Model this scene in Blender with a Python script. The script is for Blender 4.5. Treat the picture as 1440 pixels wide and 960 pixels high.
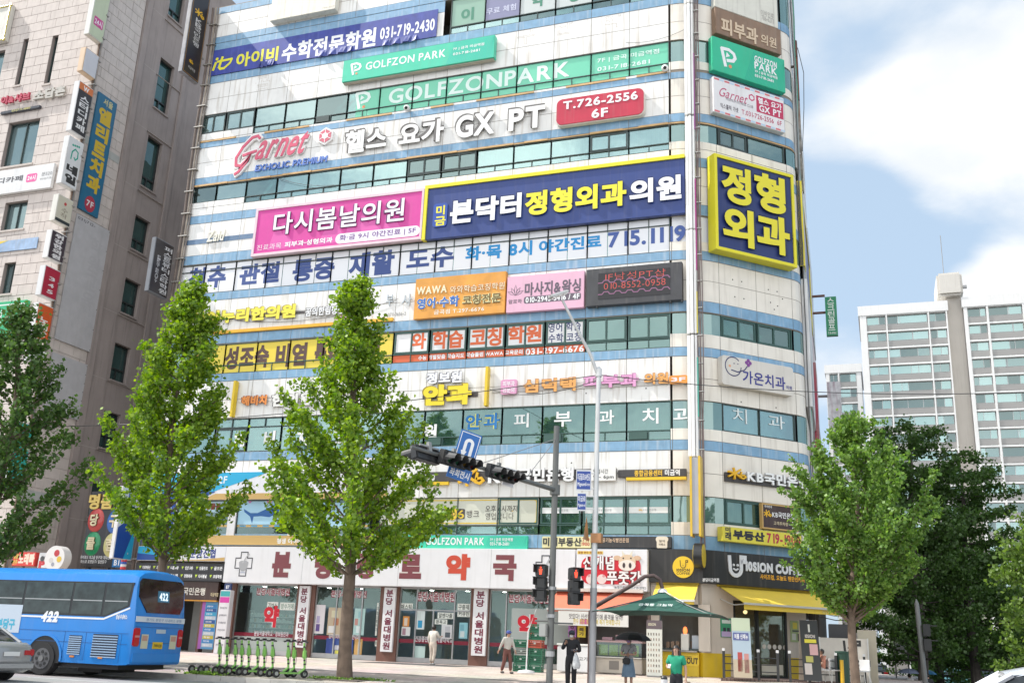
import bpy, bmesh, math, random
import numpy as np
from mathutils import Vector, Matrix
R = math.radians
for o in list(bpy.data.objects): bpy.data.objects.remove(o)
sc = bpy.context.scene; COL = sc.collection
# ------------------------------------------------------------------ camera
CAM = np.array([0., -42., 1.45])
_f, _p, _r, _y = 1420.5, R(16.743), R(2.4146), R(20.387)
_fwd = np.array([-math.sin(_y)*math.cos(_p), math.cos(_y)*math.cos(_p), math.sin(_p)])
_rt = np.array([math.cos(_y), math.sin(_y), 0.]); _up = np.cross(_rt, _fwd)
_r2 = math.cos(_r)*_rt + math.sin(_r)*_up; _u2 = -math.sin(_r)*_rt + math.cos(_r)*_up
cd = bpy.data.cameras.new('camera'); cam = bpy.data.objects.new('camera', cd); COL.objects.link(cam)
cd.sensor_width = 36; cd.lens = _f/1440*36; cd.clip_end = 3000; cd.clip_start = .1
cam.matrix_world = Matrix(((_r2[0],_u2[0],-_fwd[0],CAM[0]),(_r2[1],_u2[1],-_fwd[1],CAM[1]),(_r2[2],_u2[2],-_fwd[2],CAM[2]),(0,0,0,1)))
sc.camera = cam
# ------------------------------------------------------------------ light
SUN_EL, SUN_AZ = R(49), R(76)          # azimuth measured from the facade normal towards the left
sd = Vector((-math.sin(SUN_AZ)*math.cos(SUN_EL), -math.cos(SUN_AZ)*math.cos(SUN_EL), math.sin(SUN_EL)))
ld = bpy.data.lights.new('sun', 'SUN'); ld.energy = 4.9; ld.angle = R(.5); ld.color = (1, .955, .89)
sun = bpy.data.objects.new('sun', ld); COL.objects.link(sun); sun.rotation_euler = sd.to_track_quat('Z', 'Y').to_euler()
sun.location = (0, -40, 80)
w = bpy.data.worlds.new('World'); sc.world = w; w.use_nodes = True
nt = w.node_tree; N = nt.nodes; Lk = nt.links; N.clear()
out = N.new('ShaderNodeOutputWorld'); bg = N.new('ShaderNodeBackground'); bg.inputs[1].default_value = .15
sky = N.new('ShaderNodeTexSky'); sky.sky_type = 'NISHITA'; sky.sun_disc = False
sky.sun_elevation = SUN_EL; sky.sun_rotation = math.atan2(sd.x, sd.y); sky.dust_density = 1.6; sky.ozone_density = 1.5; sky.air_density = 1.0
tc = N.new('ShaderNodeTexCoord')
def wnode(t, **k):
    n = N.new(t)
    for a, b in k.items(): setattr(n, a, b)
    return n
# clouds: billowy noise, denser towards a few directions where the photograph shows white banks
mp = N.new('ShaderNodeMapping'); mp.inputs['Scale'].default_value = (1, 1, 1.7); Lk.new(tc.outputs['Generated'], mp.inputs[0])
n1 = N.new('ShaderNodeTexNoise'); n1.inputs['Scale'].default_value = 3.3; n1.inputs['Detail'].default_value = 9; n1.inputs['Roughness'].default_value = .55; n1.inputs['Distortion'].default_value = .25
Lk.new(mp.outputs[0], n1.inputs['Vector'])
def pray(u, v):
    d = np.array([(u-720)/_f, -(v-480)/_f, 1.]); d = d[0]*_r2 + d[1]*_u2 + d[2]*_fwd
    return d
def bank(u, v, r, amp):
    d = Vector(pray(u, v)).normalized()
    s = N.new('ShaderNodeVectorMath'); s.operation = 'DISTANCE'; s.inputs[1].default_value = d; Lk.new(tc.outputs['Generated'], s.inputs[0])
    m = N.new('ShaderNodeMapRange'); m.inputs[1].default_value = r; m.inputs[2].default_value = r*.25; m.inputs[3].default_value = 0; m.inputs[4].default_value = amp
    m.interpolation_type = 'SMOOTHSTEP'; Lk.new(s.outputs['Value'], m.inputs[0]); return m.outputs[0]
acc = n1.outputs['Fac']
for b in [(1400,60,.22,.25),(1270,215,.12,.24),(1430,200,.16,.3),(1140,0,.10,.16),(1405,412,.062,.42),(1330,395,.03,.12),(1160,200,.05,.1),(1290,335,.13,-.30),(1180,300,.09,-.2),(1205,60,.05,-.10),(1165,150,.05,-.05)]:
    a = N.new('ShaderNodeMath'); a.operation = 'ADD'; Lk.new(acc, a.inputs[0]); Lk.new(bank(*b), a.inputs[1]); acc = a.outputs[0]
cr = N.new('ShaderNodeMapRange'); cr.interpolation_type = 'SMOOTHSTEP'; cr.inputs[1].default_value = .54; cr.inputs[2].default_value = .84; cr.inputs[3].default_value = .0; cr.inputs[4].default_value = 1
Lk.new(acc, cr.inputs[0])
hz = N.new('ShaderNodeMixRGB'); hz.inputs[0].default_value = .75; hz.inputs[2].default_value = (3.7, 4.75, 5.9, 1); Lk.new(sky.outputs[0], hz.inputs[1])
n2 = N.new('ShaderNodeTexNoise'); n2.inputs['Scale'].default_value = 7; n2.inputs['Detail'].default_value = 6; Lk.new(mp.outputs[0], n2.inputs['Vector'])
cc = N.new('ShaderNodeMixRGB'); cc.inputs[1].default_value = (5.5, 5.75, 6.0, 1); cc.inputs[2].default_value = (6.5, 6.53, 6.55, 1)
cm = N.new('ShaderNodeMapRange'); cm.inputs[1].default_value = .4; cm.inputs[2].default_value = .58; Lk.new(n2.outputs['Fac'], cm.inputs[0]); Lk.new(cm.outputs[0], cc.inputs[0])
# unseen clouds behind the camera, brightened as added fill for facade and corner
dv = N.new('ShaderNodeVectorMath'); dv.operation = 'DOT_PRODUCT'; dv.inputs[1].default_value = (.15, -.95, .25); Lk.new(tc.outputs['Generated'], dv.inputs[0])
db = N.new('ShaderNodeMapRange'); db.inputs[1].default_value = .05; db.inputs[2].default_value = .7; db.inputs[3].default_value = 1; db.inputs[4].default_value = 2.1; Lk.new(dv.outputs['Value'], db.inputs[0])
cb = N.new('ShaderNodeVectorMath'); cb.operation = 'SCALE'; Lk.new(cc.outputs[0], cb.inputs[0]); Lk.new(db.outputs[0], cb.inputs['Scale'])
mx = N.new('ShaderNodeMixRGB'); Lk.new(cr.outputs[0], mx.inputs[0]); Lk.new(hz.outputs[0], mx.inputs[1]); Lk.new(cb.outputs[0], mx.inputs[2])
# extra unseen cloud added behind the camera, more fill light on the building
dc = N.new('ShaderNodeMapRange'); dc.inputs[1].default_value = .1; dc.inputs[2].default_value = .8; dc.inputs[4].default_value = .30; Lk.new(dv.outputs['Value'], dc.inputs[0])
da = N.new('ShaderNodeMath'); da.operation = 'ADD'; Lk.new(acc, da.inputs[0]); Lk.new(dc.outputs[0], da.inputs[1]); Lk.new(da.outputs[0], cr.inputs[0])
Lk.new(mx.outputs[0], bg.inputs[0]); Lk.new(bg.outputs[0], out.inputs[0])
sc.view_settings.view_transform = 'Standard'; sc.view_settings.look = 'None'; sc.view_settings.gamma = 1; sc.view_settings.use_curve_mapping = False
sc.view_settings.exposure = .18
sc.cycles.max_bounces = 6; sc.cycles.transparent_max_bounces = 12; sc.cycles.diffuse_bounces = 3; sc.cycles.glossy_bounces = 3
sc.cycles.use_denoising = True; sc.cycles.sample_clamp_indirect = 6; sc.cycles.caustics_reflective = False; sc.cycles.caustics_refractive = False
# ------------------------------------------------------------------ materials
MATS = {}
def _new(name):
    m = bpy.data.materials.new(name); m.use_nodes = True
    return m, m.node_tree.nodes, m.node_tree.links, m.node_tree.nodes['Principled BSDF']
def paint(col, rough=.45, metal=0., var=.10, streak=.10, scale=1.5, bump=0., spec=.5, island=0., dirt=(.30,.27,.23)):
    """painted or plain surface with slight tone variation and vertical run-off dirt"""
    key = ('paint', tuple(round(c, 4) for c in col), rough, metal, var, streak, scale, bump, island, dirt)
    if key in MATS: return MATS[key]
    m, n, l, b = _new('paint'); b.inputs['Roughness'].default_value = rough; b.inputs['Metallic'].default_value = metal
    b.inputs['Specular IOR Level'].default_value = spec
    g = n.new('ShaderNodeNewGeometry'); mp = n.new('ShaderNodeMapping'); mp.inputs['Scale'].default_value = (scale,)*3; l.new(g.outputs['Position'], mp.inputs[0])
    nz = n.new('ShaderNodeTexNoise'); nz.inputs['Scale'].default_value = 1.3; nz.inputs['Detail'].default_value = 5; l.new(mp.outputs[0], nz.inputs['Vector'])
    r1 = n.new('ShaderNodeMapRange'); r1.inputs[1].default_value = .3; r1.inputs[2].default_value = .7; r1.inputs[3].default_value = 1-var; r1.inputs[4].default_value = 1+var*.6; l.new(nz.outputs['Fac'], r1.inputs[0])
    v = r1.outputs[0]
    if island:
        r2 = n.new('ShaderNodeMapRange'); r2.inputs[3].default_value = 1-island; r2.inputs[4].default_value = 1+island*.5; l.new(g.outputs['Random Per Island'], r2.inputs[0])
        mm = n.new('ShaderNodeMath'); mm.operation = 'MULTIPLY'; l.new(v, mm.inputs[0]); l.new(r2.outputs[0], mm.inputs[1]); v = mm.outputs[0]
    sc_ = n.new('ShaderNodeVectorMath'); sc_.operation = 'SCALE'; sc_.inputs[0].default_value = col[:3]; l.new(v, sc_.inputs['Scale'])
    c = sc_.outputs[0]
    if streak:
        mp2 = n.new('ShaderNodeMapping'); mp2.inputs['Scale'].default_value = (5.5, 5.5, .35); l.new(g.outputs['Position'], mp2.inputs[0])
        n2 = n.new('ShaderNodeTexNoise'); n2.inputs['Scale'].default_value = 1; n2.inputs['Detail'].default_value = 4; l.new(mp2.outputs[0], n2.inputs['Vector'])
        r3 = n.new('ShaderNodeMapRange'); r3.inputs[1].default_value = .52; r3.inputs[2].default_value = .75; r3.inputs[3].default_value = 0; r3.inputs[4].default_value = streak*2.2; l.new(n2.outputs['Fac'], r3.inputs[0])
        mx = n.new('ShaderNodeMixRGB'); mx.inputs[2].default_value = (*dirt, 1); l.new(r3.outputs[0], mx.inputs[0]); l.new(c, mx.inputs[1]); c = mx.outputs[0]
    l.new(c, b.inputs['Base Color'])
    if bump:
        n3 = n.new('ShaderNodeTexNoise'); n3.inputs['Scale'].default_value = 40; n3.inputs['Detail'].default_value = 6; l.new(g.outputs['Position'], n3.inputs['Vector'])
        bp = n.new('ShaderNodeBump'); bp.inputs['Strength'].default_value = bump; bp.inputs['Distance'].default_value = .02; l.new(n3.outputs['Fac'], bp.inputs['Height']); l.new(bp.outputs[0], b.inputs['Normal'])
    MATS[key] = m; return m
def flat(col, rough=.5, metal=0., spec=.5):
    key = ('flat', col, rough, metal, spec)
    if key in MATS: return MATS[key]
    m, n, l, b = _new('plain'); b.inputs['Base Color'].default_value = (*col, 1); b.inputs['Roughness'].default_value = rough; b.inputs['Metallic'].default_value = metal; b.inputs['Specular IOR Level'].default_value = spec
    MATS[key] = m; return m
def emit(col, s):
    key = ('emit', col, s)
    if key in MATS: return MATS[key]
    m, n, l, b = _new('lit'); b.inputs['Base Color'].default_value = (*col, 1); b.inputs['Emission Color'].default_value = (*col, 1); b.inputs['Emission Strength'].default_value = s
    MATS[key] = m; return m
def glass(tint, refl=.25, clear=.6, rough=.03):
    """window glass: tinted see-through sheet with a mirror coat"""
    key = ('glass', tint, refl, clear, rough)
    if key in MATS: return MATS[key]
    m, n, l, b = _new('glass'); n.remove(b); o = n['Material Output']
    t = n.new('ShaderNodeBsdfTransparent'); t.inputs[0].default_value = (*tint, 1)
    d = n.new('ShaderNodeBsdfDiffuse'); d.inputs[0].default_value = (*[c*.55 for c in tint], 1)
    g = n.new('ShaderNodeBsdfGlossy'); g.inputs[0].default_value = (.62, .80, .78, 1); g.inputs[1].default_value = rough
    ge = n.new('ShaderNodeNewGeometry'); nz = n.new('ShaderNodeTexNoise'); nz.inputs['Scale'].default_value = .9; l.new(ge.outputs['Position'], nz.inputs['Vector'])
    bp = n.new('ShaderNodeBump'); bp.inputs['Strength'].default_value = .06; bp.inputs['Distance'].default_value = .1; l.new(nz.outputs['Fac'], bp.inputs['Height']); l.new(bp.outputs[0], g.inputs['Normal'])
    m1 = n.new('ShaderNodeMixShader'); m1.inputs[0].default_value = clear; l.new(d.outputs[0], m1.inputs[1]); l.new(t.outputs[0], m1.inputs[2])
    fr = n.new('ShaderNodeFresnel'); fr.inputs[0].default_value = 1.5
    ad = n.new('ShaderNodeMath'); ad.operation = 'ADD'; ad.use_clamp = True; ad.inputs[1].default_value = refl; l.new(fr.outputs[0], ad.inputs[0])
    m2 = n.new('ShaderNodeMixShader'); l.new(ad.outputs[0], m2.inputs[0]); l.new(m1.outputs[0], m2.inputs[1]); l.new(g.outputs[0], m2.inputs[2]); l.new(m2.outputs[0], o.inputs[0])
    MATS[key] = m; return m
def film(col, see=.15):
    key = ('film', col, see)
    if key in MATS: return MATS[key]
    m, n, l, b = _new('film'); b.inputs['Base Color'].default_value = (*col, 1); b.inputs['Roughness'].default_value = .12; b.inputs['Alpha'].default_value = 1-see
    MATS[key] = m; return m
def leafmat(c1, c2, trans=.35):
    key = ('leaf', c1, c2)
    if key in MATS: return MATS[key]
    m, n, l, b = _new('leaf'); o = n['Material Output']; n.remove(b)
    g = n.new('ShaderNodeNewGeometry'); mx = n.new('ShaderNodeMixRGB'); mx.inputs[1].default_value = (*c1, 1); mx.inputs[2].default_value = (*c2, 1); l.new(g.outputs['Random Per Island'], mx.inputs[0])
    d = n.new('ShaderNodeBsdfDiffuse'); l.new(mx.outputs[0], d.inputs[0])
    t = n.new('ShaderNodeBsdfTranslucent'); hs = n.new('ShaderNodeHueSaturation'); hs.inputs['Value'].default_value = 1.7; hs.inputs['Saturation'].default_value = 1.1; l.new(mx.outputs[0], hs.inputs['Color']); l.new(hs.outputs[0], t.inputs[0])
    gl = n.new('ShaderNodeBsdfGlossy'); gl.inputs[1].default_value = .5; gl.inputs[0].default_value = (.9, 1, .85, 1)
    a = n.new('ShaderNodeMixShader'); a.inputs[0].default_value = trans; l.new(d.outputs[0], a.inputs[1]); l.new(t.outputs[0], a.inputs[2])
    c = n.new('ShaderNodeMixShader'); c.inputs[0].default_value = .035; l.new(a.outputs[0], c.inputs[1]); l.new(gl.outputs[0], c.inputs[2]); l.new(c.outputs[0], o.inputs[0])
    MATS[key] = m; return m
# ------------------------------------------------------------------ geometry helpers
ORG = {}
def tag(o, label=None, cat=None, group=None, kind=None):
    if label: o['label'] = label
    if cat: o['category'] = cat
    if group: o['group'] = group
    if kind: o['kind'] = kind
    return o
def thing(name, label, cat, loc=(0,0,0), group=None):
    o = bpy.data.objects.new(name, None); COL.objects.link(o); o.location = loc; o.empty_display_size = .3
    ORG[o.name] = Vector(loc); return tag(o, label, cat, group)
SPLIT = set('bracket leg post arm clamp roof_pillar jamb white_pier yellow_base side_wall frosted_film frame_post foot strap pillar end_pier trim_strip facet_pattern loose_hem yellow_edge side_pilaster grip fork stay_wire cow_ear small_animals small_ears wing_mirror pale_course inner_wall ceiling_light pendant_lamp reflector side_marker hanger mount ribs cream_wall stair_hall yellow_frame rivet hood bottles price_card tray vent_grille rail reveal band wire stock pipe visor shoes eyes balloon glass_dots'.split())
class MB:
    def __init__(s): s.v = []; s.f = []
    def quad(s, *p):
        i = len(s.v); s.v += [tuple(q) for q in p]; s.f.append(tuple(range(i, i+len(p)))); return s
    def box(s, x0, x1, y0, y1, z0, z1, M=None):
        i = len(s.v); c = [(x0,y0,z0),(x1,y0,z0),(x1,y1,z0),(x0,y1,z0),(x0,y0,z1),(x1,y0,z1),(x1,y1,z1),(x0,y1,z1)]
        if M is not None: c = [tuple(M @ Vector(q)) for q in c]
        s.v += c
        s.f += [(i,i+3,i+2,i+1),(i+4,i+5,i+6,i+7),(i,i+1,i+5,i+4),(i+1,i+2,i+6,i+5),(i+2,i+3,i+7,i+6),(i+3,i,i+4,i+7)]; return s
    def fbox(s, F, s0, s1, z0, z1, d0, d1):
        i = len(s.v); s.v += [F.P(a, z, d) for (a, d, z) in ((s0,d1,z0),(s1,d1,z0),(s1,d0,z0),(s0,d0,z0),(s0,d1,z1),(s1,d1,z1),(s1,d0,z1),(s0,d0,z1))]
        s.f += [(i,i+3,i+2,i+1),(i+4,i+5,i+6,i+7),(i,i+1,i+5,i+4),(i+1,i+2,i+6,i+5),(i+2,i+3,i+7,i+6),(i+3,i,i+4,i+7)]; return s
    def tube(s, pts, r, n=8, cap=True):
        pts = [Vector(p) for p in pts]; rs = r if isinstance(r, (list, tuple)) else [r]*len(pts); rings = []
        for k, p in enumerate(pts):
            d = (pts[min(k+1, len(pts)-1)] - pts[max(k-1, 0)]).normalized()
            a = d.cross(Vector((0,0,1))) if abs(d.z) < .95 else d.cross(Vector((1,0,0)))
            a.normalize(); b = d.cross(a); i = len(s.v)
            for j in range(n):
                t = 2*math.pi*j/n; s.v.append(tuple(p + (a*math.cos(t) + b*math.sin(t))*rs[k]))
            rings.append(i)
        for k in range(len(rings)-1):
            for j in range(n):
                s.f.append((rings[k]+j, rings[k]+(j+1)%n, rings[k+1]+(j+1)%n, rings[k+1]+j))
        if cap: s.f.append(tuple(rings[0]+j for j in range(n))[::-1]); s.f.append(tuple(rings[-1]+j for j in range(n)))
        return s
    def prism(s, F, poly, d0, d1):
        """outline in face coordinates (s,z), from depth d0 out to d1"""
        n = len(poly); i = len(s.v); s.v += [F.P(a, z, d1) for a, z in poly] + [F.P(a, z, d0) for a, z in poly]
        s.f.append(tuple(range(i, i+n))); s.f.append(tuple(range(i+2*n-1, i+n-1, -1)))
        for k in range(n): s.f.append((i+k, i+n+k, i+n+(k+1)%n, i+(k+1)%n))
        return s
    def ell(s, c, r, nu=12, nv=8, M=None):
        i = len(s.v)
        for a in range(nv+1):
            t = math.pi*a/nv
            for b in range(nu):
                q = Vector((r[0]*math.sin(t)*math.cos(2*math.pi*b/nu), r[1]*math.sin(t)*math.sin(2*math.pi*b/nu), r[2]*math.cos(t)))
                if M is not None: q = M @ q
                s.v.append(tuple(q + Vector(c)))
        for a in range(nv):
            for b in range(nu): s.f.append((i+a*nu+b, i+(a+1)*nu+b, i+(a+1)*nu+(b+1)%nu, i+a*nu+(b+1)%nu))
        return s
    def lathe(s, c, prof, n=16):
        i = len(s.v)
        for r, z in prof:
            for j in range(n): s.v.append((c[0]+r*math.cos(2*math.pi*j/n), c[1]+r*math.sin(2*math.pi*j/n), c[2]+z))
        for k in range(len(prof)-1):
            for j in range(n): s.f.append((i+k*n+j, i+k*n+(j+1)%n, i+(k+1)*n+(j+1)%n, i+(k+1)*n+j))
        return s
    def wheel(s, c, ax, r, w, n=20):
        ax = Vector(ax).normalized(); return s.tube([Vector(c)-ax*w/2, Vector(c)+ax*w/2], r, n)
    def pieces(s):
        """the separate solids collected so far, one MB each"""
        par = list(range(len(s.v)))
        def fd(i):
            while par[i] != i: par[i] = par[par[i]]; i = par[i]
            return i
        for f in s.f:
            for j in f[1:]: par[fd(j)] = fd(f[0])
        g = {}
        for f in s.f: g.setdefault(fd(f[0]), []).append(f)
        out = []
        for fs in g.values():
            m = MB(); mp_ = {}
            for f in fs:
                for i in f:
                    if i not in mp_: mp_[i] = len(m.v); m.v.append(s.v[i])
                m.f.append(tuple(mp_[i] for i in f))
            out.append(m)
        return out
    def build(s, name, mat, parent=None, smooth=False, bevel=0., loc=None, seg=2, xf=None):
        if name in SPLIT and parent is not None:
            ps = s.pieces()
            if 1 < len(ps) <= 40:
                for m in ps: o = m._build(name, mat, parent, smooth, bevel, loc, seg, xf)
                return o
        return s._build(name, mat, parent, smooth, bevel, loc, seg, xf)
    def _build(s, name, mat, parent=None, smooth=False, bevel=0., loc=None, seg=2, xf=None):
        if xf is not None: s.v = [tuple(xf @ Vector(p)) for p in s.v]
        if parent is not None: org = ORG.get(parent.name, Vector((0,0,0)))
        elif loc is not None: org = Vector(loc)
        elif s.v:
            a = np.array(s.v); org = Vector(((a[:,0].min()+a[:,0].max())/2, (a[:,1].min()+a[:,1].max())/2, a[:,2].min()))
        else: org = Vector((0,0,0))
        me = bpy.data.meshes.new(name); me.from_pydata([(p[0]-org[0], p[1]-org[1], p[2]-org[2]) for p in s.v], [], s.f)
        me.materials.append(mat); o = bpy.data.objects.new(name, me); COL.objects.link(o)
        if parent is not None: o.parent = parent
        else: o.location = org
        ORG[o.name] = org
        if bevel:
            b = bmesh.new(); b.from_mesh(me); bmesh.ops.remove_doubles(b, verts=b.verts, dist=1e-5)
            bmesh.ops.bevel(b, geom=[e for e in b.edges if len(e.link_faces) == 2 and e.calc_face_angle(0) > .6], offset=bevel, segments=seg, affect='EDGES', clamp_overlap=True)
            bmesh.ops.recalc_face_normals(b, faces=b.faces)
            b.to_mesh(me); b.free()
        if smooth:
            for p in me.polygons: p.use_smooth = True
            try: me.set_sharp_from_angle(angle=R(40))
            except Exception: pass
        me.update(); return o
class Face:
    def __init__(s, O, e):
        s.O = np.array(O, float); s.e = np.array([e[0], e[1], 0.]); s.e /= np.linalg.norm(s.e); s.n = np.array([s.e[1], -s.e[0], 0.])
    def P(s, a, z, d=0.): q = s.O + s.e*a + s.n*d; return (q[0], q[1], q[2]+z)
    def at(s, u, v, d=0.):
        """facade coordinates (metres along, height) of the spot measured at photo pixel u,v"""
        r = pray(u, v); O = s.O + s.n*d; t = ((O-CAM)@s.n)/(r@s.n); p = CAM + t*r
        return float((p-s.O)@s.e), float(p[2]-s.O[2])
def gxy(u, v, z):
    r = pray(u, v); t = (z-CAM[2])/r[2]; p = CAM+t*r; return float(p[0]), float(p[1])
# text
from mathutils.geometry import delaunay_2d_cdt
_TC = {}; _GL = {}; JOBS = []
def _load(chars):
    """outlines of single characters from Blender's own font"""
    cu = bpy.data.curves.new('txt', 'FONT'); ob = bpy.data.objects.new('txt', cu); COL.objects.link(ob)
    cs = [c for c in dict.fromkeys(chars) if c not in _GL and c != ' ']
    cu.body = '\n'.join(cs); cu.space_line = 3; cu.resolution_u = 5
    me = bpy.data.meshes.new_from_object(ob); v = np.array([(q.co.x, q.co.y) for q in me.vertices]); cnt = set()
    for p in me.polygons:
        t = tuple(p.vertices); fl = p.normal.z < 0
        for x, y in zip(t, t[1:]+t[:1]): cnt.add((y, x) if fl else (x, y))
    nxt = {}
    for x, y in cnt:
        if (y, x) not in cnt: nxt.setdefault(x, []).append(y)
    step = 3.0; loops = {}
    while nxt:
        st = next(iter(nxt)); L = [st]; cur = nxt[st].pop()
        if not nxt[st]: del nxt[st]
        while cur != st and cur in nxt:
            L.append(cur); n_ = nxt[cur].pop()
            if not nxt[cur]: del nxt[cur]
            cur = n_
        if len(L) > 2:
            P = v[L]; k = int(round((-P[:,1].mean()+.35)/step)); loops.setdefault(k, []).append(P+np.array([0, k*step]))
    for k, c in enumerate(cs): _GL[c] = loops.get(k, [])
    bpy.data.meshes.remove(me); bpy.data.objects.remove(ob); bpy.data.curves.remove(cu)
def _offset(P, w):
    Q = [P[0]]
    for p in P[1:]:
        if np.hypot(*(p-Q[-1])) > .004: Q.append(p)
    if len(Q) > 1 and np.hypot(*(Q[0]-Q[-1])) < .004: Q.pop()
    P = np.array(Q)
    if len(P) < 3 or w == 0: return P
    out = []; n = len(P)
    for i in range(n):
        u = P[i]-P[i-1]; t = P[(i+1)%n]-P[i]; u = u/np.hypot(*u); t = t/np.hypot(*t)
        nu = np.array([u[1],-u[0]]); nt_ = np.array([t[1],-t[0]]); cr = u[0]*t[1]-u[1]*t[0]; dt = u@t
        if dt > -.2:
            m = nu+nt_; out.append(P[i] + m*(w/max(1+dt, .3)))
        elif cr > 0: out += [P[i]+(nu+u*.8)*w, P[i]+(nt_-t*.8)*w]
        else: out += [P[i]+nu*w, P[i]+nt_*w]
    return np.array(out)
def _wind(loops, pts):
    w = np.zeros(len(pts))
    for L in loops:
        A = L; Bq = np.roll(L, -1, axis=0)
        for a, b in zip(A, Bq):
            c = (b[0]-a[0])*(pts[:,1]-a[1])-(b[1]-a[1])*(pts[:,0]-a[0])
            w += ((a[1] <= pts[:,1]) & (b[1] > pts[:,1]) & (c > 0)).astype(float) - ((a[1] > pts[:,1]) & (b[1] <= pts[:,1]) & (c < 0))
    return w
def _char(c, bold):
    k = (c, bold)
    if k in _TC: return _TC[k]
    if c not in _GL: _load(c)
    L = [q for q in (_offset(P, bold) for P in _GL[c]) if len(q) > 2]
    if not L: _TC[k] = (np.zeros((0,2)), [], [], .3); return _TC[k]
    vs = []; es = []
    for P in L:
        i = len(vs); n = len(P); vs += [Vector((float(p[0]), float(p[1]))) for p in P]; es += [(i+j, i+(j+1)%n) for j in range(n)]
    r = delaunay_2d_cdt(vs, es, [], 0, 1e-5)
    v = np.array([(q.x, q.y) for q in r[0]]); f = [tuple(t) for t in r[2]]
    cen = np.array([v[list(t)].mean(0) for t in f]); wn = _wind(L, cen); f = [t for t, q in zip(f, wn) if q > .5]
    ff = []
    for t in f:
        a, b, c_ = v[t[0]], v[t[1]], v[t[2]]
        ff.append(t if (b[0]-a[0])*(c_[1]-a[1])-(b[1]-a[1])*(c_[0]-a[0]) > 0 else t[::-1])
    es = set()
    for t in ff:
        for x, y in zip(t, t[1:]+t[:1]): es.add((x, y))
    bd = [e for e in es if (e[1], e[0]) not in es]
    used = sorted({i for t in ff for i in t}); mp_ = {i: j for j, i in enumerate(used)}; v = v[used]
    ff = [tuple(mp_[i] for i in t) for t in ff]; bd = [(mp_[x], mp_[y]) for x, y in bd]
    adv = .95 if ord(c) > 0x2fff else v[:,0].max()+.07
    _TC[k] = (v, ff, bd, adv); return _TC[k]
def glyphs(s, bold=.02):
    k = ('s', s, bold)
    if k in _TC: return _TC[k]
    V, Fs, BD, x = [], [], [], 0.; n = 0
    for c in s:
        if c == ' ': x += .32; continue
        v, f, bd, adv = _char(c, bold); off = np.array([x, 0.])
        V.append(v+off); Fs += [tuple(i+n for i in t) for t in f]; BD += [(p+n, q+n) for p, q in bd]; n += len(v); x += adv
    v = np.vstack(V); lo = v.min(0); hi = v.max(0)
    _TC[k] = ((v-lo)/np.maximum(hi-lo, 1e-6), Fs, BD, (hi-lo)[0]/max((hi-lo)[1], 1e-6)); return _TC[k]
def text_into(mb, F, s, box, d, t=0., bold=.02, shear=0., vert=False, gap=.12, grow=0.):
    """letters of s filling box=(s0,z0,s1,z1) on face F, standing t proud of depth d"""
    s0, z0, s1, z1 = box
    if vert:
        cs = [c for c in s]; n = sum(.5 if c == ' ' else 1 for c in cs); h = (z1-z0)/n; zc = z1
        for c in cs:
            if c == ' ': zc -= h*.5; continue
            text_into(mb, F, c, (s0, zc-h*(1-gap/2), s1, zc-h*gap/2), d, t, bold); zc -= h
        return mb
    v, f, bd, asp = glyphs(s, bold); W = s1-s0; H = z1-z0; i = len(mb.v)
    for x, y in v:
        a = s0+x*W+shear*(y-.5)*H; z = z0+y*H
        mb.v.append(F.P(a, z, d+t))
    for p in f: mb.f.append(tuple(i+q for q in p))
    if t > 0:
        j = len(mb.v)
        for x, y in v: mb.v.append(F.P(s0+x*W+shear*(y-.5)*H, z0+y*H, d))
        for a, b in bd: mb.f.append((i+b, i+a, j+a, j+b))
    return mb
FRONT = Face((0,0,0), (1,0)); CHAM = Face((-7,0,0), (1,1)); SIDE = Face((-2.934,4.066,0), (0,1)); NSIDE = Face((-43.5,0,0), (0,1)); NFRONT = FRONT
def pbox(F, BL, TR, d=0.):
    a = F.at(*BL, d); b = F.at(*TR, d); return (a[0], a[1], b[0], b[1])
def sub(box, a0, b0, a1, b1):
    """part of a box, by fractions"""
    return (box[0]+(box[2]-box[0])*a0, box[1]+(box[3]-box[1])*b0, box[0]+(box[2]-box[0])*a1, box[1]+(box[3]-box[1])*b1)
def letters(F, s, box, d, col, parent, t=0., name='lettering', **k):
    JOBS.append((F, s, box, d, col if not isinstance(col, tuple) else flat(col, .45), parent, t, name, k))
def build_lettering():
    """all queued lettering at once, so the font is read a single time"""
    _load(sorted({c for j in JOBS for c in j[1]}))
    for F, s, box, d, m, parent, t, name, k in JOBS: text_into(MB(), F, s, box, d, t, **k).build(name, m, parent)
def sheet(F, box, d, mat, parent, name, t=.004, loc=None, bevel=0.):
    return MB().fbox(F, box[0], box[2], box[1], box[3], d, d+t).build(name, mat, parent, bevel=bevel)
def rounded(box, r, n=6):
    s0, z0, s1, z1 = box; r = min(r, (s1-s0)/2.01, (z1-z0)/2.01); P = []
    for cx, cz, a0 in ((s1-r, z0+r, -90), (s1-r, z1-r, 0), (s0+r, z1-r, 90), (s0+r, z0+r, 180)):
        for k in range(n+1): a = R(a0+90*k/n); P.append((cx+r*math.cos(a), cz+r*math.sin(a)))
    return P
def circle(c, r, n=24, ry=None): return [(c[0]+r*math.cos(2*math.pi*k/n), c[1]+(ry or r)*math.sin(2*math.pi*k/n)) for k in range(n)]
def ring(mb, F, box, w, d0, d1):
    s0, z0, s1, z1 = box
    mb.fbox(F, s0, s1, z0, z0+w, d0, d1).fbox(F, s0, s1, z1-w, z1, d0, d1).fbox(F, s0, s0+w, z0+w, z1-w, d0, d1).fbox(F, s1-w, s1, z0+w, z1-w, d0, d1); return mb
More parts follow.
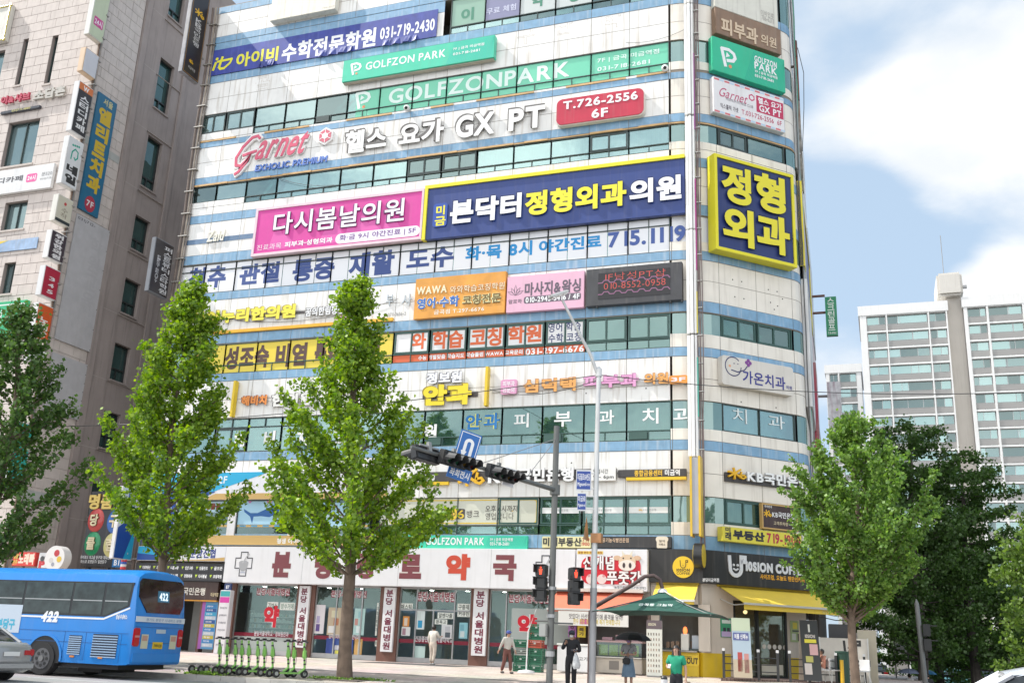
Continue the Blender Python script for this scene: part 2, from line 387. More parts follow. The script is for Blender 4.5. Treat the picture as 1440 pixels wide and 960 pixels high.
def stroke(mb, F, pts, w, d, t=.004):
    """flat line of width w through face points, one strip with mitred joints"""
    P = [np.array(p, float) for p in pts]; P = [p for i, p in enumerate(P) if i == 0 or np.hypot(*(p-P[i-1])) > 1e-4]; n = len(P)
    if n < 2: return mb
    closed = np.hypot(*(P[0]-P[-1])) < 1e-3 and n > 3
    i0 = len(mb.v); h = w/2
    for i in range(n):
        a = P[i-1] if i > 0 else (P[-2] if closed else None); b = P[i+1] if i < n-1 else (P[1] if closed else None)
        u = (P[i]-a)/np.hypot(*(P[i]-a)) if a is not None else None; v = (b-P[i])/np.hypot(*(b-P[i])) if b is not None else None
        p = P[i]
        if u is None: u = v; p = p-v*h*.5
        elif v is None: v = u; p = p+u*h*.5
        m = np.array([-u[1]-v[1], u[0]+v[0]]); k = h/max(1+u@v, .5)
        l, r = p+m*k, p-m*k
        mb.v += [F.P(l[0],l[1],d+t), F.P(r[0],r[1],d+t), F.P(l[0],l[1],d), F.P(r[0],r[1],d)]
    for i in range(n-1):
        q = i0+4*i; mb.f += [(q+1,q+5,q+4,q), (q,q+4,q+6,q+2), (q+3,q+7,q+5,q+1)]
    if not closed: mb.f += [(i0,i0+2,i0+3,i0+1), (q+5,q+7,q+6,q+4)]
    return mb
# ------------------------------------------------------------------ the sign-covered corner building
SIDE = Face((-2.934,4.066,0), (-.035,1))
NSIDE = Face((-43.5,0,0), (0,1))
PITCH = 1.93
EDG = [-35.0] + [-8.24-PITCH*k for k in range(13,-1,-1)] + [-8.15]
def arcpts(c, r, a0, a1, n): return [(c[0]+r*math.cos(R(a0+(a1-a0)*k/n)), c[1]+r*math.sin(R(a0+(a1-a0)*k/n))) for k in range(n+1)]
ARC_A = arcpts((-8.15, 2.776), 2.776, -90, -45, 5)
_c1 = CHAM.P(5.25, 0); ARC_B = arcpts((_c1[0]-.707*1.207, _c1[1]+.707*1.207), 1.207, -45, 2, 4)
def inset(F, s0, s1, d=0.): return [F.P(s0,0,d)[:2], F.P(s1,0,d)[:2]]
COLS = [[(a,0),(b,0)] for a,b in zip(EDG, EDG[1:])] + [ARC_A] + [inset(CHAM,1.15,3.2), inset(CHAM,3.2,5.25)] + [ARC_B] + [inset(SIDE,.5+2.2*k,.5+2.2*(k+1)) for k in range(11)]
FOOT = [(-35,0),(-8.15,0)] + ARC_A[1:] + [CHAM.P(5.25,0)[:2]] + ARC_B[1:] + [SIDE.P(24.7,0)[:2], (-35,28.7)]
def inset_foot(d):
    P = [Vector((x,y)) for x,y in FOOT]; n = len(P); outp = []
    for i in range(n):
        a, b, c = P[i-1], P[i], P[(i+1)%n]; u = (b-a).normalized(); v = (c-b).normalized()
        nn = Vector((-u.y-v.y, u.x+v.x)); k = 2/max(nn.length_squared, .4); outp.append(b + nn*k*.5*d*1.0 if nn.length > .1 else b)
    return outp
BLD = thing('sign_covered_building', 'white and blue panelled eight storey commercial corner building covered in shop signs', 'building', (-20,14,.5))
def slab(z0, z1, ins, mat, name):
    P = inset_foot(ins); m = MB(); n = len(P); m.v = [(p[0],p[1],z0) for p in P] + [(p[0],p[1],z1) for p in P]
    m.f = [tuple(range(n))[::-1], tuple(range(n,2*n))] + [(i,(i+1)%n,n+(i+1)%n,n+i) for i in range(n)]
    return m.build(name, mat, BLD)
WINS = {8:(32.05,34.2,None), 7:(27.93,29.55,28.35), 6:(23.75,25.07,24.12), 5:(18.7,20.4,20.0), 4:(14.2,15.8,14.64), 3:(10.1,11.82,10.53), 2:(6.1,7.73,6.51)}
M_GAP = paint((.30,.25,.2), .8, streak=0)
M_WHITE = paint((.80,.785,.755), .42, var=.06, streak=.32, scale=1.2, island=.05, dirt=(.42,.36,.29))
M_WHITE_BOUNCE = paint((.80,.745,.66), .42, var=.06, streak=.17, scale=1.2, island=.05, dirt=(.40,.34,.27))  # same white panels, warm ground bounce at the corner put into the colour
M_BLUE = paint((.20,.36,.52), .45, var=.14, streak=.22, scale=2.2, island=.06, dirt=(.55,.58,.6))
M_TRIM = paint((.60,.38,.17), .6, var=.2)
M_ROOM = paint((.34,.35,.34), .8, streak=0); M_SLABIN = paint((.5,.5,.48), .8, streak=0)
_z = [3.86] + sum([[WINS[k][0], WINS[k][1]] for k in sorted(WINS)], []) + [36.7]
for a, b in zip(_z[0::2], _z[1::2]): slab(a-.005, b+.005, .035, M_GAP, 'floor_slab')
slab(.3, 36.5, 4.2, M_ROOM, 'inner_core')
def panels(mb, cols, z0, z1, d=0., g=.011):
    """one cladding panel per column, a hair apart"""
    for c in cols:
        P = [Vector(p) for p in c]; L = (P[1]-P[0]).length; P[0] = P[0] + (P[1]-P[0])*min(g/L,.4); L = (P[-2]-P[-1]).length; P[-1] = P[-1] + (P[-2]-P[-1])*min(g/L,.4)
        i = len(mb.v)
        for k, p in enumerate(P):
            t = (P[min(k+1,len(P)-1)]-P[max(k-1,0)]).normalized(); q = p + Vector((t.y,-t.x))*d
            mb.v += [(q.x,q.y,z0+g),(q.x,q.y,z1-g)]
        for k in range(len(P)-1): mb.f.append((i+2*k,i+2*k+2,i+2*k+3,i+2*k+1))
    return mb
NFR = len(EDG)-1
front = COLS[:NFR]; corner = COLS[NFR-1:]   # last narrow front column + curve + chamfer + side
WP = MB(); CP = MB()
def white(z0, z1, cols=None):
    n = max(1, round((z1-z0)/1.0)); h = (z1-z0)/n
    for k in range(n):
        panels(WP, front if cols is None else [c for c in cols if c in front], z0+k*h, z0+(k+1)*h); 
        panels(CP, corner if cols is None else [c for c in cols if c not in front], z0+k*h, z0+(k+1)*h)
def blue(z0, z1, cols=None): panels(MB(), COLS if cols is None else cols, z0, z1, .012).build('blue_band', M_BLUE, BLD)
for a, b in [(36.2,36.65),(34.2,34.62),(31.55,32.05),(27.45,27.8),(25.16,25.6),(22.82,23.3),(20.42,20.95),(18.26,18.7),(15.82,16.33),(13.78,14.2),(9.66,10.1),(5.52,6.1)]: blue(a, b)
for a, b in [(34.62,36.2),(29.55,31.55),(25.6,27.45),(20.95,22.82),(16.33,18.26),(11.82,13.78),(7.73,9.66)]: white(a, b)
white(23.3,23.75); white(27.8,27.93, front); panels(MB(), COLS, 25.07, 25.16, .012).build('trim_strip', M_TRIM, BLD)
panels(MB(), front, 21.6, 21.9, .016).build('blue_band', paint((.12,.2,.32), .5, var=.2), BLD)
_r = random.Random(5); t = MB()
for z in (27.8, 25.07):
    x = -34.9
    while x < -8.4:
        L = _r.uniform(1.2, 3.2); t.fbox(FRONT, x, min(x+L,-8.3), z, z+.1, .012, .05); x += L+_r.uniform(.3,2.4)
t.build('trim_strip', M_TRIM, BLD)
WIN_Z2 = {8:0,7:.45,6:.40,5:.45,4:.62,3:.50,2:.55}   # white apron under the corner windows
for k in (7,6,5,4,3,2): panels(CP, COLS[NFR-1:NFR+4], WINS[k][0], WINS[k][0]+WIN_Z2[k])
sideP = MB()
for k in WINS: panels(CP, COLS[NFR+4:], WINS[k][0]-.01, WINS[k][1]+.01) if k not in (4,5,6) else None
WP.build('white_cladding', M_WHITE, BLD); CP.build('white_cladding', M_WHITE_BOUNCE, BLD)
MB().box(-35.02,-34.99,0.02,28.6,3.9,36.6).build('end_wall', paint((.62,.60,.57), .7), BLD)
# cast-off letters and fixing holes that stayed on the panels
gh = MB(); _r = random.Random(8); _load('콜골구단학Garnet')
for x, z, s in [(-31.6,30.6,'콜'),(-18,30.5,'골'),(-16,30.7,'구'),(-14,30.9,'단'),(-11.5,30.8,'학')]:
    st = MB(); b = (x,z,x+.9,z+.9)
    v, f, bd, asp = glyphs(s, .0)
    for a, c in bd: 
        if _r.random() < .7: stroke(gh, FRONT, [(b[0]+v[a][0]*.9,b[1]+v[a][1]*.9),(b[0]+v[c][0]*.9,b[1]+v[c][1]*.9)], .012, .001, .002)
panels(MB(), [[(EDG[0],0),(-20.2,0)]], 33.5, 34.2, .0).build('blue_band', M_BLUE, BLD); panels(MB(), [[(EDG[0],0),(-20.2,0)]], 32.05, 33.5, .0).build('white_cladding', M_WHITE, BLD)
gh.build('old_letter_outline', paint((.42,.33,.24), .8, streak=0), BLD)
hl = MB()
for s, z in [(1.9,17.6),(2.4,17.6),(3.9,17.5),(4.4,17.5),(2.0,16.8),(2.5,16.8),(4.0,16.9),(4.4,16.8),(4.7,17.2),(4.2,16.6),(2.2,12.0),(4.1,12.0),(2.0,9.0)]: hl.prism(CHAM, circle((s,z),.035,6), .001, .006)
for s, z in [(-21.6,12.4),(-19.0,12.5),(-12.0,12.3),(-9.3,12.4),(-30.5,12.6),(-26,9.2),(-12.6,9.2),(-31,20),(-26.3,22.4)]: hl.prism(FRONT, circle((s,z),.035,6), .001, .006)
hl.build('fixing_holes', flat((.05,.04,.03)), BLD)
# ---- windows
M_FRAME = paint((.055,.075,.072), .4, .2, streak=0); M_FRAME2 = paint((.045,.10,.085), .4, .1, streak=0); M_FRAMEG = paint((.30,.34,.33), .4, .3, streak=0)
G_TEAL = glass((.42,.72,.68), .24, .72); G_LITE = glass((.62,.87,.83), .36, .7); G_DARK = glass((.24,.36,.35), .2, .82); G_DEEP = glass((.26,.55,.48), .18, .8)
M_CURT = paint((.72,.76,.72), .8, streak=0, var=.15); M_CURT2 = paint((.36,.46,.42), .8, streak=0, var=.2); M_BLIND = paint((.62,.66,.65), .6, streak=0)
rw = random.Random(3)
def window(F, s0, s1, z0, z1, style, gl, name='window', trz=None, cur=0, slim=.045):
    m = MB(); h = slim/2; p = MB(); D = -.09
    m.fbox(F, s0-h, s0+h, z0, z1, -.16, -.025).fbox(F, s1-h, s1+h, z0, z1, -.16, -.025).fbox(F, s0+h, s1-h, z0, z0+slim, -.16, -.027).fbox(F, s0+h, s1-h, z1-slim, z1, -.16, -.027)
    za, zb = z0, z1
    if trz:
        m.fbox(F, s0+h, s1-h, trz-h, trz+h, -.16, -.027)
        mid = (s0+s1)/2
        if trz-z0 < z1-trz: m.fbox(F, mid-h*.8, mid+h*.8, z0+slim, trz-h, -.16, -.03); za = trz
        else: m.fbox(F, mid-h*.8, mid+h*.8, trz+h, z1-slim, -.16, -.03); zb = trz
    if style == 'slide':
        mid = (s0+s1)/2
        for a, b in ((s0+.06,mid+.03),(mid-.03,s1-.06)): ring(m, F, (a,za+.05,b,zb-.05), .07, -.14, -.035 if a < mid-.1 else -.05)
    if style == 'vent':
        m.fbox(F, s0+h+.1, (s0+s1)/2-.05, z0+.06, trz-h-.02, -.12, .02)
    o = m.build(name, M_FRAME2 if gl is G_DEEP else (M_FRAMEG if style == 'slide' and rw.random() < .35 else M_FRAME), BLD)
    MB().fbox(F, s0+.01, s1-.01, z0+.02, z1-.02, D-.012, D).build('pane', gl, o)
    if cur:
        c = MB(); mt = M_CURT if cur in (1,3) else M_CURT2
        if cur == 5:
            z = zb-.06
            while z > za+ .3: c.fbox(F, s0+.1, s1-.1, z-.045, z, -.30, -.285); z -= .075
            c.build('blind', M_BLIND, o); return o
        a, b = (s0+.05, s1-.05) if cur < 3 else (s0+.05, s0+(s1-s0)*rw.uniform(.4,.7))
        n = 26; i = 0; P = []
        for k in range(n+1): P.append((a+(b-a)*k/n, -.34+.035*math.sin(k*1.9)+.02*math.sin(k*.7)))
        for (x0,d0),(x1,d1) in zip(P,P[1:]): c.quad(F.P(x0,z0+.05,d0),F.P(x1,z0+.05,d1),F.P(x1,z1-.03,d1),F.P(x0,z1-.03,d0))
        c.build('curtain', mt, o)
    return o
for fl in (8,7,6,5,4,3,2):
    z0, z1, tr = WINS[fl]
    for a, b in zip(EDG[:-2], EDG[1:-1]):
        mid = (a+b)/2
        if fl == 8 and mid < -20.5: continue
        if fl == 2 and mid < -16.2: continue
        st, gl, cur, t, zz = 'fixed', rw.choice((G_TEAL,G_LITE,G_LITE,G_LITE,G_DARK)) if fl in (6,7) else rw.choice((G_TEAL,G_LITE,G_TEAL,G_DARK)), rw.choice((1,1,1,2,0,3,5)), tr, z0
        if fl == 8: t = z0+.45
        if fl == 7 and mid < -31.4: st, zz, t, cur, gl = 'slide', 28.36, None, 1, G_LITE
        if fl == 7 and mid > -31.4: st = 'vent' if -28 < mid < -26 else 'fixed'
        if fl == 6:
            if -22 < mid < -10: st = rw.choice(('slide','slide','fixed')); cur = rw.choice((0,1,3))
            if mid < -31.4: zz = z0+.35; t = None
        if fl == 4: st, gl, cur = ('slide' if mid > -21.3 else 'fixed'), G_DEEP, (5 if mid > -12.3 else 0)
        if fl == 3:
            gl, cur = G_DEEP if mid > -21 else G_TEAL, rw.choice((1,2,2,1,3))
            if mid < -25: t = 11.36; st = rw.choice(('slide','fixed'))
            else: st = rw.choice(('vent','fixed','fixed'))
        if fl == 2: st, gl, cur = 'slide', G_DEEP, 2
        if fl in (6,4) and False: pass
        window(FRONT, a, b, zz, z1, st, gl, trz=t, cur=cur)
        if zz > z0: panels(MB(), [[(a,0),(b,0)]], z0, zz).build('white_cladding', M_WHITE, BLD)
for fl in (8,7,6,5,4,3,2):
    z0, z1, tr = WINS[fl]; z0 += WIN_Z2[fl]; gl = {8:G_TEAL,7:G_DARK,6:G_DARK,5:G_TEAL,4:G_DEEP,3:G_LITE,2:G_DEEP}[fl]; sty = 'slide' if fl in (6,4,2) else 'fixed'
    if fl == 6: window(CHAM, 1.3, 3.0, z0, z1, 'slide', G_DARK, 'corner_window', cur=3); window(CHAM, 3.0, 5.15, z0, z1, 'fixed', G_TEAL, 'corner_window', cur=0)
    else:
        window(CHAM, 1.25, 3.2, z0, z1, sty, gl, 'corner_window', cur=5 if fl == 4 else 1); window(CHAM, 3.2, 5.15, z0, z1, sty, gl, 'corner_window', cur=5 if fl == 4 else 1)
    for arc in (ARC_A, ARC_B):
        m = MB()
        for (p, q) in zip(arc, arc[1:]):
            m.quad((p[0],p[1]+.09,z0),(q[0],q[1]+.09,z0),(q[0],q[1]+.09,z1),(p[0],p[1]+.09,z1))
        m.build('curved_pane', glass((.30,.52,.48), .2, .35) if fl != 5 or arc is ARC_B else film((.80,.80,.82),.0), BLD)
for fl in (4,5,6):
    for k in range(0,10,2): window(SIDE, .5+2.2*k+.1, .5+2.2*(k+1)+1.8, WINS[fl][0], WINS[fl][1], 'fixed', G_DARK, 'side_window')
# end piers of the window bands
pier = MB()
for k in WINS: pier.box(-35.0,-34.93,0.0,.4,WINS[k][0],WINS[k][1])
pier.build('end_pier', M_FRAME, BLD)
# 1F soffit beam above shops + pilasters come with the shops
# ---- pipes
t = thing('rain_pipe_bundle', 'dark rusty vertical pipes clamped to the left edge of the white building', 'pipes', (-35.1,-.2,4))
for x, d, r_, c in [(-35.12,.14,.07,(.16,.12,.10)),(-34.92,.12,.055,(.32,.27,.22)),(-34.78,.10,.045,(.20,.17,.15))]:
    p = [(x + .05*math.sin(k*1.7+x), -d, 4.2+k*2.7) for k in range(13)]; MB().tube(p, r_, 8).build('pipe', paint(c, .6, var=.3), t)
c = MB()
for k in range(24): c.fbox(FRONT, -35.25, -34.68, 4.8+k*1.33, 4.86+k*1.33, .02, .24)
c.build('bracket', paint((.38,.36,.33), .5, .5), t)
t = thing('white_pipe_duct', 'tall white boxed pipe duct beside the corner bay of the signed building', 'duct', (-7.6,-.3,9))
for x0, x1, d in [(-7.44,-7.30,.30),(-7.28,-7.14,.36),(-7.12,-7.02,.28)]:
    m = MB()
    for k, (za, zb) in enumerate([(9.3,14.6),(14.66,19.5),(19.56,25.2),(25.26,31.2),(31.26,37)]):
        m.fbox(FRONT, x0, x1, za, zb, .0, d+(.03 if k % 2 else 0))
    m.build('duct_channel', paint((.82,.81,.79), .4, var=.04, streak=.12), t, bevel=.02)
m = MB(); _r = random.Random(4)
for x in (-6.98,-6.92,-6.86,-6.80): m.tube([(x+_r.uniform(-.03,.03), -.16+_r.uniform(-.03,.03), 4.6+k*1.6) for k in range(21)], .026, 5)
m.build('cable', paint((.2,.15,.14), .6, var=.3), t)
m = MB()
for k in range(22): m.fbox(FRONT, -7.47, -6.78, 9.6+k*1.25, 9.63+k*1.25, .0, .2)
m.build('clamp', flat((.5,.49,.46), .4, .6), t)
for z0_, z1_, c in [(17.6,22,(.45,.05,.25)),(11,13.6,(.1,.45,.35)),(14.7,16.6,(.75,.6,.1)),(24.5,28.5,(.35,.1,.3))]: MB().tube([(-7.0,-.24,z0_),(-7.01,-.24,z1_)], .035, 6).build('wire', flat(c), t)
# ---- wall mounted cameras
for u, v, lab in [(572,152,'small white dome camera under the green film windows at the left'),(935,96,'small white dome camera under the green film near the white duct')]:
    s, z = FRONT.at(u, v, .2); t = thing('dome_camera', lab, 'security camera', (s,-.2,z))
    MB().ell((s,-.2,z),(.17,.17,.17),16,10).build('housing', flat((.75,.75,.74), .3), t, smooth=True)
    MB().ell((s+.02,-.32,z-.05),(.09,.08,.09),12,8).build('lens', flat((.02,.02,.02), .05), t, smooth=True)
    MB().fbox(FRONT, s-.06, s+.06, z-.02, z+.06, 0, .15).build('bracket', flat((.6,.6,.6)), t)
# shabby cable loops across the facade
t = MB(); _r = random.Random(12)
for u0,v0,u1,v1,sag in [(330,450,560,420,.5),(880,60,975,35,.3),(390,250,470,260,.2)]:
    a = FRONT.at(u0,v0,.06); b = FRONT.at(u1,v1,.06)
    t.tube([(a[0]+(b[0]-a[0])*k/10, -.06, a[1]+(b[1]-a[1])*k/10-sag*4*(k/10)*(1-k/10)) for k in range(11)], .012, 4)
t.build('stray_cable', flat((.12,.12,.12)), BLD)
# ------------------------------------------------------------------ ground
def gz(y): return .15+(y+13.4)/13.4*.43 if y < 0 else .58
def ground_mat(c1, c2, scale, rough=.85, tile=None, bump=.3):
    m, n, l, b = _new('ground'); b.inputs['Roughness'].default_value = rough
    g = n.new('ShaderNodeNewGeometry'); nz = n.new('ShaderNodeTexNoise'); nz.inputs['Scale'].default_value = scale; nz.inputs['Detail'].default_value = 8; nz.inputs['Roughness'].default_value = .65; l.new(g.outputs['Position'], nz.inputs['Vector'])
    mx = n.new('ShaderNodeMixRGB'); mx.inputs[1].default_value = (*c1,1); mx.inputs[2].default_value = (*c2,1)
    r = n.new('ShaderNodeMapRange'); r.inputs[1].default_value = .35; r.inputs[2].default_value = .65; l.new(nz.outputs['Fac'], r.inputs[0]); l.new(r.outputs[0], mx.inputs[0]); c = mx.outputs[0]
    n2 = n.new('ShaderNodeTexNoise'); n2.inputs['Scale'].default_value = .35; n2.inputs['Detail'].default_value = 4; l.new(g.outputs['Position'], n2.inputs['Vector'])
    m2 = n.new('ShaderNodeMixRGB'); m2.blend_type = 'MULTIPLY'; m2.inputs[0].default_value = .5; l.new(c, m2.inputs[1]); l.new(n2.outputs['Color'], m2.inputs[2])
    hs = n.new('ShaderNodeHueSaturation'); hs.inputs['Saturation'].default_value = .6; hs.inputs['Value'].default_value = 1.25; l.new(m2.outputs[0], hs.inputs['Color']); c = hs.outputs[0]
    if tile:
        bt = n.new('ShaderNodeTexBrick'); bt.inputs['Scale'].default_value = 1; bt.inputs['Brick Width'].default_value = tile[0]; bt.inputs['Row Height'].default_value = tile[1]; bt.inputs['Mortar Size'].default_value = .008
        bt.inputs['Color1'].default_value = (1,1,1,1); bt.inputs['Color2'].default_value = (.8,.77,.75,1); bt.inputs['Mortar'].default_value = (.5,.48,.45,1); l.new(g.outputs['Position'], bt.inputs['Vector'])
        m3 = n.new('ShaderNodeMixRGB'); m3.blend_type = 'MULTIPLY'; m3.inputs[0].default_value = 1; l.new(c, m3.inputs[1]); l.new(bt.outputs['Color'], m3.inputs[2]); c = m3.outputs[0]
    l.new(c, b.inputs['Base Color'])
    bp = n.new('ShaderNodeBump'); bp.inputs['Strength'].default_value = bump; bp.inputs['Distance'].default_value = .02; n4 = n.new('ShaderNodeTexNoise'); n4.inputs['Scale'].default_value = 60; l.new(g.outputs['Position'], n4.inputs['Vector']); l.new(n4.outputs['Fac'], bp.inputs['Height']); l.new(bp.outputs[0], b.inputs['Normal'])
    return m
def struct(name, mb, mat): o = mb.build(name, mat, loc=(0,0,0)); o['kind'] = 'structure'; return o
M_ASPH = ground_mat((.24,.235,.225), (.33,.32,.31), 30)
struct('ground', MB().quad((-900,-900,-1.2),(900,-900,-1.2),(900,1500,-1.2),(-900,1500,-1.2)), ground_mat((.08,.08,.075),(.12,.115,.11),2))
# main road in front; the side street to the right of the building dips a little
xs = [(-300,0),(1.2,0),(3,0),(16,0),(300,0)]
struct('road', MB().quad((-300,-13.4,0),(-300,-80,0),(300,-80,0),(300,-13.4,0)), M_ASPH)
prof = [(-13.4,0),(-6,-.25),(4,-.7),(20,-.75),(45,-.3),(130,0)]
m = MB()
for (y0,z0),(y1,z1) in zip(prof, prof[1:]): m.quad((1.6,y0,z0),(14,y0,z0),(14,y1,z1),(1.6,y1,z1))
struct('side_street', m, M_ASPH)
m = MB()
for (y0,z0),(y1,z1) in zip(prof, prof[1:]): m.quad((14.2,y0,z0+.14),(120,y0,z0+.14),(120,y1,z1+.14),(14.2,y1,z1+.14)).quad((14,y0,z0),(14,y1,z1),(14.2,y1,z1+.14),(14.2,y0,z0+.14))
struct('park_pavement', m, ground_mat((.12,.10,.08),(.2,.17,.13),6))
M_PAVE = ground_mat((.56,.43,.35), (.62,.50,.42), 14, tile=(.6,.3))
m = MB().quad((-300,-13.2,.15),(1.4,-13.2,.15),(1.4,-9.6,.27),(-300,-9.6,.27))
struct('pavement', m, ground_mat((.44,.36,.31),(.52,.43,.37),14,tile=(.3,.3)))
struct('shop_forecourt', MB().quad((-300,-9.6,.271),(1.4,-9.6,.271),(1.4,-.0,.579),(-300,-.0,.579)).quad((-300,0,.579),(1.4,0,.579),(1.4,40,.579),(-300,40,.579)), M_PAVE)
struct('pavement_band', MB().quad((-300,-8.1,.323),(1.4,-8.1,.323),(1.4,-7.7,.336),(-300,-7.7,.336)), ground_mat((.2,.18,.17),(.26,.23,.21),14,tile=(.3,.3)))
m = MB(); 
for k in range(110):
    x = -100+k*.92; m.box(x+.006, x+.914, -13.42, -13.18, -.02, .162)
struct('kerb', m, paint((.40,.385,.36), .8, var=.2, streak=0, bump=.3, island=.12))
struct('kerb_return', MB().box(1.38,1.62,-13.2,40,-1,.60), paint((.36,.35,.33), .8, var=.2, streak=0))
m = MB().quad((-200,-13.75,.004),(60,-13.75,.004),(60,-13.62,.004),(-200,-13.62,.004))
for k in range(40): m.quad((-120+k*6,-17.4,.004),(-117+k*6,-17.4,.004),(-117+k*6,-17.26,.004),(-120+k*6,-17.26,.004)).quad((-120+k*6,-20.9,.004),(-117+k*6,-20.9,.004),(-117+k*6,-20.76,.004),(-120+k*6,-20.76,.004))
struct('lane_markings', m, paint((.62,.62,.60), .7, var=.25, streak=0))
# drain grates and access mats in the forecourt
m = MB().quad((-21.6,-1.7,.531),(-17.0,-1.7,.531),(-16.2,-.5,.569),(-20.9,-.5,.569))
struct('entrance_mat', m, ground_mat((.09,.085,.08),(.13,.125,.12),20))
# ------------------------------------------------------------------ signs on the front
def S(name, label, cat, F, BL, TR, d0, d1, mat, frame=None, fw=.1, fd=.04, group=None, bevel=.015, box=None):
    b = box or pbox(F, BL, TR, d1)
    if F is FRONT: b = (b[0], b[1], min(b[2], -7.48), b[3])
    o = MB().fbox(F, b[0], b[2], b[1], b[3], d0, d1).build(name, mat, None, bevel=bevel)
    tag(o, label, cat, group)
    if frame: ring(MB(), F, (b[0]-fw*.3,b[1]-fw*.3,b[2]+fw*.3,b[3]+fw*.3), fw, d0+.02, d1+fd).build('frame', frame, o)
    return o, b
def T(o, F, s, BL, TR, d, col, t=0., name='lettering', **k):
    b = pbox(F, BL, TR, d)
    if b[2] < b[0] or b[3] < b[1]: print('bad text box', s, b)
    return letters(F, s, b, d+.005, col, o, t, name, **k)
W_ = (.80,.80,.80); NAVY = (.02,.035,.14)
F = FRONT
o, b = S('lightbox_sign', 'blank cream lightbox sign cut off by the top edge of the photo', 'sign', F, (379,30), (475,-28), .02, .45, paint((.74,.70,.60),.5,var=.06,streak=.2))
T(o, F, '786-6273', (453,13), (473,7), .45, (.5,.46,.4))
o, b = S('academy_banner', 'long blue cloth banner 아이비수학전문학원 with phone number, creased along its lower hem', 'banner', F, (293.5,107.5), (616,13), .03, .07, paint((.035,.055,.30),.55,var=.25,streak=.15,dirt=(.1,.13,.4)), bevel=0)
lg = pbox(F, (299,100), (327.5,78), .07); YL = (.72,.68,.03)
m = MB(); x0,z0,x1,z1 = lg; w_, h_ = x1-x0, z1-z0; P = lambda a,c: (x0+a*w_, z0+c*h_)
stroke(m, F, [P(.12,.62),P(.02,.05)], .16, .075); m.prism(F, circle(P(.16,.92),.10,12), .075, .08)
stroke(m, F, [P(.45,1),P(.33,.2),P(.42,.05),P(.62,.06)], .16, .075); stroke(m, F, [P(.2,.68),P(.98,.72)], .14, .076); stroke(m, F, [P(.98,.72),P(.9,.4),P(.62,.06)], .13, .077)
m.build('logo', flat(YL), o)
T(o, F, '아이비', (331,96), (392.5,65), .07, YL, bold=.035); T(o, F, '수학전문학원', (395,88.5), (530,38.5), .07, W_, bold=.035); T(o, F, '031-719-2430', (534,56.5), (612,26), .07, W_, bold=.03)
m = MB(); _r = random.Random(2)
for u0, u1, v0 in [(364,385,93),(448,494,78),(538,585,63)]:
    n = 12
    for k in range(n):
        ua, ub = u0+(u1-u0)*k/n, u0+(u1-u0)*(k+1)/n; pts = []
        for uu, kk in ((ua,k),(ub,k+1)):
            a = F.at(uu, v0-(uu-u0)*.17, .1); zz = a[1]
            pts.append((F.P(a[0],zz+.30,.08), F.P(a[0]+.05*math.sin(kk*2.2),zz-.12,.16+.09*math.sin(kk*1.7))))
        m.quad(pts[0][1], pts[1][1], pts[1][0], pts[0][0])
m.build('loose_hem', paint((.04,.06,.26),.5,var=.3,streak=0), o)
# 8F window films
def filmpanes(name, label, F, cols, z0, z1, tr, mat, d=-.072, cat='window film'):
    m = MB()
    for a, b in cols:
        for (p, q, x0, x1) in ([(tr+.025 if tr else z0+.04, z1-.045, a+.03, b-.03)] + ([(z0+.045, tr-.025, a+.03, (a+b)/2-.02), (z0+.045, tr-.025, (a+b)/2+.02, b-.03)] if tr else [])):
            m.fbox(F, x0, x1, p, q, d-.006, d)
    o = m.build(name, mat); return tag(o, label, cat)
bays = list(zip(EDG, EDG[1:-1]))
B = lambda a, b: [q for q in bays if a < (q[0]+q[1])/2 < b]
fd = -.068
o = filmpanes('window_film', 'pale green window film with a dark green 이 at the top floor', F, B(-20,-18), 32.5, 34.2, None, film((.36,.55,.44),.25)); T(o, F, '이', (648,31), (667,10), fd, (.05,.22,.14), bold=.04)
o = filmpanes('window_film', 'faded purple window film 무료 체험 at the top floor', F, B(-18,-16), 32.5, 34.2, None, film((.28,.28,.42),.1)); T(o, F, '무료 체험', (684,21.5), (726,5), fd, (.55,.56,.7))
o = filmpanes('window_film', 'white patterned window film with dark green 악 중 letters at the top floor', F, B(-16,-12), 32.5, 34.2, None, film((.62,.66,.64),.1)); T(o, F, '악', (747,11.5), (766,-12), fd, (.05,.22,.14), bold=.04); T(o, F, '중', (799,4), (817,-20), fd, (.05,.22,.14), bold=.04)
o = filmpanes('window_film', 'narrow dark purple window film beside the blue banner', F, [(-21.0,-20.2)], 32.5, 34.2, None, film((.07,.06,.2),.05)); T(o, F, '전', (618.5,38), (625.5,20), fd, (.4,.4,.6))
# golf signs
GRN = (.06,.55,.36); GR2 = paint(GRN,.35,var=.06,streak=.06)
def plogo(F, b, d, o, col=W_, dot=(.75,.25,.12)):
    x0,z0,x1,z1 = b; w_,h_ = x1-x0,z1-z0; p = lambda a,c: (x0+a*w_,z0+c*h_)
    m = MB(); stroke(m, F, [p(.12,.9),p(.33,.06)], h_*.16, d); stroke(m, F, [p(.12,.9),p(.55,.93),p(.85,.8),p(.93,.6),p(.8,.42),p(.45,.36)], h_*.16, d+.001); m.prism(F, [p(.36,.5),p(.42,.78),p(.62,.62)], d+.001, d+.004)
    m.build('logo', flat(col), o); MB().prism(F, circle(p(.62,.1), h_*.09, 10), d, d+.004).build('logo_dot', flat(dot), o)
def hatch(F, b, d, o, col, frm=.6, n=26, name='hatch_pattern'):
    m = MB(); x0,z0,x1,z1 = b; H = z1-z0
    for k in range(n):
        a = x0+(x1-x0)*(frm+(1-frm)*k/n); m.prism(F, [(a,z0),(a+.03,z0),(min(a+.03+H*.35,x1),z1),(min(a+H*.35,x1),z1)], d, d+.003)
    m.build(name, flat(col), o)
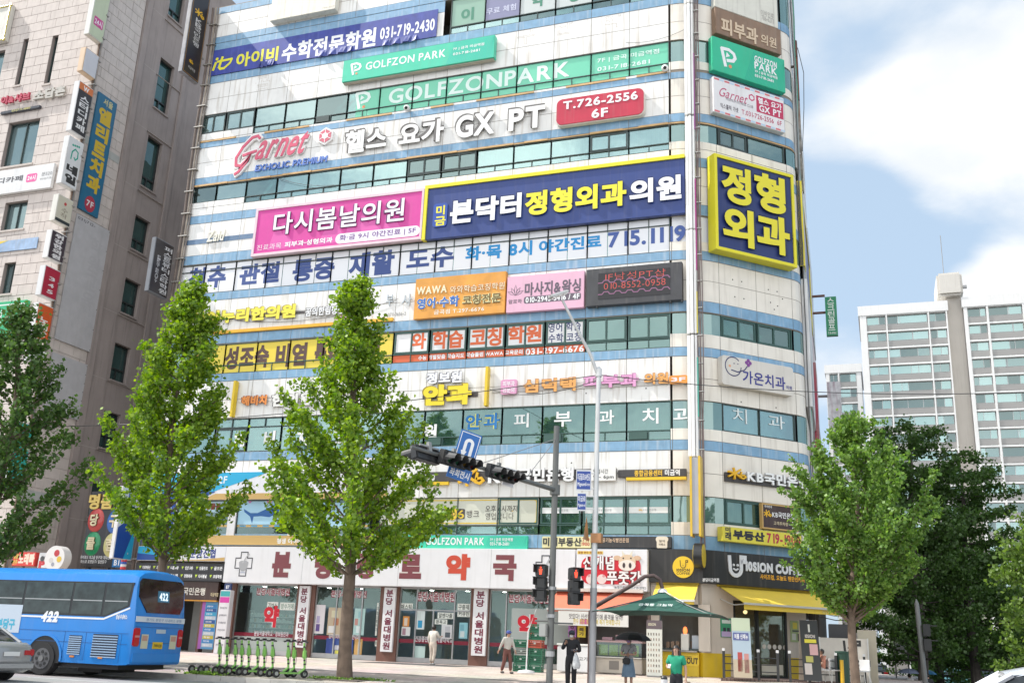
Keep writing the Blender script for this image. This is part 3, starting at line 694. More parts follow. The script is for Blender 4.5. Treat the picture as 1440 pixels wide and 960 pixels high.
o, b = S('golf_lightbox_sign', 'long green GOLFZON PARK lightbox high on the white wall, phone at its right end', 'sign', F, (480.5,116), (696,49), .05, .38, GR2)
plogo(F, pbox(F,(491,107),(509,87),.38), .384, o); hatch(F, sub(b,.6,.04,.995,.96), .381, o, (.03,.50,.42), .25)
T(o, F, 'GOLFZON PARK', (514,99), (627,69), .38, W_, bold=.02); T(o, F, '7F | 금곡 미금역점', (637,72), (681,60), .384, W_, bold=.02); T(o, F, '031-718-2681', (637,78.5), (675,68.5), .384, W_, bold=.02)
MB().fbox(F, b[0]+.05, b[2]-.05, b[1]-.06, b[1]-.003, .08, .3).build('base_rail', paint((.45,.40,.33),.6), o)
o = filmpanes('window_film', 'green film over the whole seventh floor ribbon window with big white GOLFZONPARK letters', F, [(-25.1,-23.68)]+B(-23.6,-7), 27.93, 29.55, 28.35, film((.22,.70,.48),.18))
plogo(F, pbox(F,(497,155),(522,127),fd), fd, o, (.75,.85,.8)); T(o, F, 'GOLFZONPARK', (546,147), (801,86), fd, (.72,.84,.78), bold=.025)
T(o, F, '7F | 금곡 미금역점', (840,90), (927,68.5), fd, (.7,.85,.78)); T(o, F, '031-718-2681', (840,101), (914,83.5), fd, (.7,.85,.78))
# fitness channel letters
o = thing('fitness_logo_sign', 'pink script Garnet logo with hexagon gem in white outline on the white wall', 'sign', (*F.P(*F.at(390,215,0),.05)[:2], F.at(390,215)[1]))
PK = (.62,.10,.17)
def script(o, F, bx, d, col, t, nm, bold, gsc):
    m = MB(); x0,z0,x1,z1 = bx; W,H = x1-x0,z1-z0; p = lambda a,c: (x0+a*W,z0+c*H); w = gsc
    stroke(m, F, [p(.33,.92),p(.30,1.0),p(.22,.97),p(.10,.72),p(.02,.42),p(.03,.2),p(.10,.16),p(.18,.32),p(.24,.52),p(.18,.28),p(.08,.0),p(.03,-.06)], w, d, t)
    stroke(m, F, [p(.12,.47),p(.30,.55)], w, d, t)
    text_into(m, F, 'arnet', (p(.33,0)[0],p(0,.28)[1],p(1,0)[0],p(0,.92)[1]), d, t, bold, shear=.35)
    return m.build(nm, col, o)
gb = pbox(F,(328,243),(434,181),.12)
script(o, F, gb, .02, flat((.8,.78,.76)), .12, 'letter_outline', .075, .36); script(o, F, gb, .14, flat(PK,.3), .04, 'lettering', .012, .15)
c = F.at(457,191,.15)
for r0, r1, dd, col, nm in [(0,.52,.12,(.8,.78,.76),'gem_outline'),(0,.40,.15,(.62,.15,.2),'gem'),(0,.20,.16,(.82,.80,.78),'gem_centre')]:
    MB().prism(F, [(c[0]+r1*math.sin(2*math.pi*k/6), c[1]+r1*math.cos(2*math.pi*k/6)) for k in range(6)][::-1], .0, dd).build(nm, flat(col,.3), o)
m = MB()
for k in range(6): a = 2*math.pi*k/6; stroke(m, F, [(c[0]+.2*math.sin(a),c[1]+.2*math.cos(a)),(c[0]+.42*math.sin(a),c[1]+.42*math.cos(a))], .035, .152)
m.build('gem_edges', flat((.82,.8,.78)), o)
T(o, F, 'EXHOLIC PREMIUM', (359,242), (461,219), .03, (.10,.20,.55), t=.05, shear=.12, bold=.03)
o = thing('channel_letter_sign', 'big white channel letters 헬스 요가 GX PT with dark sides on the white wall', 'sign', (*F.P(F.at(620,190)[0],0)[:2], F.at(620,190)[1]))
for s_, a, c_ in [('헬스',(484,217),(545,177)),('요가',(560,207),(625,166)),('GX',(640,195.5),(696,156)),('PT',(714.5,185),(767,147))]:
    T(o, F, s_, a, c_, .03, paint((.13,.12,.115),.5), t=.14, name='letter_side', bold=.065); T(o, F, s_, a, c_, .176, (.80,.79,.77), name='letter_face', bold=.035)
b = pbox(F,(782,176.5),(905,123),.35)
o = MB().prism(F, rounded(b,.3), .08, .35).build('phone_sign', paint((.50,.02,.055),.35,var=.1,streak=.08)); tag(o, 'red rounded lightbox T.726-2556 6F beside the white PT letters', 'sign')
T(o, F, 'T.726-2556', (792,155), (897,128), .35, W_, t=.02, bold=.03); T(o, F, '6F', (832,167), (855,151), .35, W_, t=.02, bold=.03)
MB().prism(F, rounded((b[0]-.03,b[1]-.05,b[2]+.03,b[3]+.03),.3), .04, .30).build('rim', paint((.72,.68,.62),.5), o)
# pink clinic sign
o, b = S('clinic_lightbox_sign', 'magenta pink clinic signboard 다시봄날의원 left of the long blue one', 'sign', F, (354,360), (597,266), .03, .30, paint((.62,.045,.30),.4,var=.05,streak=.03), frame=paint((.72,.55,.60),.4,streak=.05), fw=.14)
m = MB(); _r = random.Random(9)
for k in range(9):
    x = b[0]+.3+(b[2]-b[0]-1.4)*_r.random(); z = b[1]+.2; m.prism(F, [(x-.8*_r.random(),z),(x+1.0,z+.1),(x+.2,z+1.0+.8*_r.random())], .3, .302+k*.0004)
m.build('facet_pattern', paint((.68,.10,.38),.4,var=.04,streak=0), o)
T(o, F, '다시봄날의원', (383,332), (570,279), .31, (.12,.02,.12), t=.05, bold=.035, name='letter_side'); T(o, F, '다시봄날의원', (383,331), (570,278), .366, (.80,.78,.80), bold=.015)
T(o, F, '진료과목', (361,352.5), (396,341), .306, (.8,.72,.76), bold=.0); T(o, F, '피부과·성형외과', (400,348), (468,333), .306, W_, bold=.03)
pb = pbox(F,(471,343.5),(591,316.5),.306); MB().prism(F, rounded(pb,.4), .304, .31).build('pill_panel', flat((.78,.74,.8)), o); T(o, F, '화·금 9시 야간진료 | 5F', (477,340), (585,319), .311, (.16,.05,.25), bold=.015)
# blue clinic sign
o, b = S('clinic_lightbox_sign', 'long dark blue clinic signboard 본닥터정형외과의원 with yellow top frame', 'sign', F, (594,337.5), (970,221), .03, .26, paint((.018,.045,.20),.38,var=.06,streak=.03))
YF = paint((.74,.66,.02),.4,var=.04,streak=.03)
MB().fbox(F,b[0]-.02,b[2],b[3]-.02,b[3]+.16,.02,.34).fbox(F,b[0]-.04,b[0]+.15,b[1]-.02,b[3]-.02,.02,.34).build('yellow_frame', YF, o)
m = MB(); bd_ = pbox(F,(608,320),(630,285),.30); m.prism(F, rounded(bd_,.15), .26, .32).build('badge', flat((.02,.07,.35),.3), o)
T(o, F, '미', (613,303), (626,288.5), .32, (.78,.70,.03), bold=.03); T(o, F, '금', (611,318), (627,303.5), .32, (.78,.70,.03), bold=.03)
for s_, a, c_, col in [('본닥터',(632,316),(734,270.5),(.80,.80,.82)),('정형외과',(737.5,304),(881,253.5),(.80,.70,.03)),('의원',(885,287.5),(958,245),(.80,.80,.82))]:
    T(o, F, s_, a, c_, .26, flat((.01,.02,.09)), t=.10, name='letter_side', bold=.05); T(o, F, s_, a, c_, .368, col, bold=.045, name='letter_face')
# 5F film
o = filmpanes('window_film', 'white film over the fifth floor windows with navy letters 척추 관절 통증 재활 도수', F, bays, 18.7, 20.4, 20.0, film((.80,.80,.82),.0))
for s_, a, c_, col in [('척추',(263,408),(320,372),(.035,.07,.24)),('관절',(335,401.5),(395,367),(.035,.07,.24)),('통증',(410,397),(472,360),(.035,.07,.24)),('재활',(489,391),(556,350),(.035,.07,.24)),('도수',(571,380.5),(639,345),(.035,.07,.24)),('화·목',(654,367.5),(706,342.5),(.01,.26,.58)),('8시',(715,361.5),(749,337.5),(.01,.26,.58)),('야간진료',(757.5,356.5),(846,329.5),(.01,.26,.58)),('715.1119',(855,349),(964,316),(.05,.10,.33))]:
    T(o, F, s_, a, c_, fd, col, bold=.04)
o = thing('cafe_letter_sign', 'small cream cursive Zaid letters left on the dark blue strip', 'sign', (*F.P(F.at(305,335)[0],0)[:2], F.at(305,335)[1])); T(o, F, 'Zaid', (292,341), (317,323), .03, (.78,.76,.66), t=.06, shear=.15, bold=.02)
# 4-5F wall signs
OR = (.74,.30,.035)
o, b = S('academy_lightbox_sign', 'orange academy signboard 와와학습코칭학원 beside the pink massage sign', 'sign', F, (581,449), (712,381), .03, .26, paint((.74,.33,.05),.4,var=.22,scale=.8,streak=.05))
T(o, F, 'WAWA', (586,415), (629,400.5), .26, (.80,.72,.5), t=.03, bold=.03); T(o, F, '와와학습코칭학원', (632.5,412.5), (710,396), .26, (.55,.12,.03), t=.02, bold=.03); T(o, F, '와와학습코칭학원', (632.5,412.5), (710,396), .285, (.80,.70,.45), bold=.01)
T(o, F, '영어·수학', (586,435), (646,415), .26, (.78,.74,.62), t=.02, bold=.07, name='letter_outline'); T(o, F, '영어·수학', (586,435), (646,415), .286, (.02,.13,.45), bold=.03)
T(o, F, '코칭전문', (650,429.5), (705,411), .26, (.78,.74,.4), t=.02, bold=.07, name='letter_outline'); T(o, F, '코칭전문', (650,429.5), (705,411), .286, (.16,.10,.02), bold=.03)
T(o, F, '금곡점 T.297-6676', (610,442.5), (681,430.5), .262, (.80,.76,.66), bold=.015)
o, b = S('massage_sign', 'light pink signboard 마사지&왁싱 with lotus logo between the orange sign and the dark LED board', 'sign', F, (711.5,440), (822,380), .03, .26, paint((.72,.42,.54),.4,var=.04,streak=.06))
GY = (.12,.09,.12); T(o, F, '마사지&왁싱', (737.5,416.5), (817,391), .262, GY, bold=.035)
pb = pbox(F,(736.5,427),(817,411),.262); MB().prism(F, rounded(pb,.1), .26, .265).build('pill_panel', flat(GY), o); T(o, F, '010-2945-3416 / 4F', (739,426), (815,412), .266, W_, bold=.03)
T(o, F, '알로하', (715,427.5), (734,420), .262, GY, bold=.015)
m = MB(); c = F.at(725,411,.26)
for a in (-60,-30,0,30,60):
    q = [(c[0]+.02*math.sin(R(a)),c[1]-.12)] ; L = .52 if a == 0 else .45
    p = lambda r,t_: (c[0]+r*math.sin(R(a+t_)), c[1]-.16+r*math.cos(R(a+t_))); stroke(m, F, [p(0,0),p(L*.6,12),p(L,0),p(L*.6,-12),p(0,0)], .025, .262)
m.build('lotus_logo', flat(GY), o)
o, b = S('led_display', 'dark grey LED message board with red letters right of the pink massage sign', 'display', F, (824,431), (959,367.5), .03, .34, paint((.05,.05,.055),.5,var=.2,streak=.1))
sb = pbox(F,(841,421),(942,376),.35); MB().fbox(F,sb[0],sb[2],sb[1],sb[3],.34,.352).build('screen', flat((.012,.01,.012),.25), o)
m = MB(); n = 36
for row, z_ in ((.18,0),(.62,0)):
    pts = [(sb[0]+(sb[2]-sb[0])*k/n, sb[1]+(sb[3]-sb[1])*(row+(.09 if (k//3) % 2 else 0))) for k in range(n+1)]; stroke(m, F, pts, .045, .353)
m.build('wave_lights', emit((.22,.09,.17),.2), o)
RD = emit((.40,.05,.04),.45); letters(F, '1F남성PT샵', sub(sb,.1,.70,.94,.98), .354, RD, o, bold=-.01); letters(F, '010-8552-0958', sub(sb,.08,.36,.94,.60), .354, RD, o, bold=-.01)
for u in (840,942,958): s, z = F.at(u,372,.3); MB().fbox(F,s-.03,s+.03,b[1]-.06,b[1],.1,.3).build('bracket', flat((.1,.1,.1)), o)
def channel(name, label, cat, runs, rail=None, railcol=(.07,.06,.06), t=.07, d=.06):
    a = runs[0]; z = F.at(*a[1])[1]; x = F.at(*a[1])[0]; o = thing(name, label, cat, (x,-.05,z))
    if rail: rb = pbox(F, rail[0], rail[1], .05); MB().fbox(F,rb[0],rb[2],rb[1],rb[3],.015,d-.01).build('rail', paint(railcol,.5,var=.1,streak=.05), o)
    for r in runs:
        s_, BL, TR, col = r[:4]; side = r[4] if len(r) > 4 else tuple(c*.35 for c in col); bo = r[5] if len(r) > 5 else .04
        T(o, F, s_, BL, TR, d, flat(side), t=t, name='letter_side', bold=bo+.012); T(o, F, s_, BL, TR, d+t+.006, col, name='letter_face', bold=bo)
    return o
YB = (.78,.68,.06)
channel('channel_letter_sign', 'yellow raised letters 아이누리한의원 on a dark rail above the yellow window film', 'sign', [('아이누리한의원',(268,458),(417,427),YB,(.35,.28,.03),.05)], rail=((280,452),(428,437)))
o = channel('channel_letter_sign', 'small white raised letters 꿈의한림평생학교 with a red phone line, half behind the tree top', 'sign', [('꿈의한림평생학교',(429,445),(503,427),(.78,.78,.78),(.12,.12,.12),.03)]); T(o, F, '031-719-9090', (470,449.5), (497,442), .01, (.45,.05,.05), bold=.02)
o = thing('channel_letter_sign', 'thin pale grey letters 부 사 beside the orange academy sign', 'sign', (*F.P(F.at(560,420)[0],0)[:2], F.at(560,420)[1])); T(o, F, '부', (543,431), (554,414), .02, (.45,.5,.54), t=.05, bold=0); T(o, F, '사', (565,430.5), (580,413), .02, (.45,.5,.54), t=.05, bold=0); T(o, F, '031)711-3656~2', (540,447), (571,438), .01, (.3,.3,.3))
o, b = S('neon_tube_strip', 'long thin orange strip along the top of the yellow film windows', 'strip light', F, (302,470.5), (554,450), .03, .13, paint((.74,.40,.02),.4,streak=0))
# fix the strip to a level bar
zc = 16.42; x0, x1 = F.at(302,467)[0], F.at(554,453)[0]
bpy.data.objects.remove(o); o = MB().fbox(F,x0,x1,zc-.09,zc+.09,.03,.13).build('light_strip', paint((.74,.40,.02),.4,streak=0), bevel=.02); tag(o, 'long thin orange strip along the top of the yellow film windows', 'strip light')
o = filmpanes('window_film', 'yellow film with dark brown letters 성조숙 비염 on the fourth floor windows', F, B(-33.5,-21.3), 14.2, 15.8, 14.64, film((.74,.57,.06),.0))
BR = (.085,.04,.03)
for s_, a, c_ in [('성조숙',(314,520),(380,484)),('비염',(386,516.5),(433,481)),('특화',(441,511.5),(478,475)),('클리닉',(484,508),(535,475))]: T(o, F, s_, a, c_, fd, BR, bold=.045)
# 4F academy window posters
o = thing('window_poster_row', 'white window posters with orange letters 와와 학습 코칭 학원 above an orange phone strip', 'window posters', (*F.P(F.at(690,480)[0],0)[:2], 14.2)); m = MB(); ors = MB(); OW = (.68,.13,.035)
for a, b_ in B(-21.3,-12.4):
    mid = (a+b_)/2; m.fbox(F,a+.14,mid-.03,14.72,15.72,-.076,-.07).fbox(F,mid+.05,b_-.13,14.72,15.72,-.076,-.07); ors.fbox(F,a+.03,mid-.02,14.245,14.6,-.076,-.07).fbox(F,mid+.02,b_-.03,14.245,14.6,-.076,-.07)
m.build('poster', flat((.76,.75,.74)), o); ors.build('orange_strip', flat((.66,.12,.04)), o)
for s_, a, c_ in [('와',(578,491.5),(600,466.5)),('학습',(607.5,491.5),(652,462)),('코칭',(661,488.5),(706,459)),('학원',(713.5,483.5),(762,455.5))]: T(o, F, s_, a, c_, fd, OW, bold=.035)
T(o, F, '영어 학습', (771,467.5), (817,451), fd, NAVY, bold=.015); T(o, F, '수학 코칭', (771,482), (817,466.5), fd, NAVY, bold=.015)
T(o, F, '수능 개별맞춤 학습지도 학습플랜 WAWA 교육문의', (588,506.5), (735,491), fd, W_, bold=.03); T(o, F, '031-297-6676', (739,499.5), (821,485), fd, W_, bold=.03)
# 3F wall signs
for u, v0, v1, lab in [(326,588,536,'yellow upright blade sign seen edge-on between the two street trees at the left'),(683.5,573,517,'yellow upright blade sign seen edge-on left of the pink and orange letters')]:
    a = F.at(u, v0, .2)
    o = MB().fbox(F,a[0]-.07,a[0]+.07,11.85,13.7,.05,.34).build('blade_sign', paint((.74,.52,.02),.4,var=.03,streak=.03), bevel=.01); tag(o, lab, 'blade sign')
    m = MB()
    for z in (12.1,13.4): m.fbox(F,a[0]-.03,a[0]+.03,z,z+.05,0,.05)
    m.build('bracket', flat((.3,.3,.3),.4,.6), o)
OL = (.72,.25,.05)
channel('channel_letter_sign', 'orange and white raised letters 해비치 한의원 left of the big street tree', 'sign', [('해비치',(339,570.5),(376,555),OL,(.3,.08,.02),.04),('한의원',(381,572),(440,551),(.70,.69,.66),(.10,.09,.08),.05)], rail=((335,565.5),(440,560.5)), railcol=(.45,.45,.45))
channel('channel_letter_sign', 'white raised letters 정보원 above the big yellow 과', 'sign', [('정보원',(599,540),(650,521.5),(.76,.76,.80),(.06,.06,.08),.05)])
channel('channel_letter_sign', 'big yellow raised letters 안과 on a black rail beside the tree', 'sign', [('안과',(594,571),(664,538.5),(.80,.62,.02),(.3,.22,.01),.06)], rail=((594,561),(672,550)), t=.14)
o = channel('channel_letter_sign', 'orange and pink raised letters 심덕택피부과의원 on a pale rail', 'sign', [('심덕택',(735,552.5),(810,530),(.74,.36,.10),(.4,.15,.03),.03),('피부과',(820,546.5),(898.5,524.5),(.70,.33,.55),(.42,.12,.30),.03),('의원',(906,540.5),(940,523.5),(.74,.36,.10),(.4,.15,.03),.03)], rail=((692,552),(968,532)), railcol=(.55,.53,.50), t=.08)
for bl, tr, col, tx in [((704,554.5),(727,533),(.66,.30,.48),('피부과','전문의')),((941,539.5),(967,527),(.72,.28,.04),('3F',))]:
    b = pbox(F,bl,tr,.2); MB().prism(F, rounded(b,.08), .09, .22).build('badge', flat(col), o)
    for k, q in enumerate(tx): letters(F, q, sub(b,.12,.54-.44*k if len(tx) > 1 else .25,.88,.9-.44*k if len(tx) > 1 else .75), .225, flat((.8,.72,.76)), o, bold=.03)
# 3F window letters
o = thing('window_lettering', 'widely spaced white letters 해비치한의원 stuck on the third floor windows at the left', 'window lettering', (*F.P(F.at(450,615)[0],0)[:2], 10.2))
for s_, a, c_ in [('해',(328,629.5),(346,607.5)),('비',(370,627.5),(388,605)),('치',(416,626),(434,604)),('한',(468,624),(488,601)),('의',(548,620),(566,598)),('원',(595,617),(615,596))]: T(o, F, s_, a, c_, fd, (.78,.78,.76), bold=.045)
o = thing('window_lettering', 'blue letters 안과 outlined in yellow stuck on a third floor window', 'window lettering', (*F.P(F.at(678,592)[0],0)[:2], 10.6))
for s_, a, c_ in [('안',(654,604),(677,581.5)),('과',(680,603),(703,580))]: T(o, F, s_, a, c_, fd, (.66,.66,.15), bold=.09, name='letter_outline'); T(o, F, s_, a, c_, fd+.006, (.01,.17,.45), bold=.04)
o = thing('window_lettering', 'thin white widely spaced letters 피부과치과 on the third floor windows left of the white duct', 'window lettering', (*F.P(F.at(850,590)[0],0)[:2], 10.2))
for s_, a, c_ in [('피',(722.5,601),(744,580.5)),('부',(779,600),(804,578)),('과',(842,596.5),(864,576)),('치',(903,596),(926,573)),('과',(946.5,594.5),(976,571.5))]: T(o, F, s_, a, c_, fd, (.78,.80,.78), bold=.015)
# bank signs
def star(F, b, d, o, t=.06, col=(.74,.42,.015)):
    x0,z0,x1,z1 = b; w_,h_ = x1-x0,z1-z0; p = lambda a,c: (x0+a*w_,z0+c*h_); m = MB(); k = h_*.15
    stroke(m, F, [p(.30,.98),p(.36,.55),p(.34,.02)], k, d, t); stroke(m, F, [p(0,.62),p(.36,.52),p(.70,.9)], k, d+.001, t); stroke(m, F, [p(.02,.2),p(.36,.52),p(.62,.28)], k, d+.002, t)
    stroke(m, F, [p(.74,.7),p(.68,.2),p(.85,.12),p(.98,.28),p(.9,.42),p(.72,.38)], k*.9, d+.003, t); m.build('star_logo', flat(col), o)
def bank(F, label, railb, starb, t1, t2=None):
    o = thing('bank_sign', label, 'sign', (*F.P(railb[0],0)[:2], railb[1])); MB().fbox(F,*[railb[0],railb[2],railb[1],railb[3]],.015,.10).build('rail', paint((.055,.05,.05),.5,streak=.05), o)
    star(F, starb, .12, o, .1)
    for s_, bx in t1: letters(F, s_, bx, .11, flat((.45,.45,.45)), o, .10, 'letter_side', bold=.045); letters(F, s_, bx, .215, flat((.80,.80,.79)), o, 0, 'letter_face', bold=.035)
    return o
def pb2(BL, TR, d=.2, F=FRONT): return pbox(F, BL, TR, d)
rb = pb2((594,692),(868,659),.1); zr = (8.46,8.90)
o = bank(F, 'wide KB국민은행 bank sign with a yellow star on a dark rail behind the traffic signals', (F.at(594,680)[0],zr[0],F.at(868,664)[0],zr[1]), pb2((644,683),(681,656.5)), [('KB',pb2((686,679),(722,659))),('국민은행',pb2((728,677.5),(807,656.5)))])
T(o, F, '영업 콜', (594,676), (612,667), .11, W_, bold=.02); b = pb2((585,679.5),(630,676)); MB().fbox(F,b[0],b[2],8.30,8.44,.02,.16).build('yellow_bar', flat((.74,.48,.02)), o)
o, b = S('opening_hours_sign', 'small white sign 영업시간 9 ~ 6pm behind the lamp post', 'sign', F, (831,676), (866,656), .1, .22, paint((.78,.77,.74),.4,streak=.05)); T(o, F, '영업시간', (834,666), (855,659), .222, (.06,.06,.06), bold=.01); T(o, F, '9 ~ 6pm', (834,674), (863,667.5), .222, (.06,.06,.06), bold=.02)
o, b = S('bank_service_sign', 'dark strip sign 종합금융센터 미금역 with a yellow bar beneath it', 'sign', F, (869,671), (965,658.5), .02, .16, paint((.05,.045,.045),.45,streak=.05)); MB().fbox(F,F.at(882,673)[0],b[2],b[1]-.13,b[1]-.01,.02,.2).build('yellow_bar', flat((.76,.5,.02)), o)
T(o, F, '종합금융센터', (892,669.5), (931,660), .163, (.74,.45,.03), bold=.03); T(o, F, '미금역', (935,668.5), (956,659.5), .163, W_, bold=.03)
# 2F window film of the bank
b = (F.at(545,720)[0], 6.5, F.at(757,700)[0], 7.72)
o = thing('window_film', 'beige bank window film 9 TO 6 뱅크 with a thin yellow border', 'window film', (*F.P(b[0],0)[:2], 6.5)); tag(o, cat='window film')
x = b[0]; k = 0; m = MB()
cols = [q for q in bays if b[0]-1.2 < (q[0]+q[1])/2 < b[2]]
for a, c_ in cols: m.fbox(F,a+.02,c_-.02,6.53,7.71,-.075,-.06)
m.build('film_sheet', film((.62,.62,.52),.05), o)
mf = MB()
for a, c_ in cols: mf.fbox(F,a-.02,a+.02,6.1,7.73,-.12,-.02)
mf.build('mullion', M_FRAME, o)
for a, c_ in cols: MB().fbox(F,a+.03,c_-.03,6.14,6.47,-.1,-.08).build('lower_pane', G_TEAL, o)
MB().fbox(F,cols[0][0],cols[-1][1],6.46,6.52,-.12,-.03).build('transom', M_FRAME, o)
MB().fbox(F,cols[0][0],cols[-1][1],6.1,7.73,-.3,-.2).build('blind', M_CURT, o)
bx = (b[0]+.1,6.6,b[2]-.08,7.62); P_ = rounded(bx,.15); mm = MB(); stroke(mm, F, P_+P_[:1], .05, -.058, .003); mm.build('border_line', flat((.70,.50,.06)), o)
bb = pb2((618,729.5),(654,715),-.05); MB().prism(F, rounded(bb,.06), -.058, -.05).build('badge', flat((.07,.06,.06)), o)
YG = (.74,.52,.05); letters(F,'9',sub(bb,.06,.1,.32,.9),-.049,YG,o,bold=.01); letters(F,'6',sub(bb,.72,.05,.97,.88),-.049,YG,o,bold=.01); cbb = ((bb[0]+bb[2])/2,(bb[1]+bb[3])/2); MB().prism(F,circle(cbb,.28,20),-.049,-.046).build('badge_disc',flat(YG),o); letters(F,'TO',(cbb[0]-.16,cbb[1]-.1,cbb[0]+.16,cbb[1]+.1),-.044,flat((.07,.06,.06)),o)
for s_, a, c_, bo in [('뱅크',(656,727.5),(674,717),.005),('오후 6시까지',(682.5,719.5),(727.5,710),.01),('영업합니다',(682.5,730.5),(722.5,720.5),0)]: T(o, F, s_, a, c_, -.056, (.10,.09,.08), bold=bo)
# 2F white stripe with tiny bank logos
o = thing('window_film', 'white stripe film with tiny bank logos across second floor windows beside the white duct', 'window film', (-11,0,7)); m = MB()
cs = B(-16.2,-7)
for a, c_ in cs: m.fbox(F,a+.04,c_-.04,7.02,7.27,-.072,-.066)
m.build('film_sheet', flat((.72,.73,.71)), o)
for a, c_ in cs: star(F, (a+.55,7.1,a+.72,7.2), -.064, o, .002); letters(F,'KB국민은행',(a+.75,7.1,a+1.3,7.2),-.064,flat((.4,.4,.4)),o)
# strip signs under 2F
o, b = S('golf_strip_sign', 'flat green GOLFZON PARK strip sign just above the white pharmacy fascia', 'sign', F, (560,771), (742,753), .02, .18, GR2); T(o, F, 'GOLFZON PARK', (599,765.5), (681,755.5), .182, W_, bold=.025); hatch(F, sub(b,.6,.04,.99,.96), .181, o, (.05,.48,.36), .2)
T(o, F, '7F | 금곡 미금역점', (689,761), (721,756), .184, W_, bold=.02); T(o, F, '031-718-2681', (689,766.3), (716,761.8), .184, W_, bold=.02)
o, b = S('realtor_sign', 'cream strip sign 미래부동산 behind the grey signal pole', 'sign', F, (762,769.5), (831,754), .02, .2, paint((.72,.66,.36),.45,streak=.08)); T(o, F, '미래부동산', (763.5,767.5), (818,755.5), .202, (.03,.03,.04), bold=.035); T(o, F, '719', (819,761), (829,756), .202, (.5,.05,.05), bold=.02); T(o, F, '1900', (818,767), (829,762), .202, (.5,.05,.05), bold=.02)
o, b = S('bakery_sign', 'black bakery strip sign 유기농식빵전문점 with a toast shaped logo', 'sign', F, (832.5,769.5), (944,754), .02, .2, paint((.035,.033,.033),.45,streak=.05)); T(o, F, '유기농식빵전문점', (847,762.3), (884,756), .202, (.60,.42,.28), bold=.02)
c = F.at(931,762,.2); MB().prism(F, rounded((c[0]-.22,c[1]-.24,c[0]+.22,c[1]+.12),.05), .2, .215).prism(F, rounded((c[0]-.26,c[1]+.0,c[0]+.26,c[1]+.24),.12), .2, .216).build('toast_logo', flat((.70,.62,.5)), o); letters(F,'밀의',(c[0]-.12,c[1]+.0,c[0]+.12,c[1]+.1),.218,flat((.1,.07,.05)),o); letters(F,'식빵소',(c[0]-.14,c[1]-.14,c[0]+.14,c[1]-.04),.218,flat((.1,.07,.05)),o)
# ------------------------------------------------------------------ signs on the corner bay
F = CHAM
o, b = S('lightbox_sign', 'blank cream lightbox sign on the corner bay above the brown one', 'sign', F, (1005,9), (1092,-20), .03, .32, paint((.68,.66,.58),.5,var=.06,streak=.2)); T(o, F, '이비인후', (1070,21), (1088,20), .322, (.4,.38,.34)); T(o, F, '786-6273', (1071,28), (1088,27), .322, (.4,.38,.34))
o, b = S('clinic_lightbox_sign', 'weathered brown signboard 피부과 의원 high on the corner bay', 'sign', F, (1006.5,46), (1097.5,42), .03, .36, paint((.24,.15,.095),.5,var=.15,streak=.12)); T(o, F, '피부과', (1014,46.5), (1065,42), .362, (.62,.48,.34), t=.03, bold=.03); T(o, F, '의원', (1070,62), (1091,55), .362, (.62,.48,.34), t=.02, bold=.02)
o, b = S('golf_lightbox_sign', 'square green GOLFZON PARK lightbox on the corner bay', 'sign', F, (1002.5,98), (1103,84.5), .03, .36, paint((.03,.46,.26),.35,var=.05,streak=.05)); hatch(F, sub(b,.4,.03,.995,.97), .361, o, (.02,.38,.26), .05, 30); plogo(F, pbox(F,(1012.5,92),(1035,72),.36), .364, o)
T(o, F, 'GOLFZON', (1061,86.5), (1092,88.3), .364, W_, bold=.03); T(o, F, 'PARK', (1061,96.5), (1092,97), .364, W_, bold=.03); T(o, F, '7F | 금곡 미금역점', (1061.5,102.5), (1093,108.3), .364, W_, bold=.03); T(o, F, '031-718-2681', (1061.5,108), (1088,112.6), .364, W_, bold=.03)
o, b = S('fitness_lightbox_sign', 'white Garnet fitness lightbox with a crimson GX PT block on the corner bay', 'sign', F, (1004,157), (1102,138.5), .03, .34, paint((.74,.72,.72),.4,var=.04,streak=.12))
T(o, F, 'Garnet', (1012,135), (1051,134.5), .342, (.5,.06,.15), bold=0, shear=.35); c = F.at(1057,137.5,.34); P_ = [(c[0]+.16*math.sin(2*math.pi*k/6),c[1]+.16*math.cos(2*math.pi*k/6)) for k in range(7)]; m = MB(); stroke(m, F, P_, .06, .342); m.build('gem_logo', flat((.55,.06,.15)), o)
rb = pbox(F,(1064,157),(1101,146),.342); MB().fbox(F,rb[0],rb[2],rb[1],rb[3],.34,.346).build('crimson_block', flat((.48,.03,.09)), o); letters(F,'헬스 요가',sub(rb,.06,.54,.94,.92),.347,W_,o,bold=.03); letters(F,'GX PT',sub(rb,.1,.08,.92,.48),.347,W_,o,bold=.03)
T(o, F, 'T.031-726-2556  6F', (1043,160.5), (1099,171), .342, (.5,.05,.12), bold=.01); T(o, F, '익스홀릭 가넷', (1013,151.5), (1038,152), .342, (.15,.13,.15)); T(o, F, 'PREMIUM FITNESS CLUB', (1021,141), (1059,149), .342, (.3,.27,.3))
mr, mb_ = MB(), MB()
for k in range(7):
    for zz in (.02,.92):
        a = k/7+.01; bb = sub(b,a,zz,a+.07,zz+.05); mr.fbox(F,bb[0],bb[2],bb[1],bb[3],.34,.343); bb = sub(b,a+.07,zz,a+.135,zz+.05); mb_.fbox(F,bb[0],bb[2],bb[1],bb[3],.34,.343)
mr.build('red_dashes', flat((.62,.16,.17)), o); mb_.build('blue_dashes', flat((.45,.58,.7)), o)
o, b = S('clinic_lightbox_sign', 'huge square navy 정형외과 sign with yellow frame on the corner bay', 'sign', F, (1007,349), (1113.5,248), .03, .55, paint((.02,.035,.14),.38,var=.06,streak=.03), frame=YF, fw=.15, fd=.06)
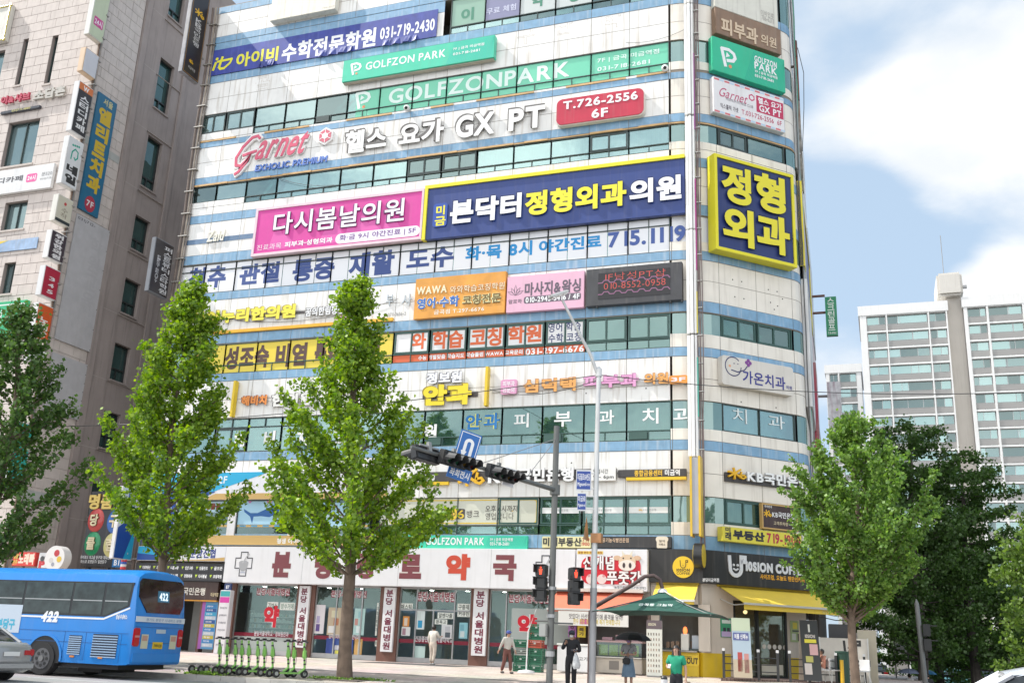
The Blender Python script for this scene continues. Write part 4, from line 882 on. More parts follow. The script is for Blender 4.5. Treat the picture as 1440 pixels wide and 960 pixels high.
for s_, a, c_ in [('정',(1015,281.5),(1055.5,240)),('형',(1062,293),(1103.5,252)),('외',(1017,340),(1059.5,298)),('과',(1065,350.5),(1109.5,309))]: T(o, F, s_, a, c_, .55, flat((.01,.018,.07)), t=.12, name='letter_side', bold=.055); T(o, F, s_, a, c_, .676, (.74,.65,.03), name='letter_face', bold=.042)
b = pbox(F,(1016,539.5),(1115,517),.34)
o = MB().prism(F, rounded(b,.12), .03, .34).build('dental_lightbox_sign', paint((.64,.60,.54),.4,var=.04,streak=.08)); tag(o, 'cream lightbox 가온치과 with a smiling face drawing on the corner bay', 'sign')
T(o, F, '가온치과', (1044.5,538), (1104,530.5), .343, (.03,.03,.22), bold=.02); T(o, F, '의원', (1105.5,547), (1113.5,543), .343, (.03,.03,.22))
c = F.at(1031,515,.34); m = MB(); k_ = circle(c,.42,24); stroke(m, F, k_[3:]+k_[:1], .045, .343); stroke(m, F, [(c[0]-.1,c[1]-.17),(c[0]+.25,c[1]-.22),(c[0]+.6,c[1]-.08),(c[0]+.75,c[1]+.1)], .05, .343); m.prism(F,circle((c[0]+.05,c[1]+.14),.03,8),.343,.347).prism(F,circle((c[0]+.25,c[1]+.14),.03,8),.343,.347); m.build('face_drawing', flat((.04,.04,.12)), o)
m = MB()
for k in range(4): m.prism(F,circle((c[0]+.82+.1*math.cos(k*math.pi/2),c[1]+.28+.1*math.sin(k*math.pi/2)),.085,10),.343,.347+k*.0004)
m.build('flower_logo', flat((.20,.05,.25)), o); MB().prism(F,circle((c[0]-.18,c[1]-.0),.06,10),.343,.347).build('cheek', flat((.7,.35,.2)), o)
o = thing('window_lettering', 'thin white letters 치 과 on the third floor corner windows', 'window lettering', (*F.P(3,0)[:2], 10.8)); T(o, F, '치', (1030.5,593), (1050,576), fd, (.7,.75,.74), bold=-.005); T(o, F, '과', (1081,600.5), (1103,586), fd, (.7,.75,.74), bold=.0)
sb_ = pbox(F,(1025,672),(1049,659.5),.2)
bank(F, 'KB국민은행 bank letters with a yellow star on the corner bay, right end behind the ginkgo', (1.2,8.44,5.6,8.82), sb_, [('KB국민은행',(F.at(1051,672,.2)[0],sb_[1]-.05,5.55,sb_[3]-.02))])
o, b = S('bank_parking_sign', 'dark brown KB국민은행 parking sign with an arrow on the corner bay', 'sign', F, (1072,742), (1120,713), .03, .2, paint((.045,.022,.02),.4,streak=.04), frame=flat((.5,.32,.12)), fw=.06); star(F, pbox(F,(1074.5,726),(1084.5,717),.2), .203, o, .004); T(o, F, 'KB국민은행', (1086,727), (1116.5,722), .203, W_, bold=.02); T(o, F, '고객주차장', (1088,737.5), (1108,734.5), .203, (.6,.5,.33)); T(o, F, '주차안내', (1075,713), (1085,710.5), .203, W_)
c = F.at(1113.5,738,.2); m = MB(); stroke(m, F, [(c[0]-.15,c[1]),(c[0]+.15,c[1])], .035, .204); stroke(m, F, [(c[0]+.02,c[1]+.14),(c[0]+.16,c[1]),(c[0]+.02,c[1]-.14)], .035, .204); m.build('arrow', flat(W_), o)
o, b = S('realtor_sign', 'yellow strip sign 미래부동산 719-1900 above the black coffee fascia', 'sign', F, (1016,760), (1127,751), .05, .4, paint((.66,.58,.06),.4,var=.05,streak=.05))
T(o, F, '미', (1020,747), (1027,741), .402, (.03,.03,.04), bold=.04); T(o, F, '래', (1020,758), (1028,748), .402, (.03,.03,.04), bold=.04); T(o, F, '부동산', (1031,757.5), (1075,748.5), .402, (.02,.02,.03), bold=.055); T(o, F, '719-1900', (1078.5,763), (1125,753.5), .402, (.42,.03,.06), bold=.035)
# ------------------------------------------------------------------ signs on the side wall, seen almost edge-on
F = SIDE
for s0, s1, z0, z1, d, col, fr, lab in [
    (.45,12,19.2,23.6,.22,(.02,.04,.2),(.74,.62,.02),'long blue side wall sign with yellow frame beside the huge square navy sign'),
    (.6,5,24.4,29.4,.11,(.6,.6,.58),None,'pale grey sign panel at the top of the narrow side wall'),
    (.6,7,12.4,18.6,.32,(.62,.62,.62),None,'white stained panel below the blue sign on the narrow side wall'),
    (9,18,13.5,18.4,.30,(.62,.50,.52),None,'faded pink banner on the narrow side wall'),
    (12,20,20,26,.25,(.55,.58,.6),None,'pale grey banner far along the narrow side wall'),
    (6,6.4,9.6,16,.45,(.30,.03,.06),None,'thin dark red blade sign on the narrow side wall'),
    (4,10,7.4,11.2,.35,(.6,.6,.6),None,'white panel low on the narrow side wall'),
    (16,23,9,15,.30,(.45,.45,.44),None,'grey panel at the far end of the narrow side wall')]:
    o = MB().fbox(F,s0,s1,z0,z1,.03,d).build('wall_sign', paint(col,.45,var=.2,streak=.3,scale=.7), bevel=.02); tag(o, lab, 'sign')
    if fr: ring(MB(), F, (s0,z0,s1,z1), .22, .05, d+.06).build('frame', paint(fr,.4,streak=.04), o)
t = thing('rusty_sign_mast', 'rusty vertical sign mast standing proud of the side wall near the top', 'mast', (*F.P(1.3,0,.2)[:2],23.4))
F2 = SIDE; s_ = 1.3
for za, zb, c_ in [(23.4,25.5,(.28,.26,.22)),(25.5,28.5,(.35,.33,.30)),(28.5,31,(.20,.07,.035)),(31,32,(.10,.08,.08))]: MB().fbox(F2,s_,s_+.35,za,zb,.13,.36).build('mast_section', paint(c_,.7,var=.45,streak=.4,scale=2.5,dirt=(.25,.08,.03)), t, bevel=.04)
m = MB()
for z in (24.5,27.5,30.5): m.fbox(F2,s_+.15,s_+.25,z,z+.1,0,.14)
m.build('bracket', flat((.2,.18,.16),.6,.4), t)
MB().tube([F2.P(s_,31.5,.38),F2.P(s_,30,.62),F2.P(s_,28,.55),F2.P(s_,25.6,.38)],.018,5).build('cable', flat((.05,.05,.05)), t)
t = thing('wall_cables', 'bundle of loose cables running down the edge of the narrow side wall', 'cables', (*F.P(.6,0,.2)[:2],6))
for k in range(6):
    _r = random.Random(k); MB().tube([F.P(.45+k*.22, 7+j*2.2, .12+.10*_r.random()+k*.02) for j in range(14)], .03, 5).build('cable', flat(((.08,.08,.08),(.5,.5,.5),(.35,.4,.4),(.1,.35,.25),(.6,.6,.6),(.15,.15,.15))[k]), t)
# green blade sign facing the street
FB = Face((0,20,0),(1,0))
b = pbox(FB,(1162.5,472),(1175.5,416.5))
t = MB().fbox(FB,b[0],b[2],b[1],b[3],-.3,0).build('blade_sign', paint((.02,.24,.11),.4,streak=.05)); tag(t, 'green vertical blade sign 스크린골프 sticking out behind the corner against the sky', 'blade sign')
letters(FB,'스크린골프',sub(b,.2,.12,.8,.98),.004,(.7,.76,.7),t,bold=.02,vert=True); letters(FB,'719-9981',sub(b,.15,.03,.85,.09),.004,(.7,.76,.7),t)
m = MB()
for z in (b[1]+1.5,b[1]+2.6): m.box(SIDE.P(16,0,.03)[0], b[0], 20.1, 20.25, z, z+.12)
m.build('arm', flat((.12,.05,.04)), t)
FB2 = Face((0,26,0),(1,0)); b = pbox(FB2,(1166,606),(1181.5,536))
t = MB().fbox(FB2,b[0],b[2],b[1],b[3],-.3,0).build('blade_sign', paint((.66,.64,.66),.5,var=.3,streak=.5,scale=2,dirt=(.3,.12,.18))); tag(t, 'peeling white and maroon blade sign low at the far edge of the side wall', 'blade sign')
MB().box(SIDE.P(22,0,0)[0]-.2,b[0]+.05,26.1,26.25,b[3]-1,b[3]-.85).build('arm', flat((.2,.18,.18)), t)
# projecting blades at the two ends of the front
t = thing('bank_blade_sign', 'grey bank blade sign edged in yellow hanging at the foot of the white duct', 'blade sign', (-7.45,-.6,6.2))
MB().fbox(FRONT,-7.20,-6.90,6.05,9.15,.42,.95).build('grey_board', paint((.38,.38,.40),.4,var=.06,streak=.06), t, bevel=.02)
MB().fbox(FRONT,-7.27,-7.18,5.95,9.2,.40,.98).fbox(FRONT,-6.92,-6.83,5.95,9.2,.40,.98).build('yellow_edge', paint((.70,.45,.03),.4,streak=.05), t)
MB().fbox(FRONT,-7.1,-7.0,8.6,8.75,0,.44).fbox(FRONT,-7.1,-7.0,6.5,6.65,0,.44).build('bracket', flat((.3,.3,.3),.4,.5), t)
t = thing('coffee_blade_sign', 'round black blade sign with yellow rim seen edge-on at the black fascia corner', 'blade sign', (-7.25,-.7,4.6))
MB().wheel((-6.95,-.75,5.2),(1,0.0,0),.5,.34,28).build('black_drum', flat((.02,.02,.02),.3), t, smooth=True); MB().wheel((-6.95,-.75,5.2),(1,0,0),.46,.38,28).build('yellow_disc', flat((.7,.5,.03),.4), t, smooth=True); MB().fbox(FRONT,-6.99,-6.91,5.3,5.38,.0,.35).build('bracket', flat((.1,.1,.1)), t)
# ------------------------------------------------------------------ ground floor shops
F = FRONT; G0 = .58
M_BROWN = paint((.16,.075,.055), .5, var=.1, streak=.05); M_ALU = paint((.42,.42,.42), .35, .5, streak=0); G_SHOP = glass((.86,.93,.91), .02, .985); M_MAROON = flat((.20,.012,.03), .4)
Xu = lambda u, v=900, d=0: F.at(u, v, d)[0]
x_ph0, x_ph1 = Xu(316,790,.45), Xu(808.5,800,.45)
PH = thing('pharmacy', 'pharmacy shopfront with wide white fascia 분당종로약국 between the bank entrance and the butcher', 'shop', (-20.5,0,G0))
fz0, fz1 = F.at(560,824,.45)[1], F.at(560,770,.45)[1]
MB().fbox(F, x_ph0, x_ph1, fz0, fz1, .03, .45).build('fascia', paint((.74,.73,.74), .4, var=.03, streak=.05), PH, bevel=.02)
m = MB()
for u in (425,560,690): x = Xu(u,800,.45); m.fbox(F,x-.008,x+.008,fz0+.02,fz1-.02,.45,.4525)
m.build('fascia_joint', flat((.4,.4,.4)), PH)
MAR = (.20,.055,.065); RED = (.56,.07,.035)
for s_, a, c_, col in [('분',(381,811),(411,775.5),MAR),('당',(441,813),(471,777),MAR),('종',(500,813),(530,778),MAR),('로',(561,813),(594,779),MAR),('약',(626,815),(662,778.5),RED),('국',(692.5,816),(727,780),MAR)]:
    b = pbox(F,a,c_,.45); letters(F,s_,b,.4535,flat((.62,.55,.50)),PH,0,'letter_outline',bold=.085); letters(F,s_,b,.457,flat(col,.4),PH,bold=.06)
def cross(F, b, d, o):
    x0,z0,x1,z1 = b; w_,h_ = x1-x0,z1-z0; p = lambda a,c: (x0+a*w_,z0+c*h_)
    m = MB(); pts = [(.3,1),(.7,1),(.7,.75),(1,.75),(1,.32),(.7,.32),(.7,0),(.3,0),(.3,.32),(0,.32),(0,.75),(.3,.75),(.3,1)]; stroke(m,F,[p(*q) for q in pts],.045,d,.004); m.build('cross_outline', flat((.06,.06,.07)), o)
    MB().prism(F,[p(.22,.55),p(.28,.3),p(.42,.2),p(.58,.2),p(.72,.3),p(.78,.55)],d,d+.005).prism(F,circle(p(.5,.57),w_*.28,20,ry=h_*.07),d+.005,d+.007).build('mortar_logo', flat((.36,.36,.37)), o)
    m = MB(); stroke(m,F,[p(.45,.55),p(.68,.85),p(.78,.92)],.06,d+.006,.004); m.build('pestle', flat((.45,.45,.46)), o)
    MB().prism(F,[p(.35,.12),p(.65,.12),p(.62,.18),p(.38,.18)],d,d+.006).build('mortar_foot', flat((.45,.47,.55)), o)
cross(F, pbox(F,(329,809),(356,776),.45), .453, PH); cross(F, pbox(F,(753,818),(781,781),.45), .453, PH)
# interior
MB().box(x_ph0+.2,x_ph1,.1,4.3,.586,.60).build('shop_floor', paint((.45,.43,.40),.3,streak=0), PH)
MB().box(x_ph0+.2,x_ph1,.06,4.3,3.70,3.80).build('ceiling', paint((.55,.55,.55),.7,streak=0), PH)
MB().box(x_ph0+.2,x_ph1,4.15,4.2,.6,3.7).build('back_wall', paint((.42,.42,.40),.6,streak=0), PH)
m = MB()
for i in range(9):
    for j in range(2): x = -28+i*1.75; m.lathe((x,.8+j*1.5,3.69),[(0,0),(.09,0),(.09,.01)],10)
m.build('ceiling_light', emit((1,.97,.9),22), PH)
sh = MB(); bt = [MB(),MB(),MB()]; _r = random.Random(3)
for xa, xb, y in [(-29.2,-26.2,1.5),(-23.6,-22.2,2.2),(-18.5,-16.0,2.6)]:
    sh.box(xa,xb,y,y+.4,.6,.75); sh.box(xa,xa+.05,y-.02,y+.4,.75,2.6); sh.box(xb-.05,xb,y-.02,y+.4,.75,2.6)
    for k in range(7):
        z = .75+k*.26; sh.box(xa+.05,xb-.05,y,y+.38,z,z+.025); x = xa+.1
        while x < xb-.2:
            w_ = _r.uniform(.07,.15); bt[_r.choice((0,0,0,1,2))].box(x,x+w_-.015,y+.04,y+.16,z+.026,z+_r.uniform(.12,.21)); x += w_
sh.build('shelf', flat((.66,.67,.66)), PH)
for k, c_ in enumerate([(.62,.66,.64),(.30,.40,.36),(.5,.42,.3)]): o = bt[k].build('medicine_boxes', flat(c_), PH); o['kind'] = 'stuff'
MB().box(-24.8,-20.8,2.6,3.2,.6,1.65).build('counter', paint((.55,.52,.48),.4,streak=0), PH)
# pilasters and segments
segs = [(Xu(325),Xu(412),'show'),(Xu(438),Xu(531),'posters'),(Xu(558),Xu(660),'door'),(Xu(686),Xu(806),'show2')]
zt = fz0+.02
for xa, xb in [(x_ph0,segs[0][0]),(segs[0][1],segs[1][0]),(segs[1][1],segs[2][0]),(segs[2][1],segs[3][0]),(segs[3][1],x_ph1)]: MB().fbox(F,xa+.003,xb-.003,G0,zt,-.25,.06).build('pillar', M_BROWN, PH)
for xa, xb, kind in segs:
    m = MB(); ring(m, F, (xa,G0+.02,xb,zt), .05, -.14, -.04); m.fbox(F,xa+.05,xb-.05,G0+.07,G0+.22,-.14,-.05)
    cut = {'show':[.0],'posters':[.33,.72],'door':[.24,.77],'show2':[.2]}[kind]
    for c_ in cut:
        if c_: x = xa+(xb-xa)*c_; m.fbox(F,x-.03,x+.03,G0+.22,zt-.05,-.14,-.045)
    if kind in ('door','posters'):
        m.fbox(F,xa+.05,xb-.05,2.78,2.84,-.13,-.05) if kind == 'door' else None
    if kind == 'door': x = xa+(xb-xa)*.48; m.fbox(F,x-.03,x+.03,G0+.22,2.78,-.13,-.06); m.fbox(F,xa+(xb-xa)*.48+.05,xa+(xb-xa)*.48+.42,G0+.25,2.76,-.3,-.28)
    m.build('glazing_frame', M_ALU, PH); MB().fbox(F,xa+.05,xb-.05,G0+.2,zt-.05,-.10,-.092).build('shop_window', G_SHOP, PH)
    MB().fbox(F,xa+.06,xb-.06,1.40,1.56,-.091,-.088).build('maroon_stripe', M_MAROON, PH)
def poster(name, box, cols, o=PH, d=-.086):
    """small window poster made of a few printed blocks"""
    p = MB().fbox(F,box[0],box[2],box[1],box[3],d-.004,d).build(name, flat(cols[0]), o); r = random.Random(int(box[0]*100))
    for k, c_ in enumerate(cols[1:]):
        a = r.uniform(.06,.45); z = .08+.84*k/max(len(cols)-1,1); sheet(F, sub(box,a,z,min(a+r.uniform(.3,.5),.95),z+.75/max(len(cols)-1,1)), d, flat(c_), p, 'printed_block', .002)
    return p
for a, c_ in [((360,836.5),(408,826.5)),((465,839.5),(516,830)),((586,845),(640,832)),((715,847),(773,836))]:
    b = pbox(F,a,c_,-.08); letters(F,'분당서울대병원',b,-.086,(.76,.72,.72),PH,0,'letter_outline',bold=.09); letters(F,'분당서울대병원',b,-.082,(.30,.01,.04),PH,bold=.015)
for a, c_ in [((369,881),(393.5,851.5)),((727,895),(755.5,863.5))]:
    b = pbox(F,a,c_,-.08); letters(F,'약',b,-.086,(.80,.76,.76),PH,0,'letter_outline',bold=.10); letters(F,'약',b,-.080,(.62,.012,.03),PH,bold=.055)
def slip(a, c_, s_, col=(.05,.07,.06), bgc=(.74,.76,.70), vert=False):
    b = pbox(F,a,c_,-.08); p = MB().fbox(F,b[0],b[2],b[1],b[3],-.09,-.086).build('paper_slip', flat(bgc), PH); letters(F,s_,sub(b,.08,.12,.92,.88),-.084,col,p,bold=.02,vert=vert)
slip((375,856),(391.5,846),'기브스'); slip((393,857),(415,847),'방수거메',(.2,.3,.24)); slip((527,893),(533,847),'기브스방수기',vert=True); slip((562,857.5),(580.5,848),'패스틱'); slip((643,857.5),(661,848.5),'구충제'); slip((643,866.5),(661,858.5),'커큐민'); slip((615,869),(638,861),'알벤다졸'); slip((611,877),(629,870.5),'경옥고')
slip((527,908),(532,900),'약국')
poster('window_poster', pbox(F,(441,890),(458,850),-.08), [(.70,.66,.68),(.12,.07,.25),(.42,.36,.55),(.66,.64,.66)]); poster('window_poster', pbox(F,(459,892),(483,854),-.08), [(.50,.40,.28),(.72,.70,.68),(.45,.18,.10),(.62,.58,.40)]); poster('window_poster', pbox(F,(496,892),(514,855),-.08), [(.40,.58,.56),(.66,.74,.74),(.5,.25,.22),(.30,.50,.52)])
poster('window_poster', pbox(F,(457,921),(497,898),-.08), [(.03,.06,.25),(.60,.55,.10),(.5,.5,.55),(.05,.1,.3)]); poster('window_poster', pbox(F,(497,922),(510,898),-.08), [(.52,.30,.10),(.62,.46,.26)])
poster('window_poster', pbox(F,(566,880),(576,866),-.08), [(.62,.25,.05),(.66,.55,.45)]); poster('window_poster', pbox(F,(564,893),(577,881),-.08), [(.66,.67,.66),(.35,.2,.25)]); poster('window_poster', pbox(F,(583,884),(598,857),-.08), [(.62,.68,.68),(.03,.30,.52),(.55,.62,.6)]); poster('window_poster', pbox(F,(620,897),(636,878),-.08), [(.66,.66,.66),(.1,.12,.14),(.5,.5,.52)])
poster('window_poster', pbox(F,(645,897),(658,875),-.08), [(.25,.52,.58),(.55,.62,.62),(.16,.38,.45)]); MB().fbox(F,*[(lambda b:(b[0],b[2],b[1],b[3]))(pbox(F,(581,931),(598,908),-.08))][0],-.09,-.086).build('frosted_panel', flat((.42,.55,.52)), PH)
MB().fbox(F,segs[0][0]+.06,segs[0][1]-.06,G0+.22,1.39,-.091,-.088).fbox(F,segs[3][0]+1.0,segs[3][1]-.06,1.57,3.0,-.091,-.088).build('frosted_film', film((.50,.55,.52),.35), PH)
for a, c_, s_ in [((357,893),(406,888),'분당서울대학교 · 정보원안과'),((462,897),(505,892),'심덕택피부과 · 해비치안내과'),((583,901.5),(637,895.5),'건강증진 분당서울대학교'),((742,905),(766,900),'정형외과')]: letters(F,s_,pbox(F,a,c_,-.08),-.085,(.72,.66,.68),PH)
o = None
for (BL,TR),lab in zip([((413,909.5),(436.5,823.5)),((534,915.5),(557,825.5)),((662,921),(686,827.5))],['white vertical banner 분당 서울대병원 on the pharmacy pillar nearest the bus','white vertical banner 분당 서울대병원 on the pillar left of the pharmacy door','white vertical banner 분당 서울대병원 on the pillar right of the pharmacy door']):
    b = pbox(F,BL,TR,.2); o = MB().fbox(F,b[0],b[2],b[1],b[3],.07,.2).build('pillar_banner', paint((.72,.71,.72),.4,var=.03,streak=.04), bevel=.01); tag(o, lab, 'banner', 'white banners on the pharmacy pillars'); letters(F,'분당 서울대병원',sub(b,.2,.03,.8,.97),.203,(.16,.02,.045),o,vert=True,bold=.035,gap=.1)
# butcher
x0b, x1b = x_ph1+.01, Xu(911,800,.5)
BU = thing('butcher_shop', 'open butcher shop under the red cow sign and orange awning', 'shop', ((x0b+x1b)/2,0,G0))
MB().box(x0b,x1b,3.9,4.1,.6,3.9).build('back_wall', paint((.10,.07,.06),.7,streak=0), BU); MB().box(x0b,x0b+.12,0,4,.6,3.9).box(x1b-.12,x1b,0,4,.6,3.9).build('side_wall', paint((.2,.15,.13),.7,streak=0), BU)
MB().box(x0b+.13,x1b-.13,.05,3.9,.583,.6).build('shop_floor', paint((.25,.22,.2),.4,streak=0), BU); MB().fbox(F,x0b,x1b,3.4,4.1,-.1,.02).build('shutter_box', paint((.35,.33,.30),.5), BU)
m = MB(); _r = random.Random(6)
for k in range(7): z = 1.6+.5*(k%3); x = x0b+.5+k*.5; m.box(x,x+.4,3.5,3.85,z,z+.35)
m.build('stock', paint((.30,.10,.08),.6,island=.7,streak=0), BU)
b = pbox(F,(809,829),(910,772),.6)
o = MB().fbox(F,b[0],b[2],b[1],b[3],.05,.55).build('butcher_sign', paint((.74,.73,.74),.4,var=.03,streak=.05), bevel=.02); tag(o, 'white signboard 신개념 푸줏간 with a red panel and a cow face', 'sign')
rb = pbox(F,(817,820),(901,783),.56); MB().prism(F,rounded(rb,.35),.551,.565).build('red_panel', flat((.58,.015,.03),.35), o)
for s_, a, c_ in [('신개념',(820,800.5),(864,781.5)),('푸줏간',(853,821.5),(902,802.5))]:
    q = pbox(F,a,c_,.56); letters(F,s_,q,.566,flat((.10,.0,.0)),o,.012,'letter_outline',bold=.10); letters(F,s_,q,.58,(.78,.76,.74),o,bold=.03)
c = F.at(882,789,.57); Cw = MB().prism(F,circle((c[0],c[1]-.02),.36,20,ry=.30),.567,.59).build('cow_head', flat((.66,.50,.34)), o); MB().prism(F,circle((c[0],c[1]-.16),.36,20,ry=.22),.59,.60).build('cow_muzzle', flat((.74,.68,.6)), o)
MB().prism(F,circle((c[0]-.42,c[1]+.14),.16,12,ry=.10),.567,.585).prism(F,circle((c[0]+.42,c[1]+.14),.16,12,ry=.10),.567,.585).build('cow_ear', flat((.62,.42,.28)), o); MB().prism(F,[(c[0]-.2,c[1]+.24),(c[0]-.08,c[1]+.25),(c[0]-.22,c[1]+.44)],.567,.583).prism(F,[(c[0]+.08,c[1]+.25),(c[0]+.2,c[1]+.24),(c[0]+.22,c[1]+.44)],.567,.583).build('cow_horn', flat((.72,.66,.52)), o)
MB().prism(F,circle((c[0]-.13,c[1]-.16),.06,10,ry=.11),.60,.604).prism(F,circle((c[0]+.13,c[1]-.16),.06,10,ry=.11),.60,.604).prism(F,circle((c[0]-.16,c[1]+.13),.035,8),.59,.594).prism(F,circle((c[0]+.16,c[1]+.13),.035,8),.59,.594).build('cow_eyes_nostrils', flat((.05,.03,.03)), o)
c = F.at(838,812,.57); MB().prism(F,circle((c[0]-.22,c[1]-.05),.2,14),.566,.575).prism(F,circle((c[0]+.25,c[1]-.05),.2,14),.566,.575).build('small_animals', flat((.72,.60,.56)), o); MB().prism(F,circle((c[0]-.3,c[1]+.08),.06,8),.566,.577).prism(F,circle((c[0]+.33,c[1]+.08),.06,8),.566,.577).build('small_ears', flat((.6,.3,.3)), o)
q = pbox(F,(812,778.5),(848,774.5),.56); sheet(F,q,.551,flat((.72,.52,.1)),o,'yellow_label'); letters(F,'명품 한우 한돈 정육점',sub(q,.04,.1,.96,.9),.557,(.3,.05,.02),o); letters(F,'농협인증점 031-719-2992',pbox(F,(864,827.5),(908,824),.56),.553,(.15,.15,.15),o)
def awning(name, label, F, s0, s1, zt, zb, d0, d1, val, mat, text=None, valmat=None, cat='awning', shrink=0.):
    o = MB(); n = 8
    P = lambda s,z,d: F.P(s,z,d)
    for k in range(n):
        a, b_ = s0+(s1-s0)*k/n, s0+(s1-s0)*(k+1)/n
        o.quad(P(a,zb,d1),P(b_,zb,d1),P(b_,zt,d0),P(a,zt,d0)); o.quad(P(a,zb-.02,d1),P(a,zt-.02,d0),P(b_,zt-.02,d0),P(b_,zb-.02,d1))
    o = tag(o.build(name, mat), label, cat)
    MB().fbox(F,s0,s1,zb-val,zb-.025,d1-.03,d1).build('valance', valmat or mat, o)
    MB().fbox(F,s0-.04,s1+.04,zb-.06,zb+.02,d1+.001,d1+.07).build('front_bar', flat((.62,.60,.56),.35,.4), o); MB().fbox(F,s0-.02,s1+.02,zt-.02,zt+.08,d0-.1,d0-.01).build('cassette', valmat or mat, o)
    for s_ in (s0+.12,s1-.12): MB().tube([P(s_,zt-.5,.05),P((s_),zb-.05,(d0+d1)/2),P(s_,zb-.03,d1-.02)],.025,6).build('arm', flat((.55,.55,.53),.4,.5), o)
    if text: letters(F,text,(s1-1.6,zb-val+.04,s1-.25,zb-.06),d1,(.75,.66,.3),o)
    return o
M_ORNG = paint((.66,.16,.09),.7,var=.06,streak=.03); M_YEL = paint((.74,.53,.06),.65,var=.05,streak=.04)
awa = awning('awning', 'orange red fabric awning over the butcher counter', F, Xu(783,840,.3), Xu(905,840,.3), 3.80, 2.98, .15, 1.5, .12, M_ORNG)
o = MB().fbox(F,*[(lambda b:(b[0],b[2],b[1],b[3]))(pbox(F,(785,878),(884,861),1.56))][0],1.585,1.595).build('apron_banner', flat((.66,.64,.60)), None); tag(o, 'white printed banner hanging from the orange awning edge', 'banner'); q = pbox(F,(800,869.5),(876,864),1.6)
letters(F,'맛있다! 신선함! 고기에 품격을 담다!',q,1.597,(.12,.1,.1),o,bold=.02); letters(F,'한우 한돈 정육 도매 특가 판매합니다',pbox(F,(806,876.5),(872,871),1.6),1.597,(.55,.42,.08),o,bold=.02); sheet(F,pbox(F,(815,877),(838,870.5),1.6),1.595,flat((.45,.10,.25)),o,'printed_block',.001)
MB().fbox(F,Xu(783,840,.3)-.05,Xu(905,840,.3)+.05,3.72,3.86,.1,.6).build('awning_canopy_beam', paint((.62,.58,.52),.5), BU)
o = thing('meat_counter', 'white chest freezer with stickers beside the grey signal pole', 'freezer', (-13.2,-1.3,.55)); gx = Xu(784,926,1.6); gx2 = Xu(832,926,1.6)
MB().fbox(F,gx,gx2,gz(-1.5)+.03,1.55,1.0,1.7).build('cabinet', paint((.70,.70,.70),.35,var=.04,streak=.05), o, bevel=.04); MB().fbox(F,gx-.02,gx2+.02,1.56,1.64,.98,1.72).build('lid', flat((.75,.74,.7)), o, bevel=.02); letters(F,'고기',(gx2-.5,1.0,gx2-.15,1.15),1.701,(.1,.1,.1),o)
o = thing('display_fridge', 'glass meat display case with green price cards under the orange awning', 'display case', (-10.7,-.9,.57)); gx, gx2 = Xu(838,920,1.0), Xu(903,920,1.0)
MB().fbox(F,gx,gx2,gz(-1)+.03,1.15,.2,1.0).build('base', paint((.50,.45,.38),.5,var=.1), o, bevel=.02); MB().fbox(F,gx,gx2,1.16,1.2,.2,1.08).build('ledge', flat((.62,.6,.55)), o); MB().fbox(F,gx+.03,gx2-.03,1.2,1.75,.95,.96).build('front_glass', glass((.9,.95,.92),.02,.92), o); MB().fbox(F,gx,gx2,1.75,1.82,.3,1.0).build('top_rail', flat((.5,.35,.35)), o)
m = MB(); n = 4
for k in range(n): a = gx+.1+(gx2-gx-.2)*k/n; m.fbox(F,a,a+(gx2-gx-.2)/n-.06,1.25,1.66,.90,.91)
m.build('price_card', flat((.45,.60,.12)), o); MB().fbox(F,gx+.55,gx+.95,.72,1.05,1.0,1.01).build('vent_grille', flat((.2,.18,.16)), o)
t_ = MB(); 
for k in range(3): t_.fbox(F,gx+.2+k*.55,gx+.6+k*.55,1.83,1.95+.1*(k%2),.45,.8)
t_.build('tray', paint((.55,.35,.4),.5,streak=0), o)
for k, (u, c_, tx, lab) in enumerate([(812,(.70,.52,.04),'정육 할인 특가','narrow yellow vertical price banner hanging in the butcher shop doorway'),(799,(.32,.12,.35),'한우 등심','narrow purple vertical banner hanging left of the yellow one in the butcher shop')]):
    x = Xu(u,890,.9); o = MB().fbox(F,x,x+.34,1.9,3.15,.88,.9).build('hanging_banner', flat(c_)); tag(o, lab, 'banner'); letters(F,tx,(x+.06,1.95,x+.28,3.1),.902,(.1,.05,.03),o,vert=True,bold=.03)
# cafe
CAFE = thing('coffee_shop', 'corner coffee shop with black fascia, cream wall and yellow counter', 'shop', (-6.2,.5,G0))
zc0, zc1 = 4.18, F.at(960,772,.3)[1]; xc0 = x1b+.02
M_BLK = paint((.022,.021,.021),.4,var=.1,streak=.06)
# fascia follows the corner
path = [(xc0,-.28),(-6.9,-.28)] + [CHAM.P(s_,0,.34)[:2] for s_ in (.35,5.75)] + [SIDE.P(1.3,0,.3)[:2]]
m = MB()
for (p, q) in zip(path, path[1:]):
    p, q = Vector(p), Vector(q); tt = (q-p).normalized(); nn = Vector((tt.y,-tt.x)); i = len(m.v); a = p-nn*.3; b_ = q-nn*.3
    m.v += [(p.x,p.y,zc0),(q.x,q.y,zc0),(b_.x,b_.y,zc0),(a.x,a.y,zc0),(p.x,p.y,zc1),(q.x,q.y,zc1),(b_.x,b_.y,zc1),(a.x,a.y,zc1)]; m.f += [(i,i+3,i+2,i+1),(i+4,i+5,i+6,i+7),(i,i+1,i+5,i+4),(i+2,i+3,i+7,i+6)]
m.f += [(0,4,7,3)]
m.build('black_fascia', M_BLK, CAFE)
dF = .285; c = F.at(961,797,dF); MB().prism(F,circle(c,.43,32),dF,dF+.06).build('round_logo', flat((.74,.50,.02),.4), CAFE)
